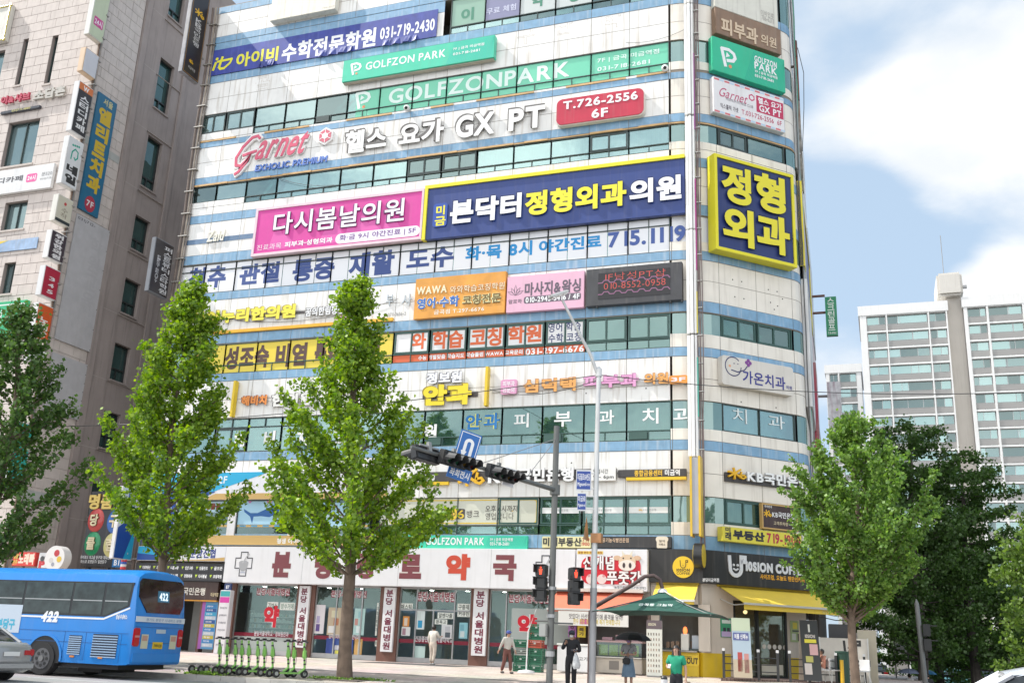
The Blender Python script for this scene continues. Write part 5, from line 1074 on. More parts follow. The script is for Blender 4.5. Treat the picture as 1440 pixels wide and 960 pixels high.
def cup(F, c, r, d, o, col, t=.004, w=None):
    m = MB(); w = w or r*.2; P_ = [(c[0]-r*.55,c[1]+r*.75),(c[0]-r*.5,c[1]-.1*r)]+[(c[0]+r*.5*math.cos(R(a)),c[1]-.1*r+r*.5*math.sin(R(a))) for a in range(200,341,20)]+[(c[0]+r*.5,c[1]-.1*r),(c[0]+r*.5,c[1]+r*.75),(c[0]+r*.85,c[1]+r*.75),(c[0]+r*.85,c[1]+r*.42),(c[0]+r*.5,c[1]+r*.42)]; stroke(m,F,P_,w,d,t)
    m.prism(F,circle((c[0]-r*.18,c[1]+r*.15),w*.35,8),d,d+t).prism(F,circle((c[0]+r*.18,c[1]+r*.15),w*.35,8),d,d+t); stroke(m,F,[(c[0]-r*.2,c[1]-r*.12),(c[0],c[1]-r*.22),(c[0]+r*.2,c[1]-r*.12)],w*.4,d+.001,t); m.build('cup_logo', flat(col), o)
BK = (.05,.035,.01); cup(F,(c[0],c[1]+.10),.22,dF+.061,CAFE,BK,w=.03); letters(F,'10SION',(c[0]-.27,c[1]-.18,c[0]+.27,c[1]-.06),dF+.061,BK,CAFE,bold=.05); letters(F,'COFFEE',(c[0]-.27,c[1]-.30,c[0]+.27,c[1]-.20),dF+.061,BK,CAFE,bold=.03); letters(F,'분당미금역점',pbox(F,(988,817.5),(1011,812.5),dF),dF+.002,W_,CAFE,bold=.02)
dC = .345; b = pbox(CHAM,(1048,802.5),(1132,796),dC); letters(CHAM,'10SION COFFEE',b,dC,flat((.30,.31,.33)),CAFE,.05,'letter_side',bold=.075); letters(CHAM,'10SION COFFEE',b,dC+.055,flat((.62,.63,.66),.35),CAFE,0,'letter_face',bold=.06)
c = CHAM.at(1034,797,dC); cup(CHAM,c,.56,dC,CAFE,(.62,.63,.66),.05,w=.15); letters(CHAM,'사이즈업, 오늘도 텐만선커피',pbox(CHAM,(1069,814),(1131,811.5),dC),dC+.003,(.74,.36,.02),CAFE,bold=.035)
M_CRM = paint((.62,.55,.47),.6,var=.05,streak=.08); M_YCN = paint((.66,.46,.02),.45,var=.06,streak=.06)
xw0, xw1 = Xu(931,880), Xu(998,880); 
MB().fbox(F,xc0,xc0+.35,G0,4.17,-.25,.0).fbox(F,xc0+.35,-7.15,3.35,4.17,-.25,.0).fbox(F,xw1+.02,-7.15,1.55,3.35,-.25,0).build('cream_wall', M_CRM, CAFE)
MB().fbox(F,xc0+.35,-7.15,G0,1.5,-.3,.03).build('yellow_counter', M_YCN, CAFE, bevel=.015); MB().fbox(F,xc0+.33,-7.2,1.5,1.56,-.35,.16).build('counter_top', paint((.30,.27,.24),.3), CAFE)
m = MB(); ring(m,F,(xc0+.35,1.57,xw1,3.35),.07,-.14,-.03); m.build('takeout_window_frame', M_FRAME, CAFE)
# interior of the cafe, warm lit
MB().box(xc0,-4.2,3.3,3.4,.6,4.1).build('back_wall', paint((.46,.34,.22),.6,var=.2,streak=0), CAFE); pl = [(xc0,.2),(-7.2,.2),CHAM.P(.4,0,-.27)[:2],CHAM.P(4.2,0,-.27)[:2],(-4.25,3.29),(xc0,3.29)]
for nm, za, zb, mt in (('ceiling',4.0,4.1,paint((.4,.33,.25),.6,streak=0)),('shop_floor',.586,.6,paint((.3,.24,.18),.4,streak=0))): m = MB(); m.v = [(p[0],p[1],za) for p in pl]+[(p[0],p[1],zb) for p in pl]; m.f = [(5,4,3,2,1,0),(6,7,8,9,10,11)]+[(i,(i+1)%6,6+(i+1)%6,6+i) for i in range(6)]; m.build(nm, mt, CAFE)
m = MB()
for x, y in [(-8.6,.9),(-7.6,.9),(-6.6,1.6),(-5.6,2.4)]: m.ell((x,y,3.2),(.09,.09,.08),12,8)
m.build('pendant_lamp', emit((1,.78,.45),3.5), CAFE)
m = MB(); _r = random.Random(5)
for k in range(10): x = xc0+.5+k*.2; m.box(x,x+.14,.6,.75,1.57,1.75+.2*_r.random())
m.build('bottles', paint((.45,.30,.2),.4,island=.8,streak=0), CAFE); MB().box(xw1-.75,xw1-.25,.2,.5,1.6,2.15).build('order_kiosk', flat((.45,.5,.55),.3), CAFE); MB().box(xw1-1.15,xw1-.85,.0,.25,1.57,2.2).build('candle_lamp', flat((.7,.68,.62)), CAFE); MB().ell((xw1-1.0,.1,2.32),(.09,.09,.16),10,8).build('orange_lamp', emit((1,.22,.06),1.6), CAFE)
ob = pbox(F,(962,935.5),(983,920),.04); MB().prism(F,rounded(ob,.06),.032,.05).build('takeout_plate', flat((.72,.5,.03)), CAFE); letters(F,'TAKE-OUT',(ob[0]-.55,ob[1]+.08,ob[2]-.04,ob[1]+.32),.052,BK,CAFE,bold=.05); letters(F,'10SION COFFEE',(ob[0]-.3,ob[3]-.16,ob[2]-.3,ob[3]-.06),.052,BK,CAFE,bold=.02)
# corner wall with door
sd0, sd1 = CHAM.at(1032,900,0)[0], CHAM.at(1107,900,0)[0]
MB().fbox(CHAM,.0,sd0,1.5,4.2,-.25,0).fbox(CHAM,sd0,sd1,3.6,4.2,-.25,0).fbox(CHAM,sd1,5.3,1.45,4.2,-.25,0).build('cream_wall', M_CRM, CAFE); MB().fbox(CHAM,.0,sd0,G0,1.5,-.25,.01).fbox(CHAM,sd1,5.25,G0,1.45,-.25,.01).build('yellow_base', M_YCN, CAFE)
m = MB(); ring(m,CHAM,(sd0,G0+.02,sd1,3.6),.09,-.16,.02); md = sd0+(sd1-sd0)*.45; m.fbox(CHAM,md-.05,md+.05,G0+.11,3.51,-.15,.01); m.build('door_frame', flat((.02,.02,.02),.35), CAFE); MB().fbox(CHAM,sd0+.09,sd1-.09,G0+.11,3.51,-.09,-.08).build('door_glass', glass((.78,.76,.68),.05,.9), CAFE)
m = MB()
for k in range(5): m.prism(CHAM,circle((md+.35+k*.27,1.85),.10,14),-.078,-.075)
m.build('glass_dots', flat((.66,.62,.55)), CAFE); MB().fbox(CHAM,md+.2,sd1-.2,.75,1.15,-.078,-.074).build('notice_panel', flat((.62,.58,.48)), CAFE)
MB().box(-6.0,-5.2,2.2,2.6,.6,1.0).build('stool', flat((.5,.35,.1)), CAFE); m = MB(); _r = random.Random(1)
for k in range(14): x = -6.6+.16*k; m.box(x,x+.11,3.22,3.29,1.6+.5*(k%3),1.95+.5*(k%3))
m.build('photo_wall', paint((.62,.42,.25),.5,island=.8,streak=0), CAFE)
def wposter(F, BL, TR, d, cols, lab, name='wall_poster'):
    b = pbox(F,BL,TR,d); p = MB().fbox(F,b[0],b[2],b[1],b[3],d-.03,d).build(name, flat(cols[0]), None); tag(p, lab, 'poster'); r = random.Random(7)
    for k, (bx, c_) in enumerate(cols[1:]): sheet(F, sub(b,*bx), d+.0005*k, flat(c_), p, 'printed_block', .002)
    return p, b
p, b = wposter(CHAM,(1014,895),(1029,869),.04,[(.05,.30,.16),((.05,.03,.95,.3),(.50,.38,.62)),((.2,.3,.45,.5),(.03,.03,.05)),((.55,.3,.8,.5),(.03,.03,.05)),((.1,.72,.9,.9),(.62,.70,.66))],'green and lilac poster on the cream cafe wall left of the door')
p, b = wposter(CHAM,(1112.5,902),(1127,873),.04,[(.36,.45,.22),((.2,.62,.6,.92),(.68,.60,.08)),((.1,.1,.45,.4),(.6,.62,.55)),((.6,.06,.85,.4),(.05,.06,.04)),((.15,.48,.85,.56),(.1,.12,.1))],'sage green poster on the cream cafe wall right of the door')
awning('awning', 'pale yellow sunlit awning over the cafe take-out window', F, Xu(922,822,.3), -7.12, 4.12, 3.45, .1, 1.15, .16, M_YEL)
awning('awning', 'wide yellow awning over the cafe door on the corner', CHAM, .75, 6.25, 4.12, 3.42, .1, 1.75, .24, M_YEL, text='10SION COFFEE')
awning('awning', 'orange yellow awning on the side wall behind the right ginkgo trunk', SIDE, .9, 6.5, 3.9, 3.3, .1, 1.5, .22, paint((.62,.33,.04),.65,var=.05,streak=.04))
MB().fbox(SIDE,.4,24.5,G0,4.2,-.25,.02).build('side_base_wall', paint((.07,.055,.05),.6,var=.2), CAFE)
# 2F credit union wrap
xl = -35.0
CU = thing('credit_union_branch', 'second floor credit union front wrapped in sky blue, navy and gold panels', 'shop', (-27,0,4))
b = pbox(F,(244,701.5),(500,660),.15); z0, z1 = F.at(417,701,.15)[1], F.at(320,664,.15)[1]; xr = Xu(545,690,.15); xl2 = xl+.05
SKY = (.02,.36,.60); NV = (.015,.07,.30); GO = (.52,.34,.12)
MB().fbox(F,xl2,xr,z0,z1,.02,.15).build('fascia', paint((.70,.69,.72),.4,var=.03,streak=.05), CU, bevel=.01); H = z1-z0
xs_ = Xu(380,664,.15); MB().prism(F,[(xl2,z0+.3*H),(Xu(300,695,.15),z0+.3*H),(xs_,z1),(xl2,z1)],.15,.156).build('sky_panel', flat(SKY,.4), CU)
MB().prism(F,[(xl2,z0),(Xu(282,701,.15),z0),(Xu(303,694,.15),z0+.30*H),(xl2,z0+.30*H)],.157,.162).build('navy_panel', flat(NV,.4), CU); MB().prism(F,[(Xu(284,701,.15),z0),(xr,z0),(xr,z0+.22*H),(Xu(303,694,.15),z0+.22*H)],.15,.158).build('gold_panel', flat(GO,.4), CU)
letters(F,'CREDIT UNION',pbox(F,(262,676.5),(303.5,667.5),.16),.16,(.66,.70,.74),CU); letters(F,'신용협동조합',pbox(F,(270,682),(303,678),.16),.16,(.66,.70,.74),CU); letters(F,'2F',pbox(F,(307,679.5),(320,669),.16),.16,(.74,.76,.78),CU,bold=.02)
zb0, zb1 = F.at(400,766,.12)[1], F.at(400,752.5,.12)[1]; MB().fbox(F,xl2,xr,zb0,zb1,.02,.12).build('gold_band', flat(GO,.4), CU); MB().prism(F,[(xl2,zb0),(Xu(248,766,.12),zb0),(Xu(253,753,.12),zb1),(xl2,zb1)],.12,.126).build('navy_panel', flat(NV,.4), CU); letters(F,'평생 어부바 신협',pbox(F,(389,764),(440,756.5),.12),.122,(.72,.72,.7),CU,bold=.03)
zw0, zw1 = zb1, z0
for (ua, ub) in [(247,321),(332,407),(412,520)]:
    xa, xb = Xu(ua,730), Xu(ub,730); m = MB(); ring(m,F,(xa,zw0,xb,zw1),.05,-.12,-.02); wf = m.build('window', M_FRAME, CU); MB().fbox(F,xa+.05,xb-.05,zw0+.05,zw1-.05,-.08,-.07).build('pane', glass((.35,.45,.43),.12,.85), wf); MB().fbox(F,xa+.05,xb-.05,zw0+.42,zw0+.52,-.069,-.066).build('gold_stripe', flat(GO), wf)
    for k in range(4): x = xa+.2+(xb-xa-.4)*k/4; MB().fbox(F,x,x+.35,zw0+.44,zw0+.5,-.066,-.064).build('blue_dash', flat((.02,.30,.55)), wf)
m = MB()
for ua, ub in [(321,332),(407,412),(199,247)]: m.fbox(F,Xu(ua,730)+.003,Xu(ub,730)-.003,zw0,zw1,-.3,.05)
m.build('white_pier', paint((.66,.65,.66),.5), CU)
o = MB().fbox(F,*(lambda b:(b[0],b[2],b[1],b[3]))(pbox(F,(262,720),(315,704.5),-.05)),-.062,-.058).build('window_poster', flat((.42,.60,.68))); tag(o, 'pale blue window poster with brown outlined letters 온누리 상품권', 'poster'); q = pbox(F,(267,716.5),(310,707),-.05); letters(F,'온누리 상품권',q,-.058,flat((.7,.62,.5)),o,bold=.08,name='letter_outline'); letters(F,'온누리 상품권',q,-.054,flat((.30,.07,.03)),o,bold=.02)
for (ua,va,ub,vb),lab in [((333,737,406,704),'sky blue window poster with a navy whale and pink balloons'),((413,741,505,706),'pale blue window poster half behind the street tree crown')]:
    b = pbox(F,(ua,va),(ub,vb),-.05); o = MB().fbox(F,b[0],b[2],b[1],b[3],-.062,-.058).build('window_poster', flat((.36,.58,.72))); tag(o, lab, 'poster')
    if 'whale' in lab:
        cx, cz = b[0]+1.2, b[1]+.5; MB().prism(F,[(cx-.9,cz+.25),(cx-.5,cz+.05),(cx-.1,cz+.05),(cx+.4,cz+.25),(cx+.9,cz+.5),(cx+1.2,cz+.35),(cx+1.1,cz+.1),(cx+.6,cz-.15),(cx+.1,cz-.1),(cx-.3,cz-.12),(cx-.35,cz-.45),(cx-.5,cz-.12),(cx-.85,cz+.1)],-.058,-.054).build('whale', flat((.03,.12,.34)), o)
        MB().prism(F,circle((cx+.5,cz+.65),.16,14),-.058,-.054).prism(F,circle((cx+.85,cz+.75),.10,12),-.058,-.053).build('balloon', flat((.62,.25,.38)), o); MB().prism(F,circle((cx-.6,cz+.6),.08,10),-.058,-.054).build('star_shape', flat((.55,.2,.45)), o)
    else: letters(F,'행복한 내일을 함께 신협',sub(b,.3,.35,.9,.5),-.056,(.62,.66,.7),o)
b = pbox(F,(199.5,751.5),(247,703.5),.1); o = MB().fbox(F,b[0],b[2],b[1],b[3],.02,.1).build('trust_advert', flat((.012,.06,.30),.4)); tag(o, 'navy credit union advert panel with white script behind the left street tree', 'advert'); letters(F,'trust',sub(b,.15,.16,.9,.44),.102,(.70,.72,.74),o,bold=.03,shear=.2); letters(F,'어디서나 누구나',sub(b,.12,.78,.9,.9),.102,(.6,.64,.7),o,bold=.02); letters(F,'한마음 카드',sub(b,.12,.55,.7,.7),.102,(.6,.64,.7),o,bold=.02)
# 1F left: small fascia, directory, bank entrance
b = pbox(F,(192,789),(316,767.5),.42); z0, z1 = F.at(316,789,.42)[1], F.at(300,768,.42)[1]; o = MB().fbox(F,b[0],x_ph0-.02,z0,z1,.03,.42).build('credit_union_sign', paint((.70,.70,.73),.4,var=.03,streak=.04), bevel=.015); tag(o, 'white fascia sign 분당신협 with blue and gold swoosh left of the pharmacy fascia', 'sign'); H = z1-z0; x0 = b[0]; xm = Xu(272,780,.42)
MB().prism(F,[(x0,z0+.02),(Xu(226,780,.42),z0+.02),(Xu(248,780,.42),z0+.55*H),(xm,z1-.02),(x0,z1-.02)],.42,.426).build('sky_panel', flat(SKY,.4), o); MB().prism(F,[(x0,z0+.02),(Xu(236,780,.42),z0+.02),(Xu(215,780,.42),z0+.4*H),(x0,z0+.5*H)],.427,.431).build('navy_panel', flat(NV,.4), o); MB().prism(F,[(Xu(238,788,.42),z0+.02),(x_ph0-.05,z0+.02),(x_ph0-.05,z0+.28*H),(Xu(285,788,.42),z0+.12*H)],.42,.427).build('gold_swoosh', flat(GO,.4), o)
letters(F,'분당신협',pbox(F,(266,784),(304,771),.42),.424,(.03,.05,.22),o,bold=.03); letters(F,'2F',pbox(F,(224,774.5),(231,769),.42),.428,W_,o)
z0d, z1d = F.at(300,817,.3)[1], F.at(300,792,.3)[1]; o = thing('tenant_directory', 'dark tenant directory board with two rows of white names and yellow arrows', 'sign', (-33,-.2,z0d)); MB().fbox(F,Xu(190,800,.3),x_ph0-.04,z0d,z1d,.03,.28).build('board', paint((.03,.03,.032),.4,streak=.04), o)
names = [['미래부동산','피부과','내과','안과','임플란트','골프존'],['영어학원','치과','헬스텍','정형외과','다시봄날','코칭학원']]; xa, xb = Xu(192,800,.3)+.05, x_ph0-.12
for r_ in range(2):
    for k in range(6):
        a = xa+(xb-xa)*k/6; w_ = (xb-xa)/6; zz0 = z0d+.06+(1-r_)*(z1d-z0d-.08)/2; hh = (z1d-z0d-.14)/2; MB().fbox(F,a+.02,a+w_-.02,zz0,zz0+hh,.28,.285).build('name_plate', flat((.045,.045,.05)), o); letters(F,names[r_][k],(a+.28,zz0+hh*.25,a+w_-.08,zz0+hh*.75),.287,W_,o,bold=.04); MB().prism(F,[(a+.08,zz0+hh*.7),(a+.13,zz0+hh*.3),(a+.22,zz0+hh*.72)],.285,.289).build('arrow', flat((.5,.66,.05)), o)
EN = thing('bank_entrance', 'dark stairway entrance under a brown KB국민은행 sign', 'entrance', (-32,0,G0)); zk0, zk1 = F.at(285,845,.1)[1], z0d-.02
xk0, xk1 = Xu(215,830,.1), Xu(308,830,.1); MB().fbox(F,xk0,xk1,zk0+.06,zk1,.02,.2).build('brown_fascia', paint((.055,.028,.022),.4,streak=.04), EN); MB().fbox(F,xk0,xk1,zk0,zk0+.055,.02,.21).build('orange_edge', flat((.62,.28,.03)), EN); letters(F,'KB국민은행',pbox(F,(246,835.5),(289,826),.2),.203,(.72,.68,.6),EN,bold=.02); letters(F,'미금역점',pbox(F,(296,838),(307,833),.2),.203,(.6,.5,.3),EN)
xe0, xe1 = Xu(200,880), Xu(279,880); MB().box(xl,x_ph0,2.5,2.6,.6,3.85).box(x_ph0-.1,x_ph0,.3,2.5,.6,3.85).box(xl,xl+.1,.1,2.5,.6,3.85).box(xl+.1,x_ph0-.1,.1,2.5,3.3,3.4).build('stair_hall', paint((.05,.048,.045),.8,streak=0), EN); MB().fbox(F,xe1,Xu(283,880),G0,zk0,-.3,.02).fbox(F,xl,xe0,G0,zk0,-.3,.02).build('jamb', M_BROWN, EN); MB().fbox(F,Xu(303,880),x_ph0,G0,zk0,-.25,.04).build('pillar', M_BROWN, EN)
b = (Xu(281,880,.05),G0+.15,Xu(303,880,.05),zk0-.02); o = MB().fbox(F,b[0],b[2],b[1],b[3],.0,.05).build('floor_guide', flat((.10,.30,.52),.4)); tag(o, 'blue and pink illuminated floor guide panel beside the dark entrance', 'sign'); _r = random.Random(4)
for k in range(11):
    z = b[1]+.1+(b[3]-b[1]-.2)*k/11; sheet(F,(b[0]+.22,z,b[2]-.06,z+.16),.05,flat(_r.choice([(.04,.22,.5),(.5,.55,.6),(.03,.1,.3),(.55,.45,.05),(.05,.35,.55)])),o,'printed_block',.003); letters(F,_r.choice(['내과의원','피부과','정형외과','학원','골프존','치과']),(b[0]+.28,z+.04,b[0]+.62,z+.12),.054,W_,o)
sheet(F,(b[0],b[1],b[0]+.18,b[3]),.05,flat((.35,.10,.38)),o,'pink_edge',.003)
b = pbox(F,(298,930),(325,829),.8); b = (b[0],gz(-.9),b[2],F.at(312,829,.8)[1]); o = thing('pillar_sign', 'white free standing pillar sign listing clinics in front of the pharmacy window', 'sign', ((b[0]+b[2])/2,-.8,b[1])); MB().fbox(F,b[0],b[2],b[1],b[3],.5,.8).build('board', paint((.68,.66,.68),.4,streak=.06), o, bevel=.02); H = b[3]-b[1]
sheet(F,sub(b,.06,.90,.94,.985),.8,flat((.05,.35,.36)),o,'teal_header'); sheet(F,sub(b,.06,.80,.94,.89),.8,flat((.58,.05,.32)),o,'pink_header')
for k, q in enumerate(['정보원안과','심덕택피부과','다시봄날의원','가온치과','아이누리한의원','본닥터정형']): letters(F,q,sub(b,.16,.70-.115*k,.84,.735-.115*k),.802,(.1,.1,.12),o,bold=.02)
b2 = (b[0]+.12,b[3]+.0,b[2]-.1,b[3]+.32); o = MB().fbox(F,b2[0],b2[2],b2[1],b2[3],.6,.7).build('number_plate', flat((.03,.05,.14))); tag(o, 'small dark blue house number plate 87 on top of the white pillar sign', 'sign'); letters(F,'87',sub(b2,.25,.2,.75,.7),.702,W_,o,bold=.03)
# credit union blade
bX = Face((-35.25,0,0),(0,1))
o = thing('credit_union_blade_sign', 'tall white edged 신협 blade sign at the left edge beside the black billiard board', 'blade sign', (-35.3,-.9,5))
zb_ = F.at(170,785,1.4)[1]; zt_ = F.at(178,683,1.4)[1]; MB().box(-35.5,-35.26,-1.5,-.15,zb_,zt_).build('box', paint((.72,.70,.70),.4,streak=.08), o, bevel=.02)
SF = Face((-35.26,0,0),(0,1)); MB().fbox(SF,-1.46,-.19,zb_+.05,zt_-.05,0,.006).build('white_face', flat((.62,.66,.74),.4), o); MB().prism(SF,[(-1.46,zb_+.05),(-.19,zb_+.05),(-.19,zb_+2.6),(-.8,zb_+1.7),(-1.46,zb_+.9)],.007,.012).build('sky_panel', flat(SKY,.4), o); MB().prism(SF,[(-1.46,zb_+.05),(-.8,zb_+.05),(-.4,zb_+1.2),(-.19,zb_+2.5),(-.6,zb_+2.1),(-1.46,zb_+1.5)],.013,.017).build('navy_panel', flat(NV,.4), o)
letters(SF,'신협',(-1.25,zt_-1.9,-.45,zt_-.2),.008,(.05,.10,.35),o,vert=True,bold=.03)
# two dark blades on the pipe bundle
for (uL,v0,uR,v1),tx,lab,nm in [((265,115,299,-14),'KB국민은행','dark brown KB국민은행 blade sign at the top left edge of the white building','bank_blade_sign'),((217,425,247,336),'퍼스트뷰티스타학원','charcoal blade sign 퍼스트뷰티스타학원 halfway up the left edge of the white building','academy_blade_sign')]:
    X0 = -35.35; SF = Face((X0,0,0),(0,1)); y0, za = SF.at(uL+9,v0-8 if v0 > 200 else v0); 
    z1 = SF.at(uL+9 if v0>200 else 290,v1,0)[1]; o = thing(nm, lab, 'blade sign', (X0,-1,za)); yA, yB = -1.75, -.25
    MB().box(X0-.28,X0,yA,yB,za,z1).build('box', paint((.30,.30,.32),.5,var=.3,streak=.3) if 'bank' in nm else paint((.16,.17,.19),.5), o, bevel=.02); MB().fbox(SF,yA+.04,yB-.04,za+.05,z1-.05,0,.006).build('dark_face', flat((.022,.017,.018),.35), o)
    H = z1-za
    if 'bank' in nm:
        star(SF,(yA+.35,za+H*.66,yB-.35,za+H*.74),.008,o,.01); letters(SF,tx,(yA+.5,za+.34*H,yB-.45,za+.64*H),.01,(.5,.48,.46),o,vert=True,bold=.02); ring(MB(),SF,(yA+.08,za+.1,yB-.08,z1-.1),.03,.006,.01).build('gold_line', flat((.35,.18,.05)), o); star(SF,(yA+.45,za+H*.14,yB-.7,za+H*.18),.008,o,.01); letters(SF,'미금역점',(yA+.45,za+.08*H,yB-.45,za+.11*H),.01,(.4,.38,.36),o)
    else: letters(SF,tx,(yA+.75,za+.05*H,yB-.12,za+.93*H),.01,(.55,.55,.56),o,vert=True,bold=.02); letters(SF,'FIRST BEAUTY',(yA+.3,za+.2*H,yA+.55,za+.7*H),.01,(.4,.4,.42),o,vert=True)
    m = MB()
    for z in (za+.3*H,za+.7*H): m.box(X0-.18,X0-.1,yB-.01,.02,z,z+.1)
    m.build('bracket', flat((.2,.2,.2)), o)
# ------------------------------------------------------------------ beige neighbour at the left
F = FRONT
NB = thing('beige_stone_building', 'tall beige stone building with dark side windows at the left edge', 'building', (-55,6,.5))
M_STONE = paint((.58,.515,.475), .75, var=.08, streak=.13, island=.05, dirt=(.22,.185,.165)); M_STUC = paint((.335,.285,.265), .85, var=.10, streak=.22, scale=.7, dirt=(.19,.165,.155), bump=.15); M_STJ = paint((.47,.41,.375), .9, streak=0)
MB().box(-90,-43.53,.6,3.3,.3,47).build('front_block', M_STJ, NB)
WFR = []   # front openings (x0,z0,x1,z1)
for BL, TR in [((20,121),(41,54)),((61,119),(83,49)),((0,236),(57,166)),((-40,150),(8,70)),((0,325),(40,281)),((-2,414),(23,368)),((-60,120),(-15,60))]: WFR.append(pbox(F, BL, TR, 0))
def clipped(m, x0, z0, x1, z1):
    """a stone, cut back where a window opening interrupts it"""
    for w_ in WFR:
        if x0 < w_[2] and x1 > w_[0] and z0 < w_[3] and z1 > w_[1]:
            for q in ((x0,z0,w_[0],z1),(w_[2],z0,x1,z1),(max(x0,w_[0]),z0,min(x1,w_[2]),w_[1]),(max(x0,w_[0]),w_[3],min(x1,w_[2]),z1)):
                if q[2]-q[0] > .02 and q[3]-q[1] > .02: clipped(m, *q)
            return
    m.fbox(F,x0,x1,z0,z1,-.03,0)
m = MB(); _r = random.Random(2); z = .3; k = 0
while z < 46.5:
    x = -43.5 - (0 if k % 2 else .55)
    xa = -43.5
    while xa > -66:
        xb = max(xa-1.1 if xa != -43.5 or k % 2 else -44.05, -66.1)
        clipped(m, xb+.012, z+.012, xa-.012, z+.63)
        xa = xb
    ya = 0
    while ya < 3.2:
        yb = min(ya+(1.1 if ya or k % 2 else .55), 3.25); m.fbox(NSIDE,ya+.012,yb-.012,z+.012,z+.63,-.03,0); ya = yb
    z += .645; k += 1
m.build('stone_facing', M_STONE, NB)
for w_ in WFR:
    fm = MB(); ring(fm,F,w_,.08,-.45,-.25); fm.fbox(F,(w_[0]+w_[2])/2-.03,(w_[0]+w_[2])/2+.03,w_[1],w_[3],-.44,-.26); 
    wf = fm.build('window', M_FRAME, NB); MB().fbox(F,w_[0]+.05,w_[2]-.05,w_[1]+.05,w_[3]-.05,-.36,-.35).build('pane', glass((.30,.42,.44),.2,.3), wf); MB().fbox(F,w_[0]-.1,w_[2]+.1,w_[1]-.12,w_[1]-.0,-.4,.06).build('sill', paint((.5,.44,.4),.7), wf)
    rv = MB(); rv.fbox(F,w_[0]-.04,w_[0],w_[1],w_[3],-.58,-.035).fbox(F,w_[2],w_[2]+.04,w_[1],w_[3],-.58,-.035).fbox(F,w_[0]-.04,w_[2]+.04,w_[3],w_[3]+.04,-.58,-.035); rv.build('reveal', M_STUC, NB)
ws = []
for TL, TR, BR in [((227.5,80),(247.5,96),(236,164)),((210,189),(230,202.5),(219,272.5)),((192.5,301),(214,312.5),(206,360)),((179,390),(200,399),(192.5,448)),((164,481),(185,489),(179,541)),((147.5,576),(168,582),(163,634)),((131,675),(152,680),(148,730))]:
    a = NSIDE.at(*TL); c = NSIDE.at(*BR); ws.append((a[0],c[1],c[0],a[1]))
y0 = sum(w_[0] for w_ in ws)/len(ws); y1 = sum(w_[2] for w_ in ws)/len(ws)
zs = sorted([(w_[1],w_[3]) for w_ in ws] + [(41.5,45)])
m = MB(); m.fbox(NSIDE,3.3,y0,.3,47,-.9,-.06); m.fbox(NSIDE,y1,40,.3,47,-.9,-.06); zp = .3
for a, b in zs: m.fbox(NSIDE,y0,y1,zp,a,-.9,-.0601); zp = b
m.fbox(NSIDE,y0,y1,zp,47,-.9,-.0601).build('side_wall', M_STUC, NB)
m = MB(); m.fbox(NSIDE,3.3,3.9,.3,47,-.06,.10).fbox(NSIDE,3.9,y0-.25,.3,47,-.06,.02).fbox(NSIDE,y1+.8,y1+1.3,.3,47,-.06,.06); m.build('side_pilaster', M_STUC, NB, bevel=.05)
m = MB()
for k in range(11): m.fbox(NSIDE,3.9,8,3.2+4.2*k,3.22+4.2*k,-.058,.022)
m.build('side_joint', M_STJ, NB)
for a, b in zs:
    fm = MB(); ring(fm,NSIDE,(y0,a,y1,b),.09,-.5,-.3); fm.fbox(NSIDE,y0,y1,a+.75,a+.84,-.5,-.31).fbox(NSIDE,(y0+y1)/2-.04,(y0+y1)/2+.04,a,a+.75,-.5,-.31); wf = fm.build('window', flat((.03,.035,.035),.4), NB); MB().fbox(NSIDE,y0,y1,a,b,-.42,-.41).build('pane', glass((.06,.15,.145),.10,.2), wf)
    MB().fbox(NSIDE,y0-.05,y1+.05,a-.1,a-.001,-.5,.03).build('sill', M_STUC, wf)
MB().box(-44.4,-44.3,.9,40,.3,47).box(-90,-44.4,3.3,40,.3,47).build('inner_wall', paint((.03,.03,.03),.9,streak=0), NB)
MB().fbox(NSIDE,.02,3.2,7.9,8.5,0,.02).fbox(NSIDE,.02,3.2,29.2,29.7,0,.02).build('pale_course', paint((.42,.43,.41),.8), NB)
t = thing('rain_pipe_bundle', 'rusty brown drain pipes and cables down the corner of the beige stone building', 'pipes', (-43.35,-.15,5))
for x, d, r_, c in [(-43.42,.10,.07,(.42,.36,.30)),(-43.30,.16,.06,(.16,.10,.07)),(-43.2,.08,.05,(.35,.30,.26)),(-43.14,.2,.03,(.1,.1,.1))]: MB().tube([(x+.03*math.sin(k*1.3+x),-d,1+k*3.2) for k in range(15)], r_, 7).build('pipe', paint(c,.6,var=.35), t)
m = MB()
for k in range(26): m.fbox(F,-43.55,-43.05,4+k*1.6,4.06+k*1.6,0,.24)
m.build('bracket', flat((.33,.31,.29)), t)
def nbox(name, lab, TL, BR, y0=-1.3, y1=-.12, col=(.7,.7,.7), face=None, tx=None, tcol=(.1,.1,.1), box=(.18,.06,.82,.94), bold=.03, X=-43.1, th=.4):
    NF = Face((X,0,0),(0,1)); z1 = NF.at(*TL)[1]; z0 = NF.at(*BR)[1]
    o = MB().box(X-th,X,y0,y1,z0,z1).build(name, paint(col,.45,var=.06,streak=.18), None, bevel=.02); tag(o, lab, 'blade sign'); b = (y0+.04,z0+.05,y1-.04,z1-.05)
    if face: MB().fbox(NF,b[0],b[2],b[1],b[3],0,.006).build('coloured_face', paint(face,.4,var=.04,streak=.06), o)
    if tx: letters(NF,tx,sub(b,*box),.009,tcol,o,vert=True,bold=bold)
    MB().box(X-th*.6,X-th*.5,y1-.001,.0,z0+.3,z0+.38).build('bracket', flat((.3,.27,.25)), o); return o, NF, b
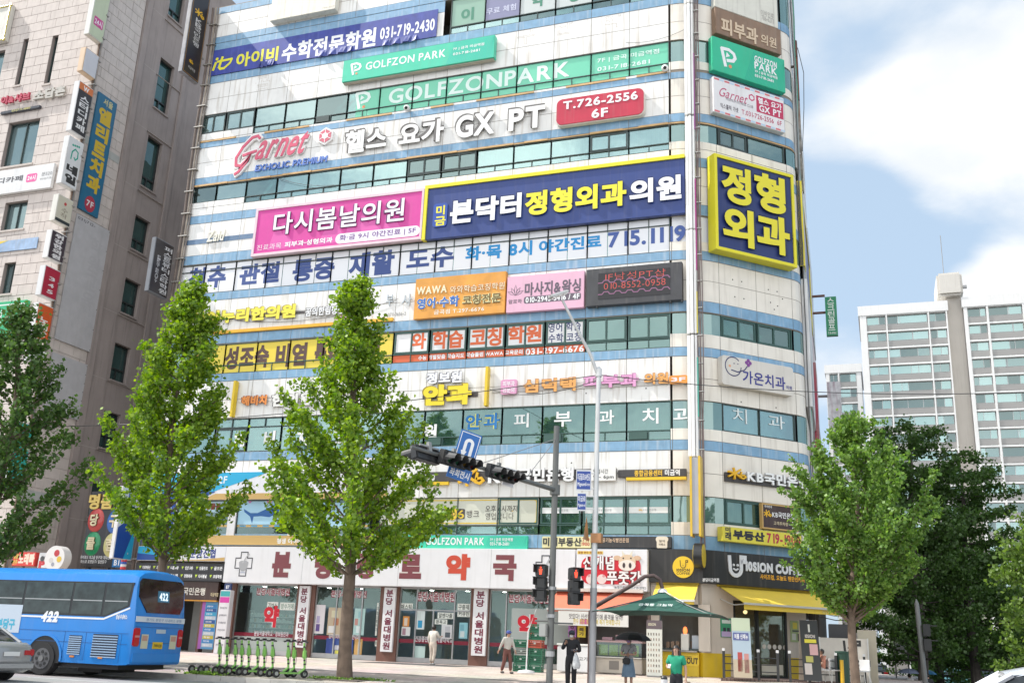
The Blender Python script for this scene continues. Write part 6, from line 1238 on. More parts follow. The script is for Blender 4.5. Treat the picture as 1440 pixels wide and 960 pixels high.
o, NF, b = nbox('blade_sign','pale green lightbox blade with pink 24시 mark at the top of the stone corner',(127,-40),(131,52),col=(.62,.62,.58),face=(.50,.55,.38)); q = sub(b,.15,.2,.85,.36); MB().prism(NF,rounded(q,.06),.006,.01).build('pink_badge',flat((.55,.06,.25)),o); letters(NF,'24시',sub(q,.1,.15,.9,.85),.011,W_,o)
nbox('blade_sign','blank white blade sign in a wooden looking frame near the top of the stone corner',(111,58),(122,104),col=(.62,.45,.30),face=(.58,.58,.62))
o, NF, b = nbox('blade_sign','black blade sign 스터디카페 with an orange cap',(107,109),(106,187),col=(.66,.66,.66),face=(.035,.033,.035),tx='스터디카페',tcol=(.74,.74,.74),box=(.2,.06,.85,.78)); sheet(NF,sub(b,0,.86,1,1),.006,flat((.62,.18,.05)),o,'orange_cap'); letters(NF,'W',sub(b,.3,.87,.7,.97),.011,W_,o,bold=.04)
o, NF, b = nbox('blade_sign','white blade sign 네일 with a green foot drawing',(89,184),(95,262),col=(.70,.70,.70),face=(.70,.71,.72),tx='네일',tcol=(.03,.03,.03),box=(.12,.04,.9,.46),bold=.06)
m = MB(); P_ = lambda a,c: (b[0]+(b[2]-b[0])*a, b[1]+(b[3]-b[1])*c); stroke(m,NF,[P_(.3,.56),P_(.32,.72),P_(.5,.8),P_(.72,.76),P_(.74,.64),P_(.6,.58),P_(.5,.62)],.08,.008)
for k in range(4): m.prism(NF,circle(P_(.3+.14*k,.86+.01*k),.07,10),.008,.012)
m.build('foot_drawing', flat((.02,.35,.25)), o)
o, NF, b = nbox('blade_sign','cream blade sign with a small red and green flower',(76,268),(83,313),col=(.68,.66,.60),face=(.60,.57,.46),tx='수작',tcol=(.2,.16,.12),box=(.3,.2,.75,.6),bold=.0); MB().prism(NF,circle(P_(.5,.76),.10,10),.006,.012).build('flower',flat((.5,.06,.06)),o); sheet(NF,sub(b,0,0,1,.12),.006,flat((.03,.04,.04)),o,'dark_foot')
nbox('blade_sign','dark plum blade sign 위강한의원',(66,318),(76,366),col=(.70,.69,.68),face=(.05,.035,.045),tx='위강한의원',tcol=(.74,.72,.72),box=(.2,.03,.8,.97),bold=.05)
nbox('blade_sign','crimson blade sign with the floor numbers 3 4 5',(58,369),(68,419),col=(.66,.66,.66),face=(.42,.02,.05),tx='3 4 5',tcol=(.74,.70,.70),box=(.32,.12,.72,.72),bold=.03)
nbox('blade_sign','orange red blade sign 노래방',(47,421),(57,478),col=(.68,.67,.66),face=(.62,.10,.02),tx='노래방',tcol=(.76,.74,.7),box=(.2,.06,.8,.66),bold=.04)
nbox('blade_sign','small white blade sign with a red and blue swirl below the orange one',(40,486),(52,512),col=(.68,.68,.68),face=(.66,.67,.68))
nbox('blade_sign','long teal blade sign behind the leftmost tree',(20,590),(12,690),col=(.66,.68,.66),face=(.02,.36,.30))
S_ = NSIDE
a = S_.at(137,129); c = S_.at(134,307); b = (a[0],c[1],c[0]+.05,a[1]); o = MB().fbox(S_,b[0],b[2],b[1],b[3],.02,.14).build('dental_banner_sign', paint((.012,.13,.24),.4,var=.04,streak=.04)); tag(o,'long teal blue vertical sign 서울엘리트치과 7F on the shaded side of the stone building','sign')
letters(S_,'서울',sub(b,.3,.92,.8,.98),.143,(.55,.50,.25),o,bold=.03); letters(S_,'엘리트치과',sub(b,.16,.17,.84,.90),.143,(.58,.40,.02),o,vert=True,bold=.055,gap=.08); MB().prism(S_,circle(P_(.5,.5) if 0 else (b[0]+(b[2]-b[0])*.5,b[1]+(b[3]-b[1])*.075),.42,20,ry=.5),.14,.146).build('red_oval',flat((.40,.03,.06)),o); letters(S_,'7F',sub(b,.32,.05,.68,.10),.149,(.72,.68,.68),o,bold=.03)
for TL,BR,lab,tx in [((107,300),(125,495),'long blank grey sheet with faint old lettering under the teal dental sign','712-'),((72.5,495),(109,591),'shorter blank grey sheet lower on the shaded side of the stone building',None)]:
    a = S_.at(*TL); c = S_.at(*BR); b = (a[0],c[1],c[0],a[1]); o = MB().fbox(S_,b[0],b[2],b[1],b[3],.02,.09).build('blank_sign_sheet', paint((.46,.45,.46),.55,var=.08,streak=.06)); tag(o,lab,'sign'); 
    if tx: letters(S_,'031)712-',sub(b,.04,.955,.55,.985),.092,(.12,.12,.13),o); letters(S_,'학원교육',sub(b,.5,.3,.85,.9),.0905,(.43,.42,.43),o,vert=True)
    m = MB(); 
    for k in range(7): m.prism(S_,circle((b[2]-.06,b[1]+.1+(b[3]-b[1]-.2)*k/6),.03,6),.09,.1)
    m.build('rivet', flat((.12,.12,.12)), o)
# front signs of the stone building
o = thing('channel_letter_sign','crimson raised letters 이&샤브 beside grey letters on the stone front','sign',(*F.P(F.at(40,140)[0],0)[:2],F.at(40,140)[1])); T(o,F,'이&샤브',(2,149),(45,130),.1,(.42,.03,.07),t=.12,bold=.05); T(o,F,'소담촌',(48,143),(95,121),.1,(.42,.40,.36),t=.12,bold=.05)
o, b = S('phone_strip_sign','thin black phone strip under the crimson raised letters','sign',F,(0,161),(56,147.5),.03,.2,paint((.04,.045,.06),.4)); T(o,F,'031)711-4880',(16,158.5),(43,150),.2,(.5,.45,.15))
o, b = S('cafe_banner','wide white banner 스터디카페 24시 on the stone front','banner',F,(-40,279),(77,229),.03,.25,paint((.70,.70,.70),.45,streak=.08)); T(o,F,'스터디카페',(-30,263),(33,246),.252,(.10,.10,.11),bold=.03); q = pbox(F,(36,257),(53,243),.25); MB().prism(F,rounded(q,.12),.25,.256).build('pink_badge',flat((.66,.10,.30)),o); letters(F,'24시',sub(q,.12,.2,.88,.8),.258,W_,o,bold=.03); T(o,F,'분520',(58,248),(74,240),.252,(.3,.3,.3)); T(o,F,'031)712-',(56,254),(74,248),.252,(.3,.3,.3))
o, b = S('torn_banner','torn pale blue banner with a yellow corner on the stone front','banner',F,(-20,357),(54,333),.03,.08,paint((.30,.42,.60),.5,var=.25,streak=.15)); MB().prism(F,[(b[0],b[3]),(b[0]+1.6,b[3]),(b[0],b[1]+.3)],.08,.086).build('yellow_corner',flat((.66,.5,.05)),o)
o, b = S('green_lightbox_sign','green lightbox with white border at the left edge behind the tree','sign',F,(-40,478),(38,421),.03,.3,paint((.03,.40,.18),.4,streak=.05)); ring(MB(),F,sub(b,.03,.08,.97,.92),.07,.3,.305).build('white_border',flat((.7,.72,.7)),o); T(o,F,'스크린',(-30,470),(4,436),.304,W_,bold=.04)
o, b = S('bulb_sign','blank cream sign framed by yellow bulbs at the top left edge','sign',F,(-40,66),(17,6),.03,.35,paint((.62,.60,.54),.5,streak=.1)); m = MB(); r_ = sub(b,.0,.0,1,1)
for k in range(26): m.ell(F.P(r_[2]-.08,r_[1]+(r_[3]-r_[1])*k/25,.37),(.07,.07,.07),6,4)
for k in range(30): m.ell(F.P(r_[0]+(r_[2]-r_[0])*k/29,r_[1]+.08,.37),(.07,.07,.07),6,4); m.ell(F.P(r_[0]+(r_[2]-r_[0])*k/29,r_[3]-.08,.37),(.07,.07,.07),6,4)
m.build('bulbs', flat((.62,.52,.12),.3), o)
# billiard board in the alley
FA = Face((0,1.2,0),(1,0)); b = pbox(FA,(112,797),(173,690)); o = MB().fbox(FA,b[0],b[2],b[1],b[3],-.3,0).build('billiard_sign', paint((.028,.027,.03),.4,streak=.06), bevel=.02); tag(o,'black billiard board 명품당구클럽 with four glossy coloured balls','sign')
letters(FA,'명품',pbox(FA,(124.5,716),(162,694)),.002,flat((.28,.17,.03)),o,.06,bold=.06); letters(FA,'명품',pbox(FA,(124.5,716),(162,694)),.066,flat((.60,.44,.12)),o,bold=.035)
for (u,v),c_,tx in [((135,731),(.42,.05,.045),'당'),((162,733),(.05,.14,.42),'구'),((130,764),(.02,.22,.09),'클'),((157,766),(.55,.50,.22),'럽')]:
    c = FA.at(u,v); MB().ell(FA.P(c[0],c[1],0),(.53,.10,.63),24,14).build('ball', flat(c_,.12), o, smooth=True); q = (c[0]-.26,c[1]-.32,c[0]+.26,c[1]+.32); letters(FA,tx,q,.03,flat((.15,.11,.05)),o,.12,bold=.055); letters(FA,tx,q,.155,flat((.58,.50,.32)),o,bold=.035)
letters(FA,'하이포드 최고급 당구대/ 대대전용',pbox(FA,(113,785.5),(157,781)),.003,(.6,.6,.6),o,bold=.02); letters(FA,'마스코 포켓당구/ 일반당구',pbox(FA,(113,791.5),(150,787)),.003,(.6,.6,.6),o,bold=.02); q = pbox(FA,(157,797),(171,784)); sheet(FA,q,0,flat((.02,.14,.36)),o,'blue_square'); letters(FA,'B1',sub(q,.2,.2,.8,.8),.006,W_,o,bold=.02)
MB().box(b[0]+.3,b[0]+.5,1.3,1.5,.58,b[1]).box(b[2]-.5,b[2]-.3,1.3,1.5,.58,b[1]).build('leg', flat((.1,.1,.1)), o)
FL = Face((0,-.5,0),(1,0))
o = None
for BL,TR,col,tx,tc,lab in [((16,795),(51,776),(.60,.05,.04),'노래빠',(.74,.62,.5),'red karaoke sign 노래빠 above the bus roof'),((52,798),(84,777),(.64,.64,.64),'PC',(.50,.04,.05),'white COMMA PC sign above the bus roof')]:
    b = pbox(FL,BL,TR); o = MB().fbox(FL,b[0],b[2],b[1],b[3],-.3,0).build('lightbox_sign', paint(col,.4,streak=.05), bevel=.015); tag(o,lab,'sign'); MB().box(b[0]+.6,b[0]+.7,-.4,-.3,.55,b[1]).build('post',flat((.15,.15,.15)),o)
    if tx == 'PC': letters(FL,'COMMA',sub(b,.28,.58,.95,.84),.003,(.08,.08,.08),o,bold=.04); letters(FL,'PC',sub(b,.05,.0,.8,.48),.003,tc,o,bold=.08); MB().prism(FL,circle((b[0]+.25,b[3]-.3),.14,12),0,.006).build('round_dot',flat((.08,.08,.08)),o)
    else: letters(FL,tx,sub(b,.27,.1,.97,.92),.003,tc,o,bold=.05); letters(FL,'영상',sub(b,.04,.5,.24,.9),.003,(.5,.55,.1),o,bold=.03); letters(FL,'반주',sub(b,.04,.08,.24,.45),.003,(.6,.5,.1),o,bold=.03)
c = FL.at(90,786); o = MB().wheel((c[0],-.9,c[1]),(0,1,0),.62,.5,28).build('round_lightbox_sign', flat((.68,.66,.64),.35), smooth=True); tag(o,'round white drum lightbox with red and yellow balloons above the bus roof','sign'); FR_ = Face((0,-1.151,0),(1,0))
for dx,dz,r_,c_ in [(.10,.25,.17,(.45,.04,.05)),(.3,-.05,.15,(.62,.42,.05)),(-.2,-.1,.13,(.55,.52,.5)),(-.05,-.3,.1,(.3,.3,.35))]: MB().prism(FR_,circle((c[0]+dx,c[1]+dz),r_,14),0,.006).build('balloon',flat(c_),o)
MB().box(c[0]-.05,c[0]+.05,-.95,-.85,.55,c[1]-.6).build('post',flat((.15,.15,.15)),o)
o = thing('barber_pole','small red white and blue barber pole beside the black billiard board','barber pole',(-36.2,-.3,3.9)); zb_ = FL.at(174,800)[1]; xb_ = FL.at(174,792)[0]
for k in range(6): MB().tube([(xb_,-.5,zb_+k*.12),(xb_,-.5,zb_+k*.12+.12)],.14,12).build('band',flat([(.6,.05,.06),(.7,.7,.7),(.05,.12,.45)][k%3],.3),o)
MB().lathe((xb_,-.5,zb_+.72),[(.16,0),(.16,.08),(.06,.2),(0,.22)],12).build('cap',flat((.6,.6,.6),.3,.6),o); MB().box(xb_-.03,xb_+.03,-.5,1.2,zb_+.3,zb_+.36).build('bracket',flat((.2,.2,.2)),o)
# ------------------------------------------------------------------ apartment blocks beyond the park
M_APW = paint((.76,.755,.74),.6,var=.03,streak=.06,scale=.3); M_APG = paint((.42,.39,.36),.6,var=.05,streak=.05,scale=.3); M_RAIL = film((.40,.385,.37),.30); G_AP = [glass((.24,.52,.50),.30,.25),glass((.14,.27,.28),.22,.25),glass((.42,.70,.67),.32,.25),glass((.10,.15,.16),.14,.25)]
def block(lab, Fy, cols, x0, x1, zr, pitch, nrow, depth, roofband=1.6, z0=0):
    o = thing('apartment_block', lab, 'apartment building', (Fy.P((x0+x1)/2,0,0)[0], Fy.O[1]+depth/2, z0)); _r = random.Random(int(x0*10)+7)
    MB().fbox(Fy,x0,x1,z0,zr-roofband-.02,-depth,-1.3).build('body', M_APG, o); MB().fbox(Fy,x0-.2,x1+.2,zr-roofband,zr,-depth-.2,.15).build('roof_parapet', M_APW, o)
    m = MB(); edges = [x0] + [c[0] for c in cols] + [c[1] for c in cols] + [x1]
    m.fbox(Fy,x0,cols[0][0],z0,zr-roofband-.01,-1.4,.05)
    for (a, b_), nx in zip(cols, [c[0] for c in cols[1:]]+[x1]): m.fbox(Fy,b_,max(nx,b_+.2),z0,zr-roofband-.01,-1.4,.02 if nx-b_ > .8 else .12)
    m.build('white_pier', M_APW, o); sl = MB()
    for k in range(nrow+1): sl.fbox(Fy,x0+.3,x1-.2,zr-roofband-pitch*k-.14,zr-roofband-pitch*k+.14,-1.35,.0)
    sl.build('balcony_slab', M_APW, o)
    for k in range(nrow):
        zt = zr-roofband-pitch*k-.14; zb = zt-pitch+.28
        for a, b_ in cols:
            n = 3 if b_-a > 4 else 2; fr = MB(); ring(fr,Fy,(a+.05,zb,b_-.05,zt),.07,-.55,-.42)
            cut = sorted(_r.uniform(.25,.75) for _ in range(n-1))
            for c in cut: fr.fbox(Fy,a+(b_-a)*c-.035,a+(b_-a)*c+.035,zb,zt,-.54,-.43)
            w_ = fr.build('window', flat((.62,.63,.62)), o); cs = [0]+cut+[1]
            for p, q in zip(cs, cs[1:]): MB().fbox(Fy,a+.06+(b_-a-.12)*p,a+.06+(b_-a-.12)*q,zb+.03,zt-.03,-.50,-.49).build('pane', _r.choice(G_AP), w_)
            rl = MB(); rl.fbox(Fy,a+.03,b_-.03,zb+.95,zb+1.0,-.08,-.02).fbox(Fy,a+.03,b_-.03,zb+.06,zb+.94,-.06,-.04); rl.build('railing', M_RAIL, w_)
            if _r.random() < .3: MB().fbox(Fy,a+.3,a+1.1,zb+.05,zb+.65,-.4,-.1).build('air_conditioner', flat((.6,.6,.58)), w_)
    return o
FT = Face((0,120,0),(1,0)); X = lambda u, v=500: FT.at(u,v)[0]
zr = FT.at(1211,431)[1]
block('white apartment tower with glazed balconies left of the beige stair shaft', FT, [(X(1221.5),X(1249)),(X(1250.5),X(1309)),(X(1311),X(1335))], X(1212), X(1337), zr, 2.72, 13, 14)
zr2 = FT.at(1400,415)[1]
block('white apartment tower with glazed balconies right of the beige stair shaft', FT, [(X(1366),X(1393)),(X(1396),X(1445)),(X(1448),X(1478)),(X(1481),X(1520))], X(1361), X(1535), zr2, 2.72, 16, 14)
o = thing('stair_shaft','beige stair shaft with a wider cap between the two white apartment towers','stair tower',(X(1349),122,0)); zc_ = FT.at(1344,415)[1]; zt_ = FT.at(1344,383)[1]
MB().fbox(FT,X(1337)+.05,X(1361)-.05,0,zc_,-12,-1.0).build('shaft', paint((.50,.46,.41),.7,var=.04,scale=.3), o); MB().fbox(FT,X(1326),X(1363),zc_,zt_,-9,.4).build('cap', paint((.62,.59,.54),.7,var=.04,scale=.3), o, bevel=.35); MB().tube([(X(1340),124,zt_),(X(1340),124,zt_+8)],.06,5).build('antenna',flat((.3,.3,.3)),o); MB().fbox(FT,X(1363),X(1369),FT.at(1360,404)[1],FT.at(1360,401)[1],-.6,.2).build('ledge_lamp',flat((.4,.4,.4)),o)
FT2 = Face((0,150,0),(1,0)); X = lambda u, v=560: FT2.at(u,v)[0]
block('lower white apartment wing behind the left tower', FT2, [(X(1168),X(1180)),(X(1182),X(1206))], X(1163), X(1213), FT2.at(1190,512)[1], 2.9, 9, 14)
# ------------------------------------------------------------------ street furniture
M_POLE = paint((.13,.135,.13),.5,.2,var=.12,streak=.12); M_GALV = paint((.56,.56,.55),.4,.35,var=.10,streak=.08); M_BLKP = paint((.025,.026,.028),.45,var=.1,streak=.05)
zK = lambda y: gz(y)
# lamp post
t = thing('street_lamp','tall pale grey street lamp with a bent arm in front of the butcher shop','street lamp',(-8.22,-12,zK(-12)))
MB().tube([(-8.22,-12,zK(-12)),(-8.22,-12,3.2)],.105,12).build('post_base', paint((.33,.33,.34),.5,.2,var=.1,streak=.1), t, smooth=True); MB().tube([(-8.22,-12,3.2),(-8.17,-12,9.8)],[.095,.07],12).build('post', M_GALV, t, smooth=True)
MB().tube([(-8.17,-12,9.7),(-8.4,-12.15,10.4),(-8.85,-12.5,11.35),(-9.2,-12.75,12.1)],[.06,.055,.05,.045],8).build('arm', M_GALV, t, smooth=True)
MB().lathe((-8.17,-12,9.72),[(.1,0),(.1,.25),(.03,.33)],10).build('arm_collar', M_GALV, t); M_ = Matrix.Translation((-9.28,-12.85,12.28)) @ Matrix.Rotation(R(40),4,'Z') @ Matrix.Rotation(R(-25),4,'Y')
MB().box(-.36,.3,-.15,.15,-.04,.06,M_).build('lamp_head', flat((.55,.55,.54),.4,.3), t, bevel=.03); m = MB()
for k in range(3): m.box(-.3+k*.2,-.14+k*.2,-.12,.12,-.055,-.041,M_)
m.build('lamp_lens', flat((.72,.72,.68),.2), t)
# street name signs on the lamp post
for (TL,BR,tx1,tx2,lab,dy) in [((810.5,660),(833,690),'미금일로154번길','Migeumil-ro','upper blue street name sign with white frame on the street lamp',0),((812,692),(824,718),'미금로','Migeum-ro','smaller lower blue street name sign on the street lamp',0)]:
    Fs = Face((-8.3,-12.12,0),(1,.25)); a = Fs.at(*TL); c = Fs.at(*BR); b = (a[0],c[1],min(c[0],-.02),a[1]); o = MB().fbox(Fs,b[0],b[2],b[1],b[3],-.03,0).build('street_name_sign', flat((.66,.67,.68))); tag(o,lab,'street sign'); sheet(Fs,sub(b,.05,.07,.95,.93),0,flat((.03,.07,.30),.4),o,'blue_face'); letters(Fs,tx1,sub(b,.1,.5,.9,.82),.006,W_,o,bold=.02); letters(Fs,tx2,sub(b,.1,.18,.9,.40),.006,W_,o)
    MB().fbox(Fs,b[2]-.01,.1,b[3]-.12,b[3]-.08,-.06,-.03).fbox(Fs,b[2]-.01,.1,b[1]+.05,b[1]+.09,-.06,-.03).build('clamp', M_GALV, o)
Fs = Face((-8.22,-12.1,0),(1,0)); q = [Fs.at(*p_) for p_ in ((825,725),(828,761),(820,757))]; o = MB().prism(Fs,[q[2],q[1],q[0]],-.02,0).build('rusty_pennant', paint((.30,.14,.05),.8,var=.4,streak=.3)); tag(o,'rusty brown triangular pennant on the street lamp','flag'); c = Fs.at(838,756); MB().fbox(Fs,c[0]-.16,c[0]+.16,c[1]-.14,c[1]+.14,-.22,.03).build('rusty_clamp', paint((.40,.20,.09),.8,var=.4,streak=.3), o)
# traffic signal mast
t = thing('traffic_signal_mast','dark grey signal mast whose long arm reaches out over the road','signal mast',(-9.43,-12.3,zK(-12.3)))
MB().tube([(-9.43,-12.3,zK(-12.3)),(-9.42,-12.3,8.1)],[.10,.088],14).build('mast', M_POLE, t, smooth=True); AP = lambda k: Vector((-9.40,-12.3,6.1)).lerp(Vector((-10.98,-19.6,6.1)), k); MB().tube([AP(0),AP(.98)],[.075,.04],10).build('arm', M_POLE, t, smooth=True)
MB().tube([(-9.42,-12.3,5.95),(-9.42,-12.3,6.25)],.16,12).build('arm_collar', M_POLE, t); MB().tube([(-9.42,-12.3,7.7),AP(.25)],.012,5).tube([(-9.42,-12.3,7.7),AP(.6)],.012,5).build('stay_wire', flat((.2,.2,.2)), t)
MB().box(-9.72,-9.5,-12.55,-12.2,1.75,2.12).build('control_box', paint((.36,.37,.35),.5), t, bevel=.02); MB().tube([(-9.43,-12.3,1.2),(-9.43,-12.3,1.35)],.14,12).tube([(-9.43,-12.3,2.3),(-9.43,-12.3,2.4)],.14,12).tube([(-9.43,-12.3,3.1),(-9.43,-12.3,3.2)],.14,12).build('strap', flat((.4,.4,.4),.4,.5), t)
adir = (Vector((-1.58,-7.3,0))).normalized(); rdir = Vector((-adir.y, adir.x, 0)); rdir = rdir if rdir.x > 0 else -rdir
def sig_head(lab, k0, n, face, back=False):
    """horizontal lamp head of n lamps hung along the arm, facing +face*rdir"""
    L = n*.34; c = AP(k0)+Vector((0,0,-.02)); o = thing('traffic_light', lab, 'traffic light', c+Vector((0,0,-.25))); f_ = rdir*face; tilt = Vector((0,0,-.18)); f_ = (f_+tilt).normalized()
    up = f_.cross(adir); up = up if up.z > 0 else -up; Mx = Matrix((( adir.x,up.x,f_.x,c.x),(adir.y,up.y,f_.y,c.y),(adir.z,up.z,f_.z,c.z),(0,0,0,1)))
    MB().box(-L/2,L/2,-.19,.19,.05,.26,Mx).build('housing', M_BLKP, o, bevel=.03)
    for j in range(n):
        x = -L/2+.17+j*.34; v = MB(); i0 = len(v.v); N_ = 14
        for a in range(N_): th = math.pi*2*a/N_; v.v += [tuple(Mx@Vector((x+.15*math.cos(th),.15*math.sin(th),.26))), tuple(Mx@Vector((x+.15*math.cos(th),.15*math.sin(th),.26+(.32 if math.sin(th) > -.3 else .1))))]
        for a in range(N_): b_ = (a+1)%N_; v.f.append((2*a,2*b_,2*b_+1,2*a+1))
        v.build('visor', M_BLKP, o)
        l = MB(); l.v = [tuple(Mx@Vector((x+.14*math.cos(math.pi*2*a/N_),.14*math.sin(math.pi*2*a/N_),.265))) for a in range(N_)]; l.f = [tuple(range(N_))]; l.build('lens', flat([(.10,.01,.01),(.10,.06,.01),(.02,.08,.04),(.02,.09,.04)][j%4],.15), o)
    MB().box(-.06,.06,.02,.3,-.02,.06,Mx).box(-L/2+.1,L/2-.1,.15,.2,.0,.05,Mx).build('hanger', paint((.3,.3,.29),.5,.3), o); return o
sig_head('black four lamp traffic light with round visors nearest the blue U-turn sign', .745, 4, 1); sig_head('black four lamp traffic light hung near the middle of the mast arm', .45, 4, 1); sig_head('dark traffic light at the far tip of the mast arm, seen from behind', .87, 3, -1)
# U-turn sign
def arm_sign(name, lab, k0, w_, h_, zoff, roll, col, fn):
    c = AP(k0)+Vector((0,0,zoff)); fdir = (rdir*.72+Vector((0,-1,0))*.7).normalized(); Fs = Face((c.x,c.y,0),(-fdir.y,fdir.x)); M_ = Matrix.Translation(c)@Matrix.Rotation(R(roll),4,fdir)@Matrix.Translation(-c)
    o = MB().fbox(Fs,-w_/2,w_/2,c.z-h_/2,c.z+h_/2,.10,.13).build(name, flat(col,.4), xf=M_); tag(o, lab, 'traffic sign'); fn(Fs, (-w_/2,c.z-h_/2,w_/2,c.z+h_/2), o, M_); MB().fbox(Fs,-.04,.04,c.z-h_/2+.1,c.z+h_/2-.1,.0,.1).build('mount', M_POLE, o); return o
def ut(Fs, b, o, M_):
    m = MB(); P = lambda a,c: (b[0]+(b[2]-b[0])*a, b[1]+(b[3]-b[1])*c); stroke(m,Fs,[P(.68,.2),P(.68,.62)]+[(P(.52,.62)[0]+(b[2]-b[0])*.16*math.cos(R(a)),P(.5,.66)[1]+(b[2]-b[0])*.16*math.sin(R(a))) for a in range(0,181,20)]+[P(.36,.62),P(.36,.40)],.085,.131); m.prism(Fs,[P(.36,.2),P(.5,.42),P(.22,.42)],.131,.137); m.build('u_turn_arrow',flat(W_),o,xf=M_); m = MB(); ring(m,Fs,sub(b,.05,.04,.95,.96),.02,.131,.134); m.build('white_border',flat(W_),o,xf=M_)
def lt(tx, col):
    def f_(Fs, b, o, M_): text_into(MB(),Fs,tx,sub(b,.08,.2,.92,.8),.131,0,.03).build('lettering',flat(col),o,xf=M_)
    return f_
arm_sign('u_turn_sign','blue sign with a white U-turn arrow on the mast arm',.66,.60,.95,.36,-14,(.01,.12,.40),ut); arm_sign('left_turn_text_sign','blue supplementary sign 좌회전시 under the U-turn sign',.70,.66,.34,-.36,-14,(.01,.12,.40),lt('좌회전시',W_)); arm_sign('unprotected_turn_sign','small white sign 비보호 at the inner end of the mast arm',.37,.34,.52,-.06,-10,(.66,.66,.68),lt('비보호',(.03,.06,.25)))
# pedestrian signals
def ped(lab, c, e, litman=True):
    Fs = Face((c[0],c[1],0),e); o = thing('pedestrian_signal', lab, 'pedestrian light', c)
    for k in range(3):
        z = c[2]+.36*(2-k); MB().fbox(Fs,-.17,.17,z,z+.35,-.22,0).build('lamp_box', M_BLKP, o, bevel=.02); MB().fbox(Fs,-.18,.18,z+.33,z+.35,0,.22).fbox(Fs,-.18,-.16,z+.12,z+.33,0,.18).fbox(Fs,.16,.18,z+.12,z+.33,0,.18).build('hood', M_BLKP, o)
        MB().fbox(Fs,-.13,.13,z+.05,z+.31,.001,.008).build('lens', flat((.015,.015,.015),.15), o)
        if k == 0: m = MB(); m.prism(Fs,circle((0,z+.265),.028,10),.009,.014); m.prism(Fs,[(-.045,z+.15),(-.03,z+.06),(.03,z+.06),(.045,z+.15),(.055,z+.225),(-.055,z+.225)],.009,.014); m.build('red_man', emit((.9,.07,.03),1.6), o)
    return o
a = Face((0,-12.55,0),(1,0)).at(759,845,0); ped('pedestrian signal with a lit red man left of the grey mast',(a[0],-12.55,a[1]),(1,0)); a = Face((0,-12.4,0),(1,0)).at(809,850,0); ped('pedestrian signal with a lit red man right of the grey mast, turned to the right',(a[0],-12.4,a[1]),(.75,.66))
m = MB().tube([(-9.43,-12.3,3.05),(-9.9,-12.4,3.05)],.03,6).tube([(-9.43,-12.3,2.2),(-9.9,-12.4,2.2)],.03,6).tube([(-9.43,-12.3,3.1),(-8.75,-12.3,3.1)],.03,6).tube([(-9.43,-12.3,2.15),(-8.75,-12.3,2.15)],.03,6); m.build('bracket', M_POLE, t)
# shade parasol on its bent arm
pc = Vector((-6.35,-11.0,0)); t = thing('shade_parasol','big dark green square shade canopy hanging from a brown bent arm','parasol',(-8.1,-11.6,zK(-11.6))); m = MB(); s_ = 1.72; zr, za = 2.52, 3.22
co = [(-s_,-s_),(s_,-s_),(s_,s_),(-s_,s_)]
for k in range(4):
    a, b_ = co[k], co[(k+1)%4]; n = 8
    for j in range(n):
        for i in range(6):
            def PT(u, w_): 
                ex = Vector((a[0]+(b_[0]-a[0])*u, a[1]+(b_[1]-a[1])*u)); h = za+(zr-za)*w_ ; h -= .10*math.sin(math.pi*w_)*1.0 ; h += .05*math.sin(math.pi*u)*w_
                return (pc.x+ex.x*w_, pc.y+ex.y*w_, h)
            m.quad(PT(j/n,i/6),PT(j/n,(i+1)/6),PT((j+1)/n,(i+1)/6),PT((j+1)/n,i/6))
m.build('canopy', paint((.016,.085,.062),.75,var=.12,streak=0), t); m = MB()
for k in range(4):
    a, b_ = co[k], co[(k+1)%4]; m.quad((pc.x+a[0],pc.y+a[1],zr),(pc.x+b_[0],pc.y+b_[1],zr),(pc.x+b_[0],pc.y+b_[1],zr-.16),(pc.x+a[0],pc.y+a[1],zr-.16)) if False else None
    m.tube([(pc.x,pc.y,za-.12),(pc.x+a[0],pc.y+a[1],zr-.03)],.02,5)
m.tube([(pc.x,pc.y,za-.6),(pc.x,pc.y,za+.1)],.04,8); m.build('ribs', flat((.12,.12,.12),.4,.4), t); MB().lathe((pc.x,pc.y,za-.05),[(.16,0),(.12,.09),(.03,.13)],10).build('cap', flat((.66,.66,.66)), t)
MB().tube([(-8.36,-11.75,zK(-11.7)),(-8.36,-11.75,2.55),(-8.2,-11.68,2.72),(-7.2,-11.35,3.35),(-6.85,-11.2,3.62),(-6.6,-11.1,3.66),(-6.42,-11.02,3.55),(-6.35,-11.0,3.3)],[.075]*3+[.06]*5,10).build('bent_arm', paint((.085,.05,.045),.5,var=.15,streak=.05), t, smooth=True)
Ft = Face((pc.x,pc.y-s_*.72,0),(1,0)); text_into(MB(),Ft,'금곡동 그늘막',(-.45,0,.55,.15),0,0,.02).build('lettering', flat((.6,.62,.6)), t, xf=Matrix.Translation((pc.x,pc.y-s_*.74,2.72))@Matrix.Rotation(R(-60),4,'X')@Matrix.Translation((-pc.x,-(pc.y-s_*.72),0))@Matrix.Identity(4))
MB().tube([(pc.x,pc.y,za+.02),(pc.x+.8,pc.y-.9,2.86)],.012,4).build('rope', flat((.6,.6,.6)), t)
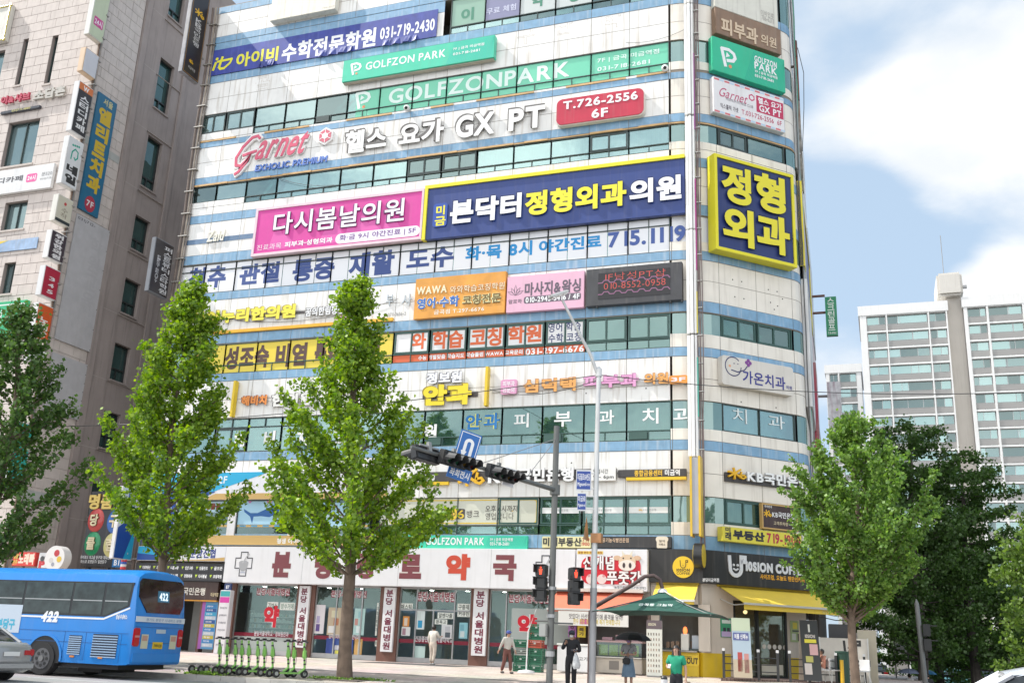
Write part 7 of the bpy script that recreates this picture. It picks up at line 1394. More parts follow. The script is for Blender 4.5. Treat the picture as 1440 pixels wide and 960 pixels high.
# crates and the white pole stand
def crate(c, col, lab, group):
    o = thing('crate', lab, 'crate', c, group); m = MB(); x, y, z = c; w_, d_, h_ = .52,.36,.30
    m.box(x-w_/2,x+w_/2,y-d_/2,y+d_/2,z,z+.02)
    for k in range(4): zz = z+.02+k*.075; [m.box(*q) for q in ((x-w_/2,x+w_/2,y-d_/2,y-d_/2+.015,zz,zz+.05),(x-w_/2,x+w_/2,y+d_/2-.015,y+d_/2,zz,zz+.05),(x-w_/2,x-w_/2+.015,y-d_/2,y+d_/2,zz,zz+.05),(x+w_/2-.015,x+w_/2,y-d_/2,y+d_/2,zz,zz+.05))]
    for sx in (-1,1):
        for sy in (-1,1): m.box(x+sx*w_/2-.02,x+sx*w_/2+.02,y+sy*d_/2-.02,y+sy*d_/2+.02,z,z+h_)
    m.build('slatted_box', col, o); MB().box(x-w_/2+.03,x+w_/2-.03,y-d_/2+.03,y+d_/2-.03,z+.03,z+.2).build('contents', paint((.03,.05,.04),.8,streak=0), o); MB().fbox(Face((x,y-d_/2,0),(1,0)),-.04,.04,z+.14,z+.2,.0,.012).build('hand_hole', flat((.4,.45,.42)), o); return o
gx, gy = -13.42, -2.4; cg = paint((.015,.13,.07),.5,var=.1,streak=.05); cgy = paint((.25,.27,.25),.5); cr_ = paint((.38,.06,.03),.5)
ords = ['lowest','second','third','fourth','fifth','topmost']
for j, (dx, lst, nm) in enumerate([(-.32,'ggyg','left'),(.28,'gggrgg','right')]):
    for k, c_ in enumerate(lst): crate((gx+dx+.02*((k*7)%3-1), gy+.02*((k*5)%3), gz(gy)+.002+k*.303), {'g':cg,'y':cgy,'r':cr_}[c_], {'g':'green slatted plastic crate','y':'grey slatted plastic crate','r':'red slatted plastic crate'}[c_]+', %s of the %s stack by the pharmacy window' % (ords[k] if k < len(lst)-1 else 'topmost', nm), 'crates stacked by the pharmacy')
o = thing('pole_stand','white pole in a round weighted base beside the green crates','stand',(-13.3,-3.1,gz(-3.1))); MB().lathe((-13.3,-3.1,gz(-3.1)),[(0,.12),(.06,.12),(.3,.08),(.36,.0),(.0,.0)][::-1],18).build('base', flat((.6,.6,.6)), o); MB().tube([(-13.3,-3.1,gz(-3.1)+.1),(-13.28,-3.1,2.0),(-13.0,-3.0,2.9)],[.03,.025,.012],8).build('pole', flat((.7,.7,.7)), o)
# menu board in front of the cafe
y = -1.5; Fm = Face((0,y,0),(1,0)); b = pbox(Fm,(909,946),(931,872)); b = (b[0],gz(y)+.05,b[2],b[3]); o = thing('menu_board','cream standing menu board with rows of small cups beside the butcher shop','menu board',((b[0]+b[2])/2,y,gz(y))); MB().fbox(Fm,b[0],b[2],b[1],b[3],-.05,0).build('board', flat((.60,.60,.54),.5), o); sheet(Fm,sub(b,0,.84,1,1),0,flat((.12,.09,.10)),o,'dark_header'); letters(Fm,'10SION',sub(b,.12,.9,.6,.95),.005,(.6,.55,.4),o,bold=.03)
m = MB(); _r = random.Random(3)
for r_ in range(8):
    for c_ in range(5): q = sub(b,.1+c_*.17,.06+r_*.095,.15+c_*.17,.105+r_*.095); m.fbox(Fm,q[0],q[2],q[1],q[3],0,.006)
o2 = m.build('menu_items', paint((.25,.16,.12),.5,island=1.,streak=0), o); o2['kind'] = 'stuff'; MB().fbox(Fm,b[0]+.05,b[2]-.05,gz(y)+.005,gz(y)+.05,-.25,.2).build('foot', flat((.2,.2,.2)), o)
# terrace fence, deck step and boards
pts = [CHAM.P(*q)[:2] for q in ((.3,0,1.55),(2.5,0,2.05),(3.5,0,2.05),(4.1,0,2.05),(5.3,0,2.05))] + [(.05,2.0)]
us = [1018,1067,1094,1111,1138,1176,1216]
fxy = []
for u, yy in zip(us, [-1.7,-1.6,-1.55,-1.5,-1.2,-.5,.9]): a = Face((0,yy,0),(1,0)).at(u,940); fxy.append((a[0],yy))
gl = .60
struct('terrace_step', MB().quad((fxy[0][0]-.1,fxy[0][1]-.15,gl+.03),(fxy[6][0]+.2,fxy[6][1]-.1,gl+.03),(fxy[6][0]+.2,3.5,gl+.03),(fxy[0][0]-.1,2.5,gl+.03)).quad((fxy[0][0]-.1,fxy[0][1]-.15,.4),(fxy[6][0]+.2,fxy[6][1]-.1,.3),(fxy[6][0]+.2,fxy[6][1]-.1,gl+.03),(fxy[0][0]-.1,fxy[0][1]-.15,gl+.03)).quad((fxy[0][0]-.1,2.5,.3),(fxy[0][0]-.1,fxy[0][1]-.15,.3),(fxy[0][0]-.1,fxy[0][1]-.15,gl+.03),(fxy[0][0]-.1,2.5,gl+.03)), ground_mat((.20,.10,.08),(.27,.15,.12),8,tile=(.2,.07)))
o = thing('terrace_fence','low black terrace fence with white post caps in front of the cafe','fence',(*fxy[3],gl))
for k, (x, yy) in enumerate(fxy): MB().box(x-.045,x+.045,yy-.045,yy+.045,gl,gl+1.0).build('post', M_BLKP, o); MB().box(x-.05,x+.05,yy-.05,yy+.05,gl+1.001,gl+1.10).build('post_cap', flat((.66,.66,.66)), o)
for k in (0,1,3,4,5):
    (xa,ya),(xb,yb) = fxy[k], fxy[k+1]; m = MB()
    for z in (.30,.55,.80): m.tube([(xa,ya,gl+z),(xb,yb,gl+z)],.018,5)
    m.build('rail', M_BLKP, o)
def aboard(lab, Fb, BL, TR, cols, words):
    b = pbox(Fb,BL,TR); b = (b[0],gl+.05,b[2],b[3]); o = thing('a_frame_board', lab, 'a-board', (*Fb.P((b[0]+b[2])/2,0,0)[:2],gl+.03)); tl = R(9); c = Fb.P((b[0]+b[2])/2,b[3],0); ax = Vector(Fb.e)
    for sg, nm in ((-1,'front_panel'),(1,'back_panel')):
        M_ = Matrix.Translation(c)@Matrix.Rotation(sg*tl,4,ax)@Matrix.Translation(-Vector(c)); p = MB().fbox(Fb,b[0],b[2],b[1],b[3],-.015 if sg < 0 else -.03,0 if sg < 0 else -.016).build(nm, flat(cols[0] if sg < 0 else (.42,.36,.30)), o, xf=M_)
        if sg < 0:
            for bx, c_ in cols[1:]: q = sub(b,*bx); MB().fbox(Fb,q[0],q[2],q[1],q[3],0.0005,.004).build('printed_block', flat(c_), p, xf=M_)
            for s_, bx, c_ in words: q = sub(b,*bx); text_into(MB(),Fb,s_,q,.006,0,.03).build('lettering', flat(c_), p, xf=M_)
    return o
aboard('pale blue a-frame board with a summer drink picture by the cafe door', Face((*fxy[1],0),(1,.3)), (1030,945), (1054,869), [(.42,.52,.60),]+[((0,.0,1,.3),(.50,.42,.30)),((.25,.1,.5,.42),(.45,.07,.06)),((.6,.08,.85,.4),(.55,.25,.22)),((0,.78,1,1),(.55,.62,.45)),((.05,.62,.9,.75),(.10,.12,.30))], [('여름 신메뉴',(.12,.64,.85,.73),W_)])
aboard('black a-frame board with pink and yellow dessert pictures on the terrace', Face((*fxy[4],0),(1,.35)), (1127,950), (1149,872), [(.03,.032,.033),((.2,.62,.85,.68),(.62,.55,.05)),((.45,.42,.9,.6),(.55,.33,.33)),((.2,.3,.6,.4),(.4,.38,.1)),((.1,.1,.5,.28),(.5,.45,.42)),((.45,.8,.55,.93),(.55,.55,.5))], [('10SION',(.25,.70,.8,.76),(.6,.55,.5))])
# terrace table, chairs, bins, partition
def wchair(lab, x, y, rz, col):
    o = thing('terrace_chair', lab, 'chair', (x,y,gl+.03)); M_ = Matrix.Translation((x,y,gl+.03))@Matrix.Rotation(rz,4,'Z'); MB().box(-.22,.22,-.22,.22,.42,.46,M_).build('seat', col, o, bevel=.02); MB().box(-.22,.22,.18,.23,.46,.86,M_).build('backrest', col, o, bevel=.02)
    for sx in (-1,1):
        for sy in (-1,1): MB().tube([M_@Vector((sx*.17,sy*.17,.42)),M_@Vector((sx*.23,sy*.23,0))],.015,6).build('leg', flat((.6,.6,.58)), o)
    return o
PW = paint((.70,.70,.70),.4,streak=0); cx, cy = Face((0,-.6,0),(1,0)).at(1166,935)[0], -.6
wchair('white moulded chair behind the fence beside the green bin', cx+.15, cy, .6, PW); wchair('white moulded chair at the right end of the cafe terrace', cx+1.15, cy+.6, -.5, PW)
o = thing('cafe_table','small white round table on the cafe terrace','table',(cx-.6,cy+.1,gl+.03)); MB().lathe((cx-.6,cy+.1,gl+.75),[(0,0),(.33,0),(.33,.025),(0,.03)],20).build('top', PW, o); MB().tube([(cx-.6,cy+.1,gl+.05),(cx-.6,cy+.1,gl+.75)],.03,8).build('stem', flat((.5,.5,.5),.3,.6), o); MB().lathe((cx-.6,cy+.1,gl+.031),[(.24,0),(.22,.03),(0,.04)],16).build('foot', flat((.4,.4,.4),.4,.5), o)
bx = cx+.48; o = MB().lathe((bx,cy+.3,gl+.035),[(0,0),(.22,0),(.25,1.05),(.27,1.06),(.27,1.12),(0,1.14)],16).build('waste_bin', paint((.015,.06,.04),.5)); tag(o,'dark green round bin on the cafe terrace','bin'); o = MB().tube([(bx-.02,cy-.25,gl+.04),(bx-.02,cy-.25,gl+.85)],.07,12).build('bollard', paint((.66,.40,.02),.4)); tag(o,'yellow bollard beside the dark green bin','bollard')
Fp = Face((0,1.6,0),(1,0)); b = pbox(Fp,(1156,958),(1219,898)); o = thing('cafe_partition','cream partition panel printed UP 10SION behind the terrace chairs','partition',(*Fp.P(b[0],0,0)[:2],gl)); MB().fbox(Fp,b[0],b[2],gl+.04,b[3],-.05,0).build('panel', paint((.62,.58,.52),.5,streak=.05), o); c = ((b[0]+b[2])/2+.25,b[3]-.42); cup(Fp,(c[0],c[1]),.42,.002,o,(.03,.03,.03),.004,.09); letters(Fp,'10SION',(c[0]-.62,c[1]-.62,c[0]+.72,c[1]-.38),.003,(.03,.03,.03),o,bold=.05); letters(Fp,'TEN SION COFFEE',(c[0]-.4,c[1]-.78,c[0]+.5,c[1]-.70),.003,(.03,.03,.03),o)
MB().fbox(Fp,b[0]-.05,b[0],gl+.04,b[3]+.02,-.08,.03).fbox(Fp,b[2],b[2]+.05,gl+.04,b[3]+.02,-.08,.03).build('frame_post', flat((.66,.66,.64)), o)
o = thing('outdoor_unit','dark outdoor air unit and boxes above the terrace partition','air unit',(b[0]+.9,2.2,b[3])); MB().fbox(Face((0,2.2,0),(1,0)),b[0]+.3,b[0]+1.3,gl+.04,b[3]+.55,-.4,0).build('casing', flat((.05,.05,.055)), o, bevel=.02); MB().fbox(Face((0,2.19,0),(1,0)),b[0]+1.4,b[0]+2.1,gl+.04,b[3]+.35,-.4,0).build('box', paint((.5,.45,.35),.6), o)
# fallen bits: kerb bollard with number
x, y = Face((0,-12.9,0),(1,0)).at(934,955)[0], -12.9; o = thing('bollard','short black bollard with white band and number 52 at the kerb','bollard',(x,y,zK(y))); MB().tube([(x,y,zK(y)),(x,y,.78)],.09,14).build('post', M_BLKP, o, smooth=True); MB().tube([(x,y,.63),(x,y,.74)],.094,14).build('white_band', flat((.6,.6,.6)), o); MB().lathe((x,y,.78),[(.09,0),(.06,.04),(0,.05)],14).build('cap', M_BLKP, o); letters(Face((x,y-.096,0),(1,0)),'52',(-.05,.50,.05,.60),.0,W_,o,bold=.04)
# signal pole on the side street, street board, playground
yy = 6; a = Face((0,yy,0),(1,0)); xa = a.at(1300,940)[0]; zt = a.at(1290,842)[1]; o = thing('side_signal_pole','grey leaning signal pole with two dark visored heads by the park','signal pole',(xa,yy,-.8)); MB().tube([(xa+.05,yy,-.8),(xa-.12,yy,zt-.2),(xa-.125,yy,zt)],[.12,.10,.02],10).build('pole', paint((.17,.17,.165),.5,.1,var=.1,streak=.1), o, smooth=True)
for z in (2.55,1.95):
    MB().box(xa+.05,xa+.35,yy-.2,yy+.15,z,z+.5).build('lamp_box', M_BLKP, o, bevel=.02); MB().box(xa+.35,xa+.62,yy-.2,yy+.1,z+.42,z+.46).build('visor', M_BLKP, o)
a = Face((0,24,0),(1,0)); b = pbox(a,(1260,918),(1273,887)); o = thing('notice_board','white two part notice board on posts under the dark park tree','board',(*a.P(b[0],0,0)[:2],-.75)); MB().fbox(a,b[0],b[2],b[1],(b[1]+b[3])/2-.05,-.08,0).build('lower_panel', flat((.55,.55,.53)), o); MB().fbox(a,b[0],b[2],(b[1]+b[3])/2+.05,b[3],-.08,0).build('upper_panel', flat((.58,.58,.57)), o); MB().fbox(a,b[0]-.1,b[0]-.02,-.75,b[3],-.08,0).fbox(a,b[2]+.02,b[2]+.1,-.75,b[3],-.08,0).build('post', flat((.15,.15,.14)), o)
a = Face((0,50,0),(1,0)); b = pbox(a,(1318,940),(1340,906)); o = thing('playground_set','blue playground slide and tower between the park trees','playground',(*a.P((b[0]+b[2])/2,0,0)[:2],-.2)); x0, x1 = b[0], b[2]
for x in (x0+.3,x0+1.6,x1-.2): MB().box(x-.06,x+.06,50,50.12,-.2,b[3]-.4).build('post', flat((.45,.5,.48)), o)
MB().prism(a,[(x0,b[3]-.6),(x0+.95,b[3]),(x0+1.9,b[3]-.6)],-1.5,0).build('roof', flat((.02,.13,.45)), o); MB().fbox(a,x0+.3,x0+1.6,b[1]+.5,b[1]+.6,-1.4,0).build('deck', flat((.3,.32,.3)), o); m = MB()
for k in range(8): s0, s1 = k/8, (k+1)/8; f_ = lambda s: b[1]+.95-1.0*s+.12*math.sin(6*s); m.fbox(a,x0+1.6+(x1-x0-1.6)*s0,x0+1.6+(x1-x0-1.6)*s1,f_(s0)-.2,f_(s0)+.25,-1.2,-.1)
m.build('slide', flat((.03,.18,.5),.3), o)
# overhead wires
o = MB(); 
def wire(pts, r_=.014):
    P = [np.array(p) for p in pts]; out = []
    for p, q in zip(P, P[1:]): out += [tuple(p+(q-p)*k/10-np.array([0,0,4*.35*(k/10)*(1-k/10)])) for k in range(10)]
    out.append(tuple(P[-1])); MB.tube(o, out, r_, 4)
a = Face((0,-10,0),(1,0)); pA = a.P(*a.at(60,600)); a2 = Face((0,-11.9,0),(1,0)); pB = a2.P(*a2.at(842,527)); a3 = Face((0,-4,0),(1,0)); pC = a3.P(*a3.at(1500,548)); wire([pA,pB,pC]); o = o.build('overhead_wire', flat((.05,.05,.05))); tag(o,'thin overhead wire strung across the street from the left tree past the street lamp','wire'); o = MB(); a = Face((0,-3,0),(1,0)); wire([a2.P(*a2.at(838,535)), FRONT.P(*FRONT.at(690,548),.1)]); o = o.build('overhead_wire', flat((.05,.05,.05))); tag(o,'short thin wire from the street lamp to the pink raised letters','wire')
# ------------------------------------------------------------------ vehicles
M_TYRE = paint((.02,.02,.021),.8,streak=0); M_RIM = flat((.35,.35,.36),.35,.7)
def wheel_at(o, c, ax, r_, w_, steel=False):
    wt = MB().wheel(c,ax,r_,w_,24).build('wheel', M_TYRE, o, bevel=.03); A = Vector(ax).normalized(); C = Vector(c)+A*(w_/2)
    MB().tube([C-A*.02,C+A*.008],r_*.62,20).build('rim', M_RIM if not steel else flat((.12,.12,.125),.5,.4), wt); m = MB()
    for k in range(5 if not steel else 8):
        t_ = 2*math.pi*k/(5 if not steel else 8); d = (A.cross(Vector((0,0,1)))*math.cos(t_)+Vector((0,0,1))*math.sin(t_))*r_*.4; m.tube([C+A*.009+d,C+A*.02+d],r_*.1,8)
    m.build('wheel_holes', flat((.02,.02,.02)), wt); MB().tube([C,C+A*.05],r_*.18,12).build('hub', M_RIM if not steel else flat((.2,.2,.2),.4,.5), wt)
# bus
XR, XF, YN, YF_ = -21.45, -32.6, -16.0, -13.58; BUS = thing('city_bus','blue city bus numbered 422 leaving to the left past the kerb','bus',((XR+XF)/2,(YN+YF_)/2,0)); M_BB = paint((.018,.20,.58),.25,var=.04,streak=.03,spec=.6)
sec = [(-1.21,.42),(-1.225,.9),(-1.225,1.75),(-1.19,2.75),(-1.10,3.08),(-.85,3.22),(-.4,3.27),(.4,3.27),(.85,3.22),(1.10,3.08),(1.19,2.75),(1.225,1.75),(1.225,.9),(1.21,.42)]; yc = (YN+YF_)/2
st = [(XR-.0,.93,.95,.10),(XR-.02,.97,.975,.06),(XR-.12,.995,.99,.02),(XR-.4,1,1,0),(XF+.4,1,1,0),(XF+.05,.97,.98,.0),(XF,.93,.95,0)]; m = MB(); n = len(sec)
for x, sy, sz, bz in st:
    for y, z in sec:
        xx = x - (.158*max(0,(z-1.7)/1.5) if x > XR-.3 else 0); m.v.append((xx, yc+y*sy, .42+(z-.42)*sz+(bz if z < .5 else 0)))
for k in range(len(st)-1):
    for j in range(n): m.f.append((k*n+j,(k+1)*n+j,(k+1)*n+(j+1)%n,k*n+(j+1)%n))
m.f.append(tuple(range(n))); m.f.append(tuple(range((len(st)-1)*n,len(st)*n))[::-1])
body = m.build('body', M_BB, BUS, smooth=True)
bm_ = bmesh.new(); bm_.from_mesh(body.data); bmesh.ops.recalc_face_normals(bm_, faces=bm_.faces); bm_.to_mesh(body.data); bm_.free()
BS = Face((0,YN-.012,0),(1,0)); SL = Face((0,YN-.0,0),(1,0)); tiltM = Matrix.Translation((0,YN,1.75))@Matrix.Rotation(R(-2.0),4,'X')@Matrix.Translation((0,-YN,-1.75))
zt_ = 2.80; zb_ = 1.86; xr_ = BS.at(186,820)[0]
MB().prism(BS,[(XF+.3,zb_-.06),(xr_-.85,zb_-.06),(xr_+.02,zb_+.26),(xr_+.06,zt_+.04),(XF+.3,zt_+.04)],-.03,.004).build('window_band', flat((.015,.016,.018),.2), BUS, xf=tiltM); ed = [XF+.45]+[BS.at(u,830)[0] for u in (-60,-20,35,103,148)]+[xr_-.02]; G_BUS = glass((.10,.13,.13),.10,.25)
for k,(a,b_) in enumerate(zip(ed,ed[1:])):
    w_ = MB().fbox(BS,a+.04,b_-.04,zb_,zt_,.004,.010) if k < len(ed)-2 else MB().prism(BS,[(a+.04,zb_),(xr_-.8,zb_),(b_-.03,zb_+.3),(b_,zt_),(a+.04,zt_)],.004,.010); w_ = w_.build('window', paint((.03,.045,.045),.06,var=.5,streak=0,scale=3), BUS, xf=tiltM); MB().fbox(BS,a+.05,b_-.06,zb_+.40,zb_+.43,.010,.016).build('slider_rail', flat((.35,.36,.36),.3,.5), w_, xf=tiltM)
m = MB(); stroke(m,BS,[(XF+.3,zb_-.12),(xr_-.88,zb_-.12),(xr_+.04,zb_+.22)],.05,.004,.006); m.build('white_trim', flat((.7,.7,.7)), BUS, xf=tiltM)
letters(BS,'422',pbox(BS,(58,873.5),(84,859)),.014,(.74,.75,.77),BUS,bold=.06,shear=.2); q = pbox(BS,(-20,887),(33,850)); MB().fbox(BS,q[0],q[2],q[1],q[3],.008,.013).build('white_panel', flat((.45,.52,.60)), BUS); letters(BS,'분당구',sub(q,.3,.1,.85,.5),.016,(.05,.35,.5),BUS,bold=.05); letters(BS,'성남시내버스',pbox(BS,(163,870),(180,863.5)),.014,(.66,.68,.7),BUS,bold=.04); m = MB()
for z in (1.33,1.02): m.fbox(BS,XF+.5,XR-.15,z,z+.012,.006,.009)
for u in (90,120,170): x = BS.at(u,900)[0]; m.fbox(BS,x,x+.012,.5,1.33,.006,.009)
m.build('panel_seams', flat((.01,.08,.25)), BUS)
for ua,va,ub,vb in [(94,919,116,893),(127,923,167,892)]:
    q = pbox(BS,(ua,va),(ub,vb)); g_ = MB().fbox(BS,q[0],q[2],q[1],q[3],.006,.011).build('vent_grille', flat((.02,.03,.05)), BUS); m = MB()
    for k in range(9): z = q[1]+(q[3]-q[1])*k/9; m.fbox(BS,q[0],q[2],z,z+.03,.011,.025)
    m.build('slat', flat((.30,.42,.58)), g_)
for u in (101,141): c = BS.at(u,925); MB().fbox(BS,c[0]-.08,c[0]+.08,.58,.63,.0,.03).build('side_marker', flat((.62,.22,.05)), BUS)
wx = BS.at(60,924)[0]; MB().prism(BS,[(wx+.66*math.cos(R(a)),.52+.66*math.sin(R(a))) for a in range(-12,193,8)],-.4,.008).build('wheel_arch', flat((.012,.012,.013)), BUS)
m = MB(); stroke(m,BS,[(wx+.69*math.cos(R(a)),.52+.69*math.sin(R(a))) for a in range(-5,186,8)],.07,.004,.02); m.build('arch_trim', M_BB, BUS)
for x in (wx, XF+2.4):
    wheel_at(BUS,(x,YN+.10,.50),(0,-1,0),.50,.30,True); wheel_at(BUS,(x,YF_-.2,.50),(0,1,0),.50,.30,True)
MB().box(XF+.6,XR-.5,YN+.15,YF_-.15,.28,.45).build('underbody', flat((.015,.015,.016)), BUS); MB().box(XR-2.3,XR-1.4,YN+.5,YF_-.4,.16,.42).build('engine_pan', flat((.012,.012,.012)), BUS)
RFc = Face((XR+.0,YN,0),(0,1)); rM = Matrix.Translation((XR,0,1.7))@Matrix.Rotation(R(-6),4,'Y')@Matrix.Translation((-XR,0,-1.7)); W2 = YF_-YN
MB().prism(RFc,[(.55,1.98),(W2-.3,1.98),(W2-.13,2.25),(W2-.13,2.88),(W2-.3,3.0),(.25,3.0),(.14,2.88),(.14,2.45)],-.06,.012).build('rear_window', paint((.035,.02,.02),.06,var=.4,streak=0,scale=2), BUS, xf=rM); q = (1.0,2.32,1.55,2.66); MB().fbox(RFc,q[0],q[2],q[1],q[3],.012,.02).build('route_display', flat((.05,.18,.30)), BUS, xf=rM); text_into(MB(),RFc,'422',sub(q,.12,.15,.88,.85),.022,0,.04).build('lettering', emit((.7,.85,.95),.7), BUS, xf=rM)
MB().fbox(RFc,.04,W2-.04,1.70,1.86,.0,.012).build('white_stripe', flat((.55,.60,.66)), BUS); letters(RFc,'경기도 분당구 시내버스 운행',(.5,1.73,2.2,1.82),.014,(.15,.25,.4),BUS); MB().fbox(RFc,.06,W2-.06,1.08,1.095,.003,.006).fbox(RFc,.06,W2-.06,1.55,1.56,.003,.006).build('rear_seam', flat((.01,.07,.22)), BUS)
for a,b_ in ((.03,.32),(W2-.30,W2-.05)): tl_ = MB().fbox(RFc,a,b_,.98,1.52,-.06,.03).build('tail_light', flat((.42,.012,.02),.15), BUS, bevel=.03); MB().fbox(RFc,a+.04,b_-.04,1.24,1.3,.03,.034).build('lens_bar', flat((.5,.2,.2),.2), tl_)
MB().fbox(RFc,.95,1.42,.92,1.12,.004,.018).build('number_plate', flat((.62,.42,.02)), BUS); letters(RFc,'70바4228',(1.0,.96,1.37,1.07),.02,(.05,.04,.02),BUS,bold=.03); MB().fbox(RFc,1.05,1.5,1.38,1.5,.003,.01).build('badge_plate', flat((.4,.48,.55)), BUS)
for a in (.40,W2-.66): s_ = MB().fbox(RFc,a,a+.32,.92,1.34,.003,.009).build('sticker', flat((.52,.50,.36)), BUS); sheet(RFc,(a+.04,1.15,a+.28,1.3),.009,flat((.45,.25,.2)),s_,'printed_block',.002)
for a in (.4,W2-.45): MB().fbox(RFc,a-.1,a+.1,.68,.78,-.01,.012).build('reflector', flat((.30,.03,.04),.2), BUS)
MB().fbox(RFc,.02,W2-.02,.46,.84,-.10,.03).build('rear_bumper', M_BB, BUS, bevel=.06)
# saloon cars
def sedan(lab, loc, rz, col, plate=None, taxi=False):
    o = thing('saloon_car', lab, 'car', loc); M_ = Matrix.Translation(loc)@Matrix.Rotation(rz,4,'Z'); cm = paint(col,.22,.35,var=.03,streak=0); cg_ = paint((.02,.025,.03),.05,streak=0,var=.3)
    def loft(stn, mat, nm, close=True):
        m = MB(); k = 0
        for x, prof_ in stn:
            for y, z in prof_: m.v.append(tuple(M_@Vector((x,y,z))))
        n = len(stn[0][1])
        for i in range(len(stn)-1):
            for j in range(n): m.f.append((i*n+j,(i+1)*n+j,(i+1)*n+(j+1)%n,i*n+(j+1)%n))
        m.f.append(tuple(range(n))); m.f.append(tuple(range((len(stn)-1)*n,len(stn)*n))[::-1]); ob = m.build(nm, mat, o, smooth=True); b = bmesh.new(); b.from_mesh(ob.data); bmesh.ops.recalc_face_normals(b, faces=b.faces); b.to_mesh(ob.data); b.free(); return ob
    def pr(w_, zb, zm, zt, wt): return [(-w_*.94,zb),(-w_,zb+.12),(-w_,zm),(-w_*.97,zm+(zt-zm)*.6),(-wt,zt),(0,zt+.02),(wt,zt),(w_*.97,zm+(zt-zm)*.6),(w_,zm),(w_,zb+.12),(w_*.94,zb)]
    loft([(-2.34,pr(.70,.42,.62,.86,.60)),(-2.28,pr(.80,.30,.66,.93,.70)),(-2.05,pr(.88,.22,.68,1.0,.76)),(-1.5,pr(.91,.2,.70,1.0,.80)),(-.3,pr(.915,.2,.70,.97,.84)),(.9,pr(.91,.2,.68,.95,.82)),(1.6,pr(.90,.2,.66,.90,.78)),(2.1,pr(.86,.22,.6,.78,.70)),(2.32,pr(.74,.28,.5,.66,.58))], cm, 'body')
    gp = lambda w_, z0, wt, zt: [(-w_,z0),(-(w_+wt)/2-.02,(z0+zt)/2),(-wt,zt),(wt,zt),((w_+wt)/2+.02,(z0+zt)/2),(w_,z0)]
    loft([(-1.85,gp(.66,.96,.60,.985)),(-1.25,gp(.80,.95,.60,1.34)),(-.9,gp(.82,.95,.61,1.41)),(.1,gp(.83,.94,.62,1.43)),(.55,gp(.83,.93,.60,1.36)),(1.25,gp(.74,.90,.66,.93))], cg_, 'cabin_glass')
    rp = lambda wt, zt: [(-wt,zt-.04),(-wt*.9,zt),(0,zt+.025),(wt*.9,zt),(wt,zt-.04),(0,zt-.06)]
    loft([(-1.3,rp(.60,1.34)),(-.9,rp(.635,1.425)),(-.2,rp(.645,1.455)),(.3,rp(.64,1.435)),(.55,rp(.60,1.38))], cm, 'roof')
    for sy in (-1,1):
        MB().tube([M_@Vector((-1.25,sy*.62,1.34)),M_@Vector((-1.88,sy*.72,.99))],.045,6).tube([M_@Vector((.5,sy*.62,1.38)),M_@Vector((1.28,sy*.74,.93))],.035,6).tube([M_@Vector((-.25,sy*.66,1.42)),M_@Vector((-.25,sy*.84,.96))],.03,6).build('roof_pillar', cm, o)
        for x in (-1.42,1.42): wheel_at(o, M_@Vector((x,sy*.80,.32)), M_.to_3x3()@Vector((0,sy,0)), .32, .22)
        MB().box(-2.36,-2.22,sy*.62-.19,sy*.62+.19,.66,.84,M_).build('tail_light', flat((.40,.01,.015),.15), o, bevel=.03); MB().box(2.14,2.30,sy*.58-.2,sy*.58+.2,.55,.68,M_).build('headlight', flat((.62,.64,.66),.1), o, bevel=.03); MB().box(.55,.75,sy*.98-.1,sy*.98+.1,.93,1.05,M_).build('wing_mirror', cm, o, bevel=.03)
    MB().box(-2.40,-2.30,-.84,.84,.30,.52,M_).build('rear_bumper', cm, o, bevel=.05); MB().box(2.28,2.38,-.78,.78,.26,.46,M_).build('front_bumper', cm, o, bevel=.05)
    for x, s in ((-2.375,-1),(2.40,1)): MB().box(x-.01,x+.012,-.26,.26,.36 if s > 0 else .66,.47 if s > 0 else .77,M_).build('number_plate', flat((.66,.66,.64) if not taxi else (.6,.42,.03)), o)
    if taxi: MB().box(-.35,-.15,-.3,.3,1.46,1.58,M_).build('taxi_lamp', flat((.55,.62,.6)), o, bevel=.02)
    return o
sedan('silver saloon car at the left edge, seen from behind its tail lights',(-24.35,-20.0,.0),math.pi,(.36,.365,.37)); sedan('pale silver saloon car at the bottom right corner, only its roof in view',(1.64,-29.6,.0),math.pi,(.56,.58,.62))
tx_ = Face((0,43,0),(1,0)).at(1342,950)[0]; sedan('pale teal taxi coming down the side street beside the park',(tx_,43,-.32),-math.pi/2,(.12,.30,.34),taxi=True)
for u, y_, c_, lab in [(1366,52,(.03,.03,.035),'dark car behind the taxi on the side street'),(1392,50,(.05,.02,.02),'dark red car at the right of the taxi on the side street'),(1236,60,(.03,.035,.04),'black car far down the side street behind the pedestrians')]: x_ = Face((0,y_,0),(1,0)).at(u,950)[0]; sedan(lab,(x_,y_,-.25),-math.pi/2 if u != 1236 else math.pi/2,c_)
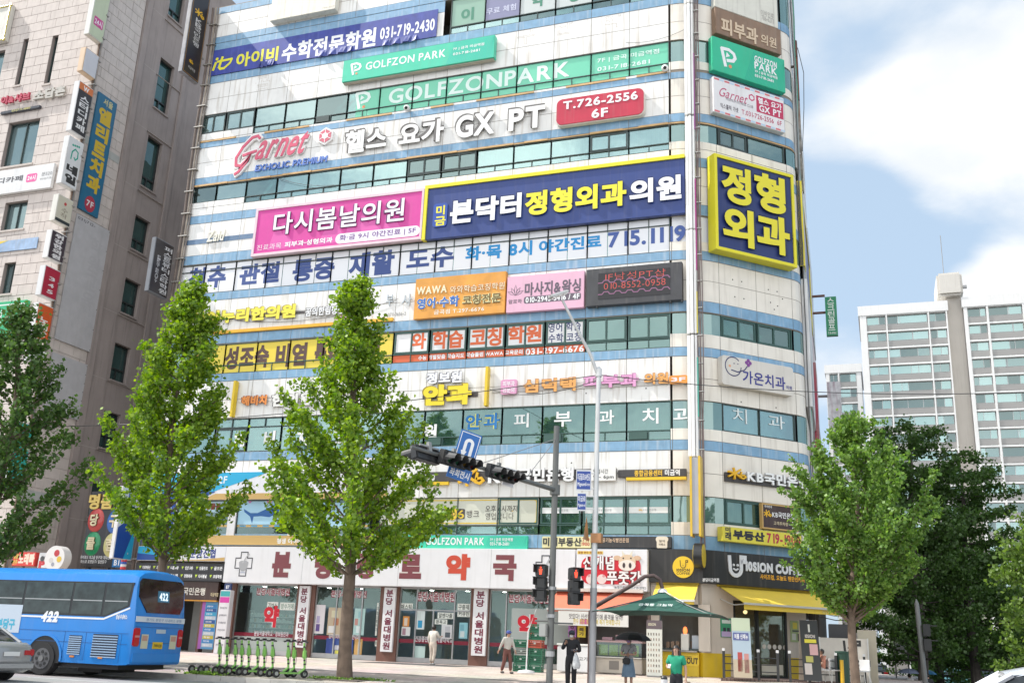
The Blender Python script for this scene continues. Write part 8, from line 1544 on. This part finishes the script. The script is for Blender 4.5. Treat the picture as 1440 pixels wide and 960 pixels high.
# green kick scooters
SC_G = paint((.24,.50,.12),.4,var=.05,streak=0); SC_K = flat((.02,.02,.022),.5)
def scooter(loc, rz):
    o = thing('kick_scooter','lime green shared kick scooter parked in the row at the kerb','kick scooter',(0,0,0),'green scooters parked at the kerb')
    MB().box(-.42,.30,-.08,.08,.12,.17).build('deck', SC_G, o, bevel=.02); MB().box(-.36,.24,-.06,.06,.171,.176).build('grip_mat', SC_K, o)
    for x, nm in ((.46,'front_wheel'),(-.50,'rear_wheel')): w_ = MB().wheel((x,0,.125),(0,1,0),.125,.055,18).build(nm, M_TYRE, o, bevel=.01); MB().wheel((x,0,.125),(0,1,0),.06,.06,12).build('hub', flat((.3,.32,.3),.4,.4), w_)
    MB().tube([(.46,0,.26),(.36,0,1.08)],.035,10).build('stem', SC_G, o, smooth=True); MB().tube([(.46,.045,.125),(.46,.045,.28)],.014,6).tube([(.46,-.045,.125),(.46,-.045,.28)],.014,6).build('fork', SC_K, o); MB().tube([(.28,0,.16),(.46,0,.30)],.04,8).build('neck', SC_G, o)
    MB().tube([(.36,-.26,1.10),(.35,0,1.12),(.36,.26,1.10)],.017,8).build('handlebar', SC_K, o)
    for s in (-1,1): MB().tube([(.36,s*.15,1.105),(.36,s*.27,1.10)],.025,8).build('grip', SC_K, o)
    MB().box(.30,.42,-.05,.05,1.12,1.17).build('display_pod', SC_K, o, bevel=.01); MB().box(.36,.46,-.07,.07,.60,.86).build('battery_case', SC_G, o, bevel=.02); MB().tube([(.40,-.04,.95),(.45,-.09,.7),(.47,-.05,.4)],.008,5).build('brake_cable', SC_K, o); MB().box(-.62,-.38,-.045,.045,.255,.27).build('mudguard', SC_K, o); MB().box(-.425,-.41,-.03,.03,.13,.165).build('rear_light', flat((.4,.02,.02)), o)
    m = MB()
    for z in (.40,.52,.93): m.tube([(.46-.1*(z-.26)/.82-.001,0,z),(.46-.1*(z+.04-.26)/.82,0,z+.05)],.037,10)
    m.build('black_ring', SC_K, o); return o
sc0 = scooter((0,0,0),0)
def copy_tree(o, parent=None):
    c = o.copy(); COL.objects.link(c); ORG[c.name] = ORG.get(o.name, Vector((0,0,0)))
    if parent is not None: c.parent = parent
    for ch in list(o.children): copy_tree(ch, c)
    return c
kids = list(sc0.children)
for k, u in enumerate((308,319.5,329.5,340,349.5,361,372.5,382.5,404.5,414.5,427)):
    y_ = -12.15; x_ = Face((0,y_,0),(1,0)).at(u,905)[0]; s = sc0 if k == 0 else copy_tree(sc0); s.location = (x_-.18, y_-.30, gz(y_)+.005); s.rotation_euler = (0,0,R(62+7*math.sin(k*2.3))); s['label'] = 'lime green shared kick scooter parked in the row at the kerb'
# ------------------------------------------------------------------ people
SKQ = []
def skin(name, V, E, rad, mat, parent, extra=None, sub_=1):
    me = bpy.data.meshes.new(name); org = ORG[parent.name]; me.from_pydata([tuple(Vector(p)-org) for p in V], E, []); o = bpy.data.objects.new(name, me); COL.objects.link(o)
    o.modifiers.new('s','SKIN'); o.modifiers.new('u','SUBSURF').levels = sub_
    for k, d in enumerate(me.skin_vertices[0].data): d.radius = rad[k] if isinstance(rad[k], tuple) else (rad[k], rad[k]); d.use_root = (k == 0)
    o.parent = parent; SKQ.append((o, mat, extra)); ORG[o.name] = org; return o
def bake_skins():
    dg = bpy.context.evaluated_depsgraph_get()
    for o, mat, extra in SKQ:
        me = bpy.data.meshes.new_from_object(o.evaluated_get(dg)); o.modifiers.clear(); o.data = me
        if extra:
            v = [tuple(q.co) for q in me.vertices]; f = [tuple(p.vertices) for p in me.polygons]; n = len(v); org = ORG[o.name]; v += [tuple(Vector(p)-org) for p in extra.v]; f += [tuple(i+n for i in t) for t in extra.f]; me = bpy.data.meshes.new(o.name); me.from_pydata(v, [], f); o.data = me
        me.materials.clear(); me.materials.append(mat)
        for p in me.polygons: p.use_smooth = True
def person(lab, loc, rz, H, top, legs, hair=(.02,.015,.012), skinc=(.46,.27,.19), hat=None, longhair=False, sleeve='short', lower='trousers', arms=None, step=0., seated=False, mask=None, lean=0.):
    """standing figure facing local -y; arms = ((elbow, hand) left, (elbow, hand) right) in body metres at height 1.7"""
    o = thing('person', lab, 'person', loc); k = H/1.7; M_ = Matrix.Translation(loc)@Matrix.Rotation(rz,4,'Z')@Matrix.Scale(k,4); P = lambda x,y,z: M_@Vector((x, y-lean*max(0,z-.9), z))
    sk = paint(skinc,.5,var=.03,streak=0); dz = -.46 if seated else 0
    arms = arms or (((-.25,.02,1.12),(-.27,-.05,.86)),((.25,.02,1.12),(.27,-.05,.86)))
    ky = -.42 if seated else 0
    hip = .93+dz; V = [P(0,0,hip),P(0,.01,1.14+dz),P(0,.01,1.33+dz),P(0,.0,1.45+dz),P(0,-.015,1.50+dz),P(0,-.02,1.59+dz),P(0,-.015,1.67+dz)]; Rd = [(.12,.09),(.10,.075),(.12,.08),.05,(.062,.07),(.075,.095),(.055,.065)]; E_ = [(i,i+1) for i in range(6)]; ex = MB()
    for s, (el, hd) in zip((-1,1), arms):
        i = len(V); el = (el[0],el[1],el[2]+dz); hd = (hd[0],hd[1],hd[2]+dz); V += [P(s*.175,.01,1.38+dz),P(*el),P(*hd)]; Rd += [.048,.042,.03]; E_ += [(2,i),(i,i+1),(i+1,i+2)]
        a = P(*el); h = P(*hd); d = (h-a).normalized(); sd_ = d.cross(Vector((0,1,0))); sd_ = sd_.normalized() if sd_.length > .1 else Vector((1,0,0)); pn = d.cross(sd_); palm = h+d*.07*k
        V.append(palm); Rd.append((.036*k if 0 else .034,.02)); E_.append((i+2,len(V)-1))
        for j in range(4): b = palm+sd_*(-.027+.018*j)*k; L = (.068,.078,.074,.058)[j]*k; ex.tube([b-d*.01,b+d*L*.55+pn*.004*k,b+d*L*.85+pn*.02*k],[.0085*k,.008*k,.006*k],6)
        b = h+d*.03*k-sd_*.028*k; ex.tube([b,b-sd_*.022*k+d*.025*k,b-sd_*.024*k+d*.055*k+pn*.01*k],[.010*k,.009*k,.007*k],6)
    for s in (-1,1):
        i = len(V); st_ = step*s
        if seated: V += [P(s*.09,0,hip-.02),P(s*.12,-.42,hip+.02),P(s*.12,-.40,.08),P(s*.12,-.52,.035)]
        else: V += [P(s*.09,0,hip-.04),P(s*.095,-.02-st_*.55 if st_ > 0 else -.03-st_*.25,.50),P(s*.09,-st_+.02,.085),P(s*.10,-st_-.12,.035)]
        Rd += [.088,.058,.042,(.045,.032)]; E_ += [(0,i),(i,i+1),(i+1,i+2),(i+2,i+3)]
    ex.ell(P(0,-.105,1.575+dz),(.014*k,.02*k,.022*k),8,6)
    for s in (-1,1): ex.ell(P(s*.079,-.01,1.585+dz),(.012*k,.02*k,.03*k),8,6)
    Rd = [tuple(q*k for q in r_) if isinstance(r_, tuple) else r_*k for r_ in Rd]
    skin('body', V, E_, Rd, sk, o, ex)
    m = MB()
    for s in (-1,1): m.ell(P(s*.032,-.098,1.602+dz),(.012*k,.008*k,.007*k),8,6)
    m.build('eyes', flat((.02,.015,.012),.2), o); MB().ell(P(0,-.103,1.535+dz),(.022*k,.008*k,.007*k),8,6).build('mouth', flat((.30,.08,.07)), o)
    Rm = Matrix.Rotation(rz,3,'Z'); hm = MB(); i0 = len(hm.v); hc = P(0,.008,1.60+dz); hm.ell(hc,(.094*k,.112*k,.112*k),16,12,Rm); hm.v = [tuple(p) for p in hm.v]
    keep = []; inv = M_.inverted()
    for f in hm.f:
        c = inv@(sum((Vector(hm.v[i]) for i in f), Vector())/len(f)); zz = c.z-(1.60+dz)
        if zz > .035 or (c.y > -.02 and zz > -.075): keep.append(f)
    hm.f = keep; hm.build('hair', paint(hair,.45,streak=0), o, smooth=True)
    if longhair: MB().tube([P(-.06,.04,1.60+dz),P(-.085,.02,1.48+dz),P(-.09,-.02,1.34+dz)],[.045*k,.045*k,.02*k],8).tube([P(.06,.04,1.60+dz),P(.085,.02,1.48+dz),P(.09,-.02,1.34+dz)],[.045*k,.045*k,.02*k],8).tube([P(0,.07,1.62+dz),P(0,.085,1.48+dz),P(0,.08,1.34+dz)],[.07*k,.075*k,.03*k],8).build('long_hair', paint(hair,.45,streak=0), o, smooth=True)
    if hat: h_ = MB().ell(P(0,.005,1.635+dz),(.102*k,.118*k,.09*k),16,10,Rm).build('cap', paint(hat,.8,streak=0), o, smooth=True); MB().tube([P(0,-.09,1.645+dz),P(0,-.19,1.625+dz)],[.07*k,.05*k],10).build('peak', paint(hat,.8,streak=0), h_) if False else MB().ell(P(0,-.13,1.64+dz),(.075*k,.085*k,.014*k),14,6,Rm).build('peak', paint(hat,.8,streak=0), h_)
    if mask: MB().ell(P(0,-.075,1.548+dz),(.058*k,.045*k,.045*k),12,8,Rm).build('face_mask', flat(mask), o, smooth=True)
    # clothes, a little larger than the body
    tm = paint(top,.8,var=.14,streak=0,scale=6); V = [P(0,0,hip-.09),P(0,.01,1.12+dz),P(0,.01,1.33+dz),P(0,.005,1.44+dz)]; Rd = [(.185,.15),(.165,.13),(.20,.14),(.085,.085)]; E_ = [(0,1),(1,2),(2,3)]
    for s, (el, hd) in zip((-1,1), arms):
        i = len(V); el = Vector((el[0],el[1],el[2]+dz)); hd = Vector((hd[0],hd[1],hd[2]+dz)); sh = Vector((s*.175,.01,1.375+dz)); en = sh.lerp(el,.75)
        V += [P(*sh),P(*en)]; Rd += [.095,.072]; E_ += [(2,i),(i,i+1)]
        if sleeve == 'long': V[-1] = P(*el); Rd[-1] = .058; V.append(P(*el.lerp(hd,.9))); Rd.append(.045); E_.append((i+1,i+2))
    skin('top', V, E_, [tuple(q*k for q in r_) if isinstance(r_, tuple) else r_*k for r_ in Rd], tm, o)
    lm = paint(legs,.8,var=.16,streak=0,scale=6)
    if lower == 'skirt':
        m = MB(); n = 18
        for i, (z, rx, ry) in enumerate([(1.0,.135,.11),(.9,.165,.135),(.65,.21,.17),(.40,.235,.19)]):
            for j in range(n): t_ = 2*math.pi*j/n; f_ = 1+.05*math.sin(6*t_)*i/3; m.v.append(tuple(P(rx*f_*math.cos(t_),ry*f_*math.sin(t_),z)))
        for i in range(3):
            for j in range(n): m.f.append((i*n+j,i*n+(j+1)%n,(i+1)*n+(j+1)%n,(i+1)*n+j))
        m.build('skirt', lm, o, smooth=True)
    else:
        V = [P(0,0,hip+.12),P(0,0,hip-.02)]; Rd = [(.15,.12),(.165,.135)]; E_ = [(0,1)]
        for s in (-1,1):
            i = len(V); st_ = step*s
            if seated: V += [P(s*.095,-.02,hip-.02),P(s*.12,-.42,hip+.02),P(s*.12,-.41,.12)]
            else: V += [P(s*.092,0,hip-.08),P(s*.095,-.02-st_*.55 if st_ > 0 else -.03-st_*.25,.50),P(s*.09,-st_+.02,.10)]
            Rd += [.112,.085,.072]; E_ += [(1,i),(i,i+1),(i+1,i+2)]
        skin('trousers', V, E_, [tuple(q*k for q in r_) if isinstance(r_, tuple) else r_*k for r_ in Rd], lm, o)
    m = MB()
    for s in (-1,1): st_ = step*s; y_ = -.46 if seated else -st_-.055; m.ell(P(s*(.12 if seated else .095),y_,.045),(.052*k,.135*k,.05*k),12,8,Rm)
    m.build('shoes', paint((.05,.045,.045) if legs[0] < .3 else (.6,.58,.55),.5,streak=0), o, smooth=True); return o, P
def at_px(u, Y): a = Face((0,Y,0),(1,0)).at(u,940); return (a[0], Y, gz(Y)+.004)
def umbrella(lab, tip, r_, col, shaft=None):
    o = thing('umbrella', lab, 'umbrella', tip); m = MB(); n = 8; K = 5; t = Vector(tip)
    for i in range(n):
        for j in range(K):
            def q(a, b): th = 2*math.pi*a/n; ph = b/K; rr = r_*math.sin(ph*1.25)/math.sin(1.25); return (t.x+rr*math.cos(th), t.y+rr*math.sin(th), t.z-r_*.42*(1-math.cos(ph*1.25))/(1-math.cos(1.25)))
            m.quad(q(i,j),q(i,j+1),q(i+1,j+1),q(i+1,j)) if j else m.quad(q(i,0),q(i,1),q(i+1,1))
    m.build('canopy', paint(col,.7,var=.06,streak=0), o); MB().tube([tip, shaft or (t.x,t.y,t.z-.75)],.012,6).build('shaft', flat((.25,.25,.25),.3,.6), o); return o
x,y,z = at_px(607,-.75); person('woman in a cream blouse and pale trousers with tied hair entering the pharmacy door',(x,y,z),R(170),1.60,(.66,.62,.56),(.60,.52,.44),sleeve='long',step=.06,arms=(((-.24,-.12,1.18),(-.20,-.32,1.22)),((.25,.02,1.12),(.26,-.08,.88))))
x,y,z = at_px(712,-4.2); person('older woman in a grey blouse, brown trousers and blue cap walking past the pharmacy',(x,y,z),R(55),1.55,(.50,.48,.44),(.15,.06,.05),hat=(.05,.08,.28),sleeve='long',step=.20,lean=.1,arms=(((-.25,.1,1.12),(-.27,.2,.9)),((.25,-.08,1.12),(.27,-.22,.9))))
x,y,z = at_px(803,-10.6); o, P = person('man in black with a black cap and a white mask, holding a white bag',(x,y,z),R(10),1.73,(.018,.018,.022),(.015,.015,.018),hat=(.03,.035,.05),sleeve='long',mask=(.66,.66,.66),arms=(((-.27,-.06,1.16),(-.16,-.24,1.34)),((.27,-.04,1.13),(.16,-.26,1.12))))
h = P(.16,-.30,1.06); b = MB().tube([h+Vector((0,0,.02)),h+Vector((.02,-.02,-.12)),h+Vector((.04,-.02,-.36)),h+Vector((.05,-.02,-.46))],[.02,.08,.13,.09],10).build('plastic_bag', paint((.66,.67,.68),.4,var=.2,streak=0,scale=9), smooth=True); tag(b,'crumpled white plastic bag held by the man in black','bag'); b = MB().box(-.09,.09,-.01,.01,-.05,.05,Matrix.Translation(P(.12,-.34,1.14))@Matrix.Rotation(R(-60),4,'X')).build('mobile_phone', flat((.06,.06,.07),.2)); tag(b,'dark phone in the hand of the man in black','phone')
x,y,z = at_px(884,-9.2); o, P = person('woman in grey t-shirt and denim skirt with lilac face cover under a black umbrella',(x,y,z),R(5),1.60,(.30,.30,.31),(.16,.24,.33),hat=(.40,.36,.28),lower='skirt',mask=(.34,.20,.48),arms=(((-.25,-.02,1.12),(-.02,-.24,1.10)),((.25,-.02,1.13),(.06,-.26,1.13))))
tip = P(.12,-.02,1.86); umbrella('black open umbrella tilted over the woman in the denim skirt',(tip.x,tip.y,tip.z),.62,(.012,.012,.013),tuple(P(.06,-.28,1.10))); b = MB().box(-.12,.12,-.05,.05,-.11,.09,Matrix.Translation(P(-.05,-.19,.92))).build('shoulder_bag', paint((.015,.015,.016),.5,streak=0), bevel=.03); tag(b,'small black shoulder bag of the woman under the umbrella','bag'); MB().tube([P(-.10,-.19,.99),P(.02,-.15,1.25),P(.14,-.02,1.43)],.009,5).build('strap', flat((.015,.015,.016)), b)
x,y,z = at_px(951,-15.2); z = .005; o, P = person('long haired woman in a green knit top and black trousers looking at her phone',(x,y,z),R(-8),1.63,(.012,.27,.15),(.014,.014,.018),longhair=True,arms=(((-.25,-.03,1.14),(-.10,-.25,1.14)),((.25,.03,1.13),(.27,-.02,.88))))
b = MB().box(-.035,.035,-.006,.006,-.07,.07,Matrix.Translation(P(-.08,-.32,1.17))@Matrix.Rotation(R(-50),4,'X')).build('mobile_phone', flat((.62,.62,.62),.2)); tag(b,'pale phone in the hand of the woman in green','phone'); b = MB().box(-.02,.02,-.13,.13,-.34,.0,Matrix.Translation(P(.33,-.02,.80))@Matrix.Rotation(R(-8),4,'Z')).build('tote_bag', paint((.42,.30,.20),.8,streak=0), bevel=.01); tag(b,'beige tote bag hanging at the side of the woman in green','bag')
cxx = cx-.25; person('seated person in a salmon top at the small cafe table on the terrace',(cxx,cy-.15,gl+.035),R(-60),1.62,(.55,.25,.18),(.55,.5,.47),seated=True,arms=(((-.24,-.12,1.14),(-.12,-.32,1.12)),((.24,-.12,1.14),(.12,-.32,1.12)))); wchair('white moulded chair under the seated person on the cafe terrace',cxx,cy-.13,R(-60),PW)
def at_side(u, Y): a = Face((0,Y,0),(1,0)).at(u,940); return (a[0], Y, -.72)
x,y,z = at_side(1252,17); x = max(x,1.75); person('pedestrian in dark clothes with a grey bag on the side street',(x,y,z),R(180),1.68,(.03,.03,.035),(.025,.025,.03),sleeve='long',step=.12)
x,y,z = at_side(1278,18); o, P = person('pedestrian in a white top hidden under a grey blue umbrella on the side street',(x,y,z),R(175),1.62,(.60,.60,.60),(.05,.05,.06),step=.1,arms=(((-.24,-.12,1.12),(-.1,-.26,1.2)),((.25,.02,1.12),(.26,-.06,.88)))); tip = P(0,-.1,1.98); umbrella('grey blue open umbrella on the side street under the dark park trees',(tip.x,tip.y,tip.z),.60,(.16,.19,.28),tuple(P(-.1,-.28,1.2)))
x,y,z = at_side(1242,24); x = max(x,1.75); o, P = person('far pedestrian below a bright blue umbrella on the side street',(x,y,z),R(180),1.6,(.1,.1,.12),(.04,.04,.05)); tip = P(-.1,-.1,1.95); umbrella('bright blue open umbrella far along the side street',(tip.x,tip.y,tip.z),.62,(.05,.25,.50),tuple(P(-.26,-.08,.9)))
bake_skins()
# ------------------------------------------------------------------ trees
def leaf_mesh(name, P, size, rng, mat, parent, up=.35, nrm=None, fold=True):
    """P: n leaf positions; every leaf is a small fan of two faces turned its own way"""
    n = len(P); d = rng.normal(size=(n,3)); d[:,2] = d[:,2]*.8+up
    if nrm is not None: d = d*.7+nrm
    d /= np.linalg.norm(d,axis=1)[:,None]; r = rng.normal(size=(n,3)); a = np.cross(d,r); a /= np.linalg.norm(a,axis=1)[:,None]; b = np.cross(d,a)
    s = size*rng.uniform(.65,1.25,size=(n,1)); org = np.array(ORG[parent.name])
    p0 = P-a*s*.5; p1 = P+b*s*.55+d*s*.08; p2 = P+a*s*.55; p3 = P-b*s*.55+d*s*.08
    V = np.stack([p0,p3,p2,p1],1).reshape(-1,3)-org; me = bpy.data.meshes.new(name); me.vertices.add(4*n); me.vertices.foreach_set('co', V.astype(np.float32).ravel())
    me.loops.add(6*n); me.polygons.add(2*n); i = np.arange(n)*4; L = np.stack([i,i+1,i+2,i,i+2,i+3],1).ravel(); me.loops.foreach_set('vertex_index', L.astype(np.int32)); me.polygons.foreach_set('loop_start', (np.arange(2*n)*3).astype(np.int32)); me.polygons.foreach_set('loop_total', np.full(2*n,3,np.int32)); me.update(); me.validate()
    me.materials.append(mat); o = bpy.data.objects.new(name, me); COL.objects.link(o); o.parent = parent; ORG[o.name] = ORG[parent.name]; return o
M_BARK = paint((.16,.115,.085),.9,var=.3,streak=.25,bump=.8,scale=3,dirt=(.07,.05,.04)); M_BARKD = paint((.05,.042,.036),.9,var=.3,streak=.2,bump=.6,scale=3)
def ginkgo(lab, base, lean, z_top, z_low, prof, seed, nbr, nleaf, lsize, mat, r0=.22, upang=(38,62), bark=None, spread=.16, name='ginkgo_tree', group=None, twigs=3, droop=0., trunk_top=.97):
    """trunk, upswept limbs ending on the crown outline, twigs and leaves clustered along them. prof: [(height fraction, radius)]"""
    rng = np.random.default_rng(seed); o = thing(name, lab, 'tree', base, group); bx,by,bz = base; Ht = z_top-bz
    T = lambda h: np.array([bx+lean[0]*h+.10*math.sin(h*9+seed), by+lean[1]*h+.08*math.sin(h*7+seed*2), bz+Ht*h]); pts = [T(h) for h in np.linspace(0,trunk_top,14)]
    m = MB(); m.tube(pts,[r0*(1.25 if k == 0 else 1)*(1-k/14)**.8+.015 for k in range(14)],10); m.build('trunk', bark or M_BARK, o, smooth=True)
    br = MB(); P = []; Wt = []; rad = lambda h: np.interp(h,[p[0] for p in prof],[p[1] for p in prof]); h0 = (z_low-bz)/Ht
    for i in range(nbr):
        f = (i+.5)/nbr; he = h0+(1-h0)*(f**.9)*.985; az = i*2.39996+rng.uniform(-.5,.5); R_ = rad(he)*rng.choice([.45,.7,.9,1.05,1.25],p=[.14,.2,.26,.25,.15]); ang = R(rng.uniform(*upang)); rise = R_*math.tan(ang)*.75; hs = max(h0*.72, he-rise/Ht); a = T(hs); e = T(he); e = np.array([e[0]+R_*math.cos(az), e[1]+R_*math.sin(az), bz+Ht*he+rng.uniform(-.2,.2)-droop*R_])
        mid = a*.5+e*.5+np.array([math.cos(az),math.sin(az),0])*R_*.10-np.array([0,0,.10*R_]); q = [a*(1-t)**2+2*mid*t*(1-t)+e*t*t for t in np.linspace(0,1,7)]; br.tube([tuple(k) for k in q],[.05*(1-h0)*(1.1-t)*(1.4-he)+.006 for t in np.linspace(0,1,7)],5,cap=False)
        n_ = int(10+26*R_)
        for t in np.linspace(.22,1.0,n_): k = min(int(t*6),5); P.append(q[k]+(q[k+1]-q[k])*(t*6-k)); Wt.append(.5+t)
        for j in range(twigs):
            t = rng.uniform(.35,.92); k = min(int(t*6),5); s = q[k]+(q[k+1]-q[k])*(t*6-k); dv = rng.normal(size=3); dv[2] = abs(dv[2])*.9+.2-droop*1.6; dv += np.array([math.cos(az),math.sin(az),0])*.7; dv /= np.linalg.norm(dv); L = rng.uniform(.35,.95)*min(1.,.45+R_*.4); br.tube([tuple(s),tuple(s+dv*L*.6),tuple(s+dv*L-np.array([0,0,droop*L*.4]))],[.012,.008,.004],4,cap=False)
            for u in np.linspace(.2,1,int(9*L)+3): P.append(s+dv*L*u-np.array([0,0,droop*L*.4*u*u])); Wt.append(1.2)
    for h in np.linspace(h0+.1,1.0,30): P.append(T(h)); Wt.append(.8 if h < .9 else 2.)
    br.build('branches', bark or M_BARK, o); P = np.array(P); Wt = np.array(Wt); Wt /= Wt.sum(); idx = rng.choice(len(P), nleaf, p=Wt); L = P[idx]+rng.normal(size=(nleaf,3))*spread*np.array([1,1,.85])
    leaf_mesh('crown', L, lsize, rng, mat, o); return o
L_MID = leafmat((.085,.175,.014),(.26,.37,.03),.44); L_DRK = leafmat((.035,.085,.016),(.09,.16,.03),.36); L_LIT = leafmat((.08,.17,.03),(.21,.33,.06),.42); L_ZEL = leafmat((.03,.072,.012),(.07,.135,.025),.38); L_ZEL_SUN = leafmat((.08,.15,.025),(.18,.27,.05),.42)  # two zelkova tones: the paler one has sunlight put into the leaf colour
yt = -11.6; gx_ = lambda u, y_, v=900: Face((0,y_,0),(1,0)).at(u,v)[0]
ginkgo('big street ginkgo in full green leaf in front of the pharmacy',(-16.45,yt,gz(yt)-.02),(-.95,0),14.0,4.7,[(.22,1.9),(.30,3.05),(.42,3.2),(.55,2.75),(.66,2.2),(.76,1.3),(.86,.75),(.95,.42),(1,.15)],11,96,27000,.135,L_MID,r0=.21,spread=.13)
ginkgo('street ginkgo in full green leaf rising behind the bus',(-24.3,yt,gz(yt)-.02),(-.35,0),14.5,5.0,[(.28,1.5),(.36,2.2),(.47,2.5),(.60,2.3),(.70,1.5),(.80,1.3),(.90,.75),(1,.2)],6,90,25000,.135,L_MID,r0=.17,spread=.13)
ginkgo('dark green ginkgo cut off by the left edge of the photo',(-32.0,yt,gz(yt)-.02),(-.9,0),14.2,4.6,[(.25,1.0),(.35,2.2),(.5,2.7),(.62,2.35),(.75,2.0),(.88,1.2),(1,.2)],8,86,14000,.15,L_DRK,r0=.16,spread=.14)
ginkgo('slender ginkgo with bright upswept shoots at the corner of the building',(-1.2,-5,gz(-5)-.3),(.5,0),9.8,3.6,[(.3,.5),(.40,1.2),(.52,2.2),(.66,2.6),(.8,2.0),(.9,1.15),(1,.35)],21,88,32000,.115,L_LIT,r0=.15,upang=(50,70),spread=.085)
# zelkovas of the park, in the shade of the building and beyond
def zelk(lab, x, y, zt, zl, R_, seed, mat, n, group='zelkova trees in the park', z0=-.75, dr=.25, ls=.15, sp=.16): return ginkgo(lab,(x,y,z0),(0.2,0),zt,zl,[(.15,R_*.7),(.3,R_*.95),(.55,R_),(.75,R_*.95),(.9,R_*.8),(1,R_*.35)],seed,int(70+R_*8),n,ls,mat,r0=.28,upang=(15,45),bark=M_BARKD,spread=sp,name='zelkova_tree',group=group,twigs=5,droop=dr)
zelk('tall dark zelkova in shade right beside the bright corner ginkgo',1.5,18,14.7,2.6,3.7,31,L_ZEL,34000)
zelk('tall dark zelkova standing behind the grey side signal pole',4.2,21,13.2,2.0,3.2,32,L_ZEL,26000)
zelk('sunlit zelkova with drooping sprays cut off by the right edge',5.9,-1.2,7.7,1.7,2.45,33,L_ZEL_SUN,20000,dr=.4,ls=.13,sp=.12)
zelk('sunlit zelkova farther back between the dark one and the right edge',9.8,24,11.0,2.0,3.6,34,L_ZEL_SUN,20000)
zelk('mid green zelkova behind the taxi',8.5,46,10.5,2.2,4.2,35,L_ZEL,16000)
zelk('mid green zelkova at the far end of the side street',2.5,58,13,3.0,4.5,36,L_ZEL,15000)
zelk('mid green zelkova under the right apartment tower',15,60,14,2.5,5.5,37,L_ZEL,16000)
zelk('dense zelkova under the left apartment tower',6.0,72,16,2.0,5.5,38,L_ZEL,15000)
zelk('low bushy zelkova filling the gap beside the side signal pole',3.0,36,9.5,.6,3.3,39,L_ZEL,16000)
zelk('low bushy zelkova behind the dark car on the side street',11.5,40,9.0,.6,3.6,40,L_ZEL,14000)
rng = np.random.default_rng(3); P = np.stack([rng.uniform(2,34,26000), rng.uniform(62,76,26000), rng.uniform(-.3,1,26000)*6.2+.4], 1); P[:,2] *= .75+.35*np.sin(P[:,0]*.9)*np.sin(P[:,0]*.37+1); hd_ = thing('hedge','dense green shrubbery closing the far end of the park','shrubs',(18,69,-.2)); hd_['kind'] = 'stuff'; leaf_mesh('foliage', P, .5, rng, L_ZEL, hd_); hd_.children[0]['kind'] = 'stuff'
# tufts of weeds at the kerb
rng = np.random.default_rng(9); P = np.concatenate([np.stack([rng.normal(x,.35,260), rng.normal(y_,.10,260), rng.uniform(.17,.27,260)],1) for x, y_ in [(-20.9,-12.9),(-15.9,-11.3),(-24.3,-11.6),(-16.9,-11.9)]]); w_ = thing('weeds','low green weeds at the kerb and around the tree pits','weeds',(-20,-12,.15)); w_['kind'] = 'stuff'; leaf_mesh('blades', P, .09, rng, L_LIT, w_, up=.1); w_.children[0]['kind'] = 'stuff'
m = MB()
for x in (-16.45,-24.3,-32.0): m.box(x-.75,x+.75,yt-.75,yt+.75,gz(yt)-.1,gz(yt)+.012)
struct('tree_pits', m, ground_mat((.10,.075,.055),(.16,.12,.09),12))
build_lettering()
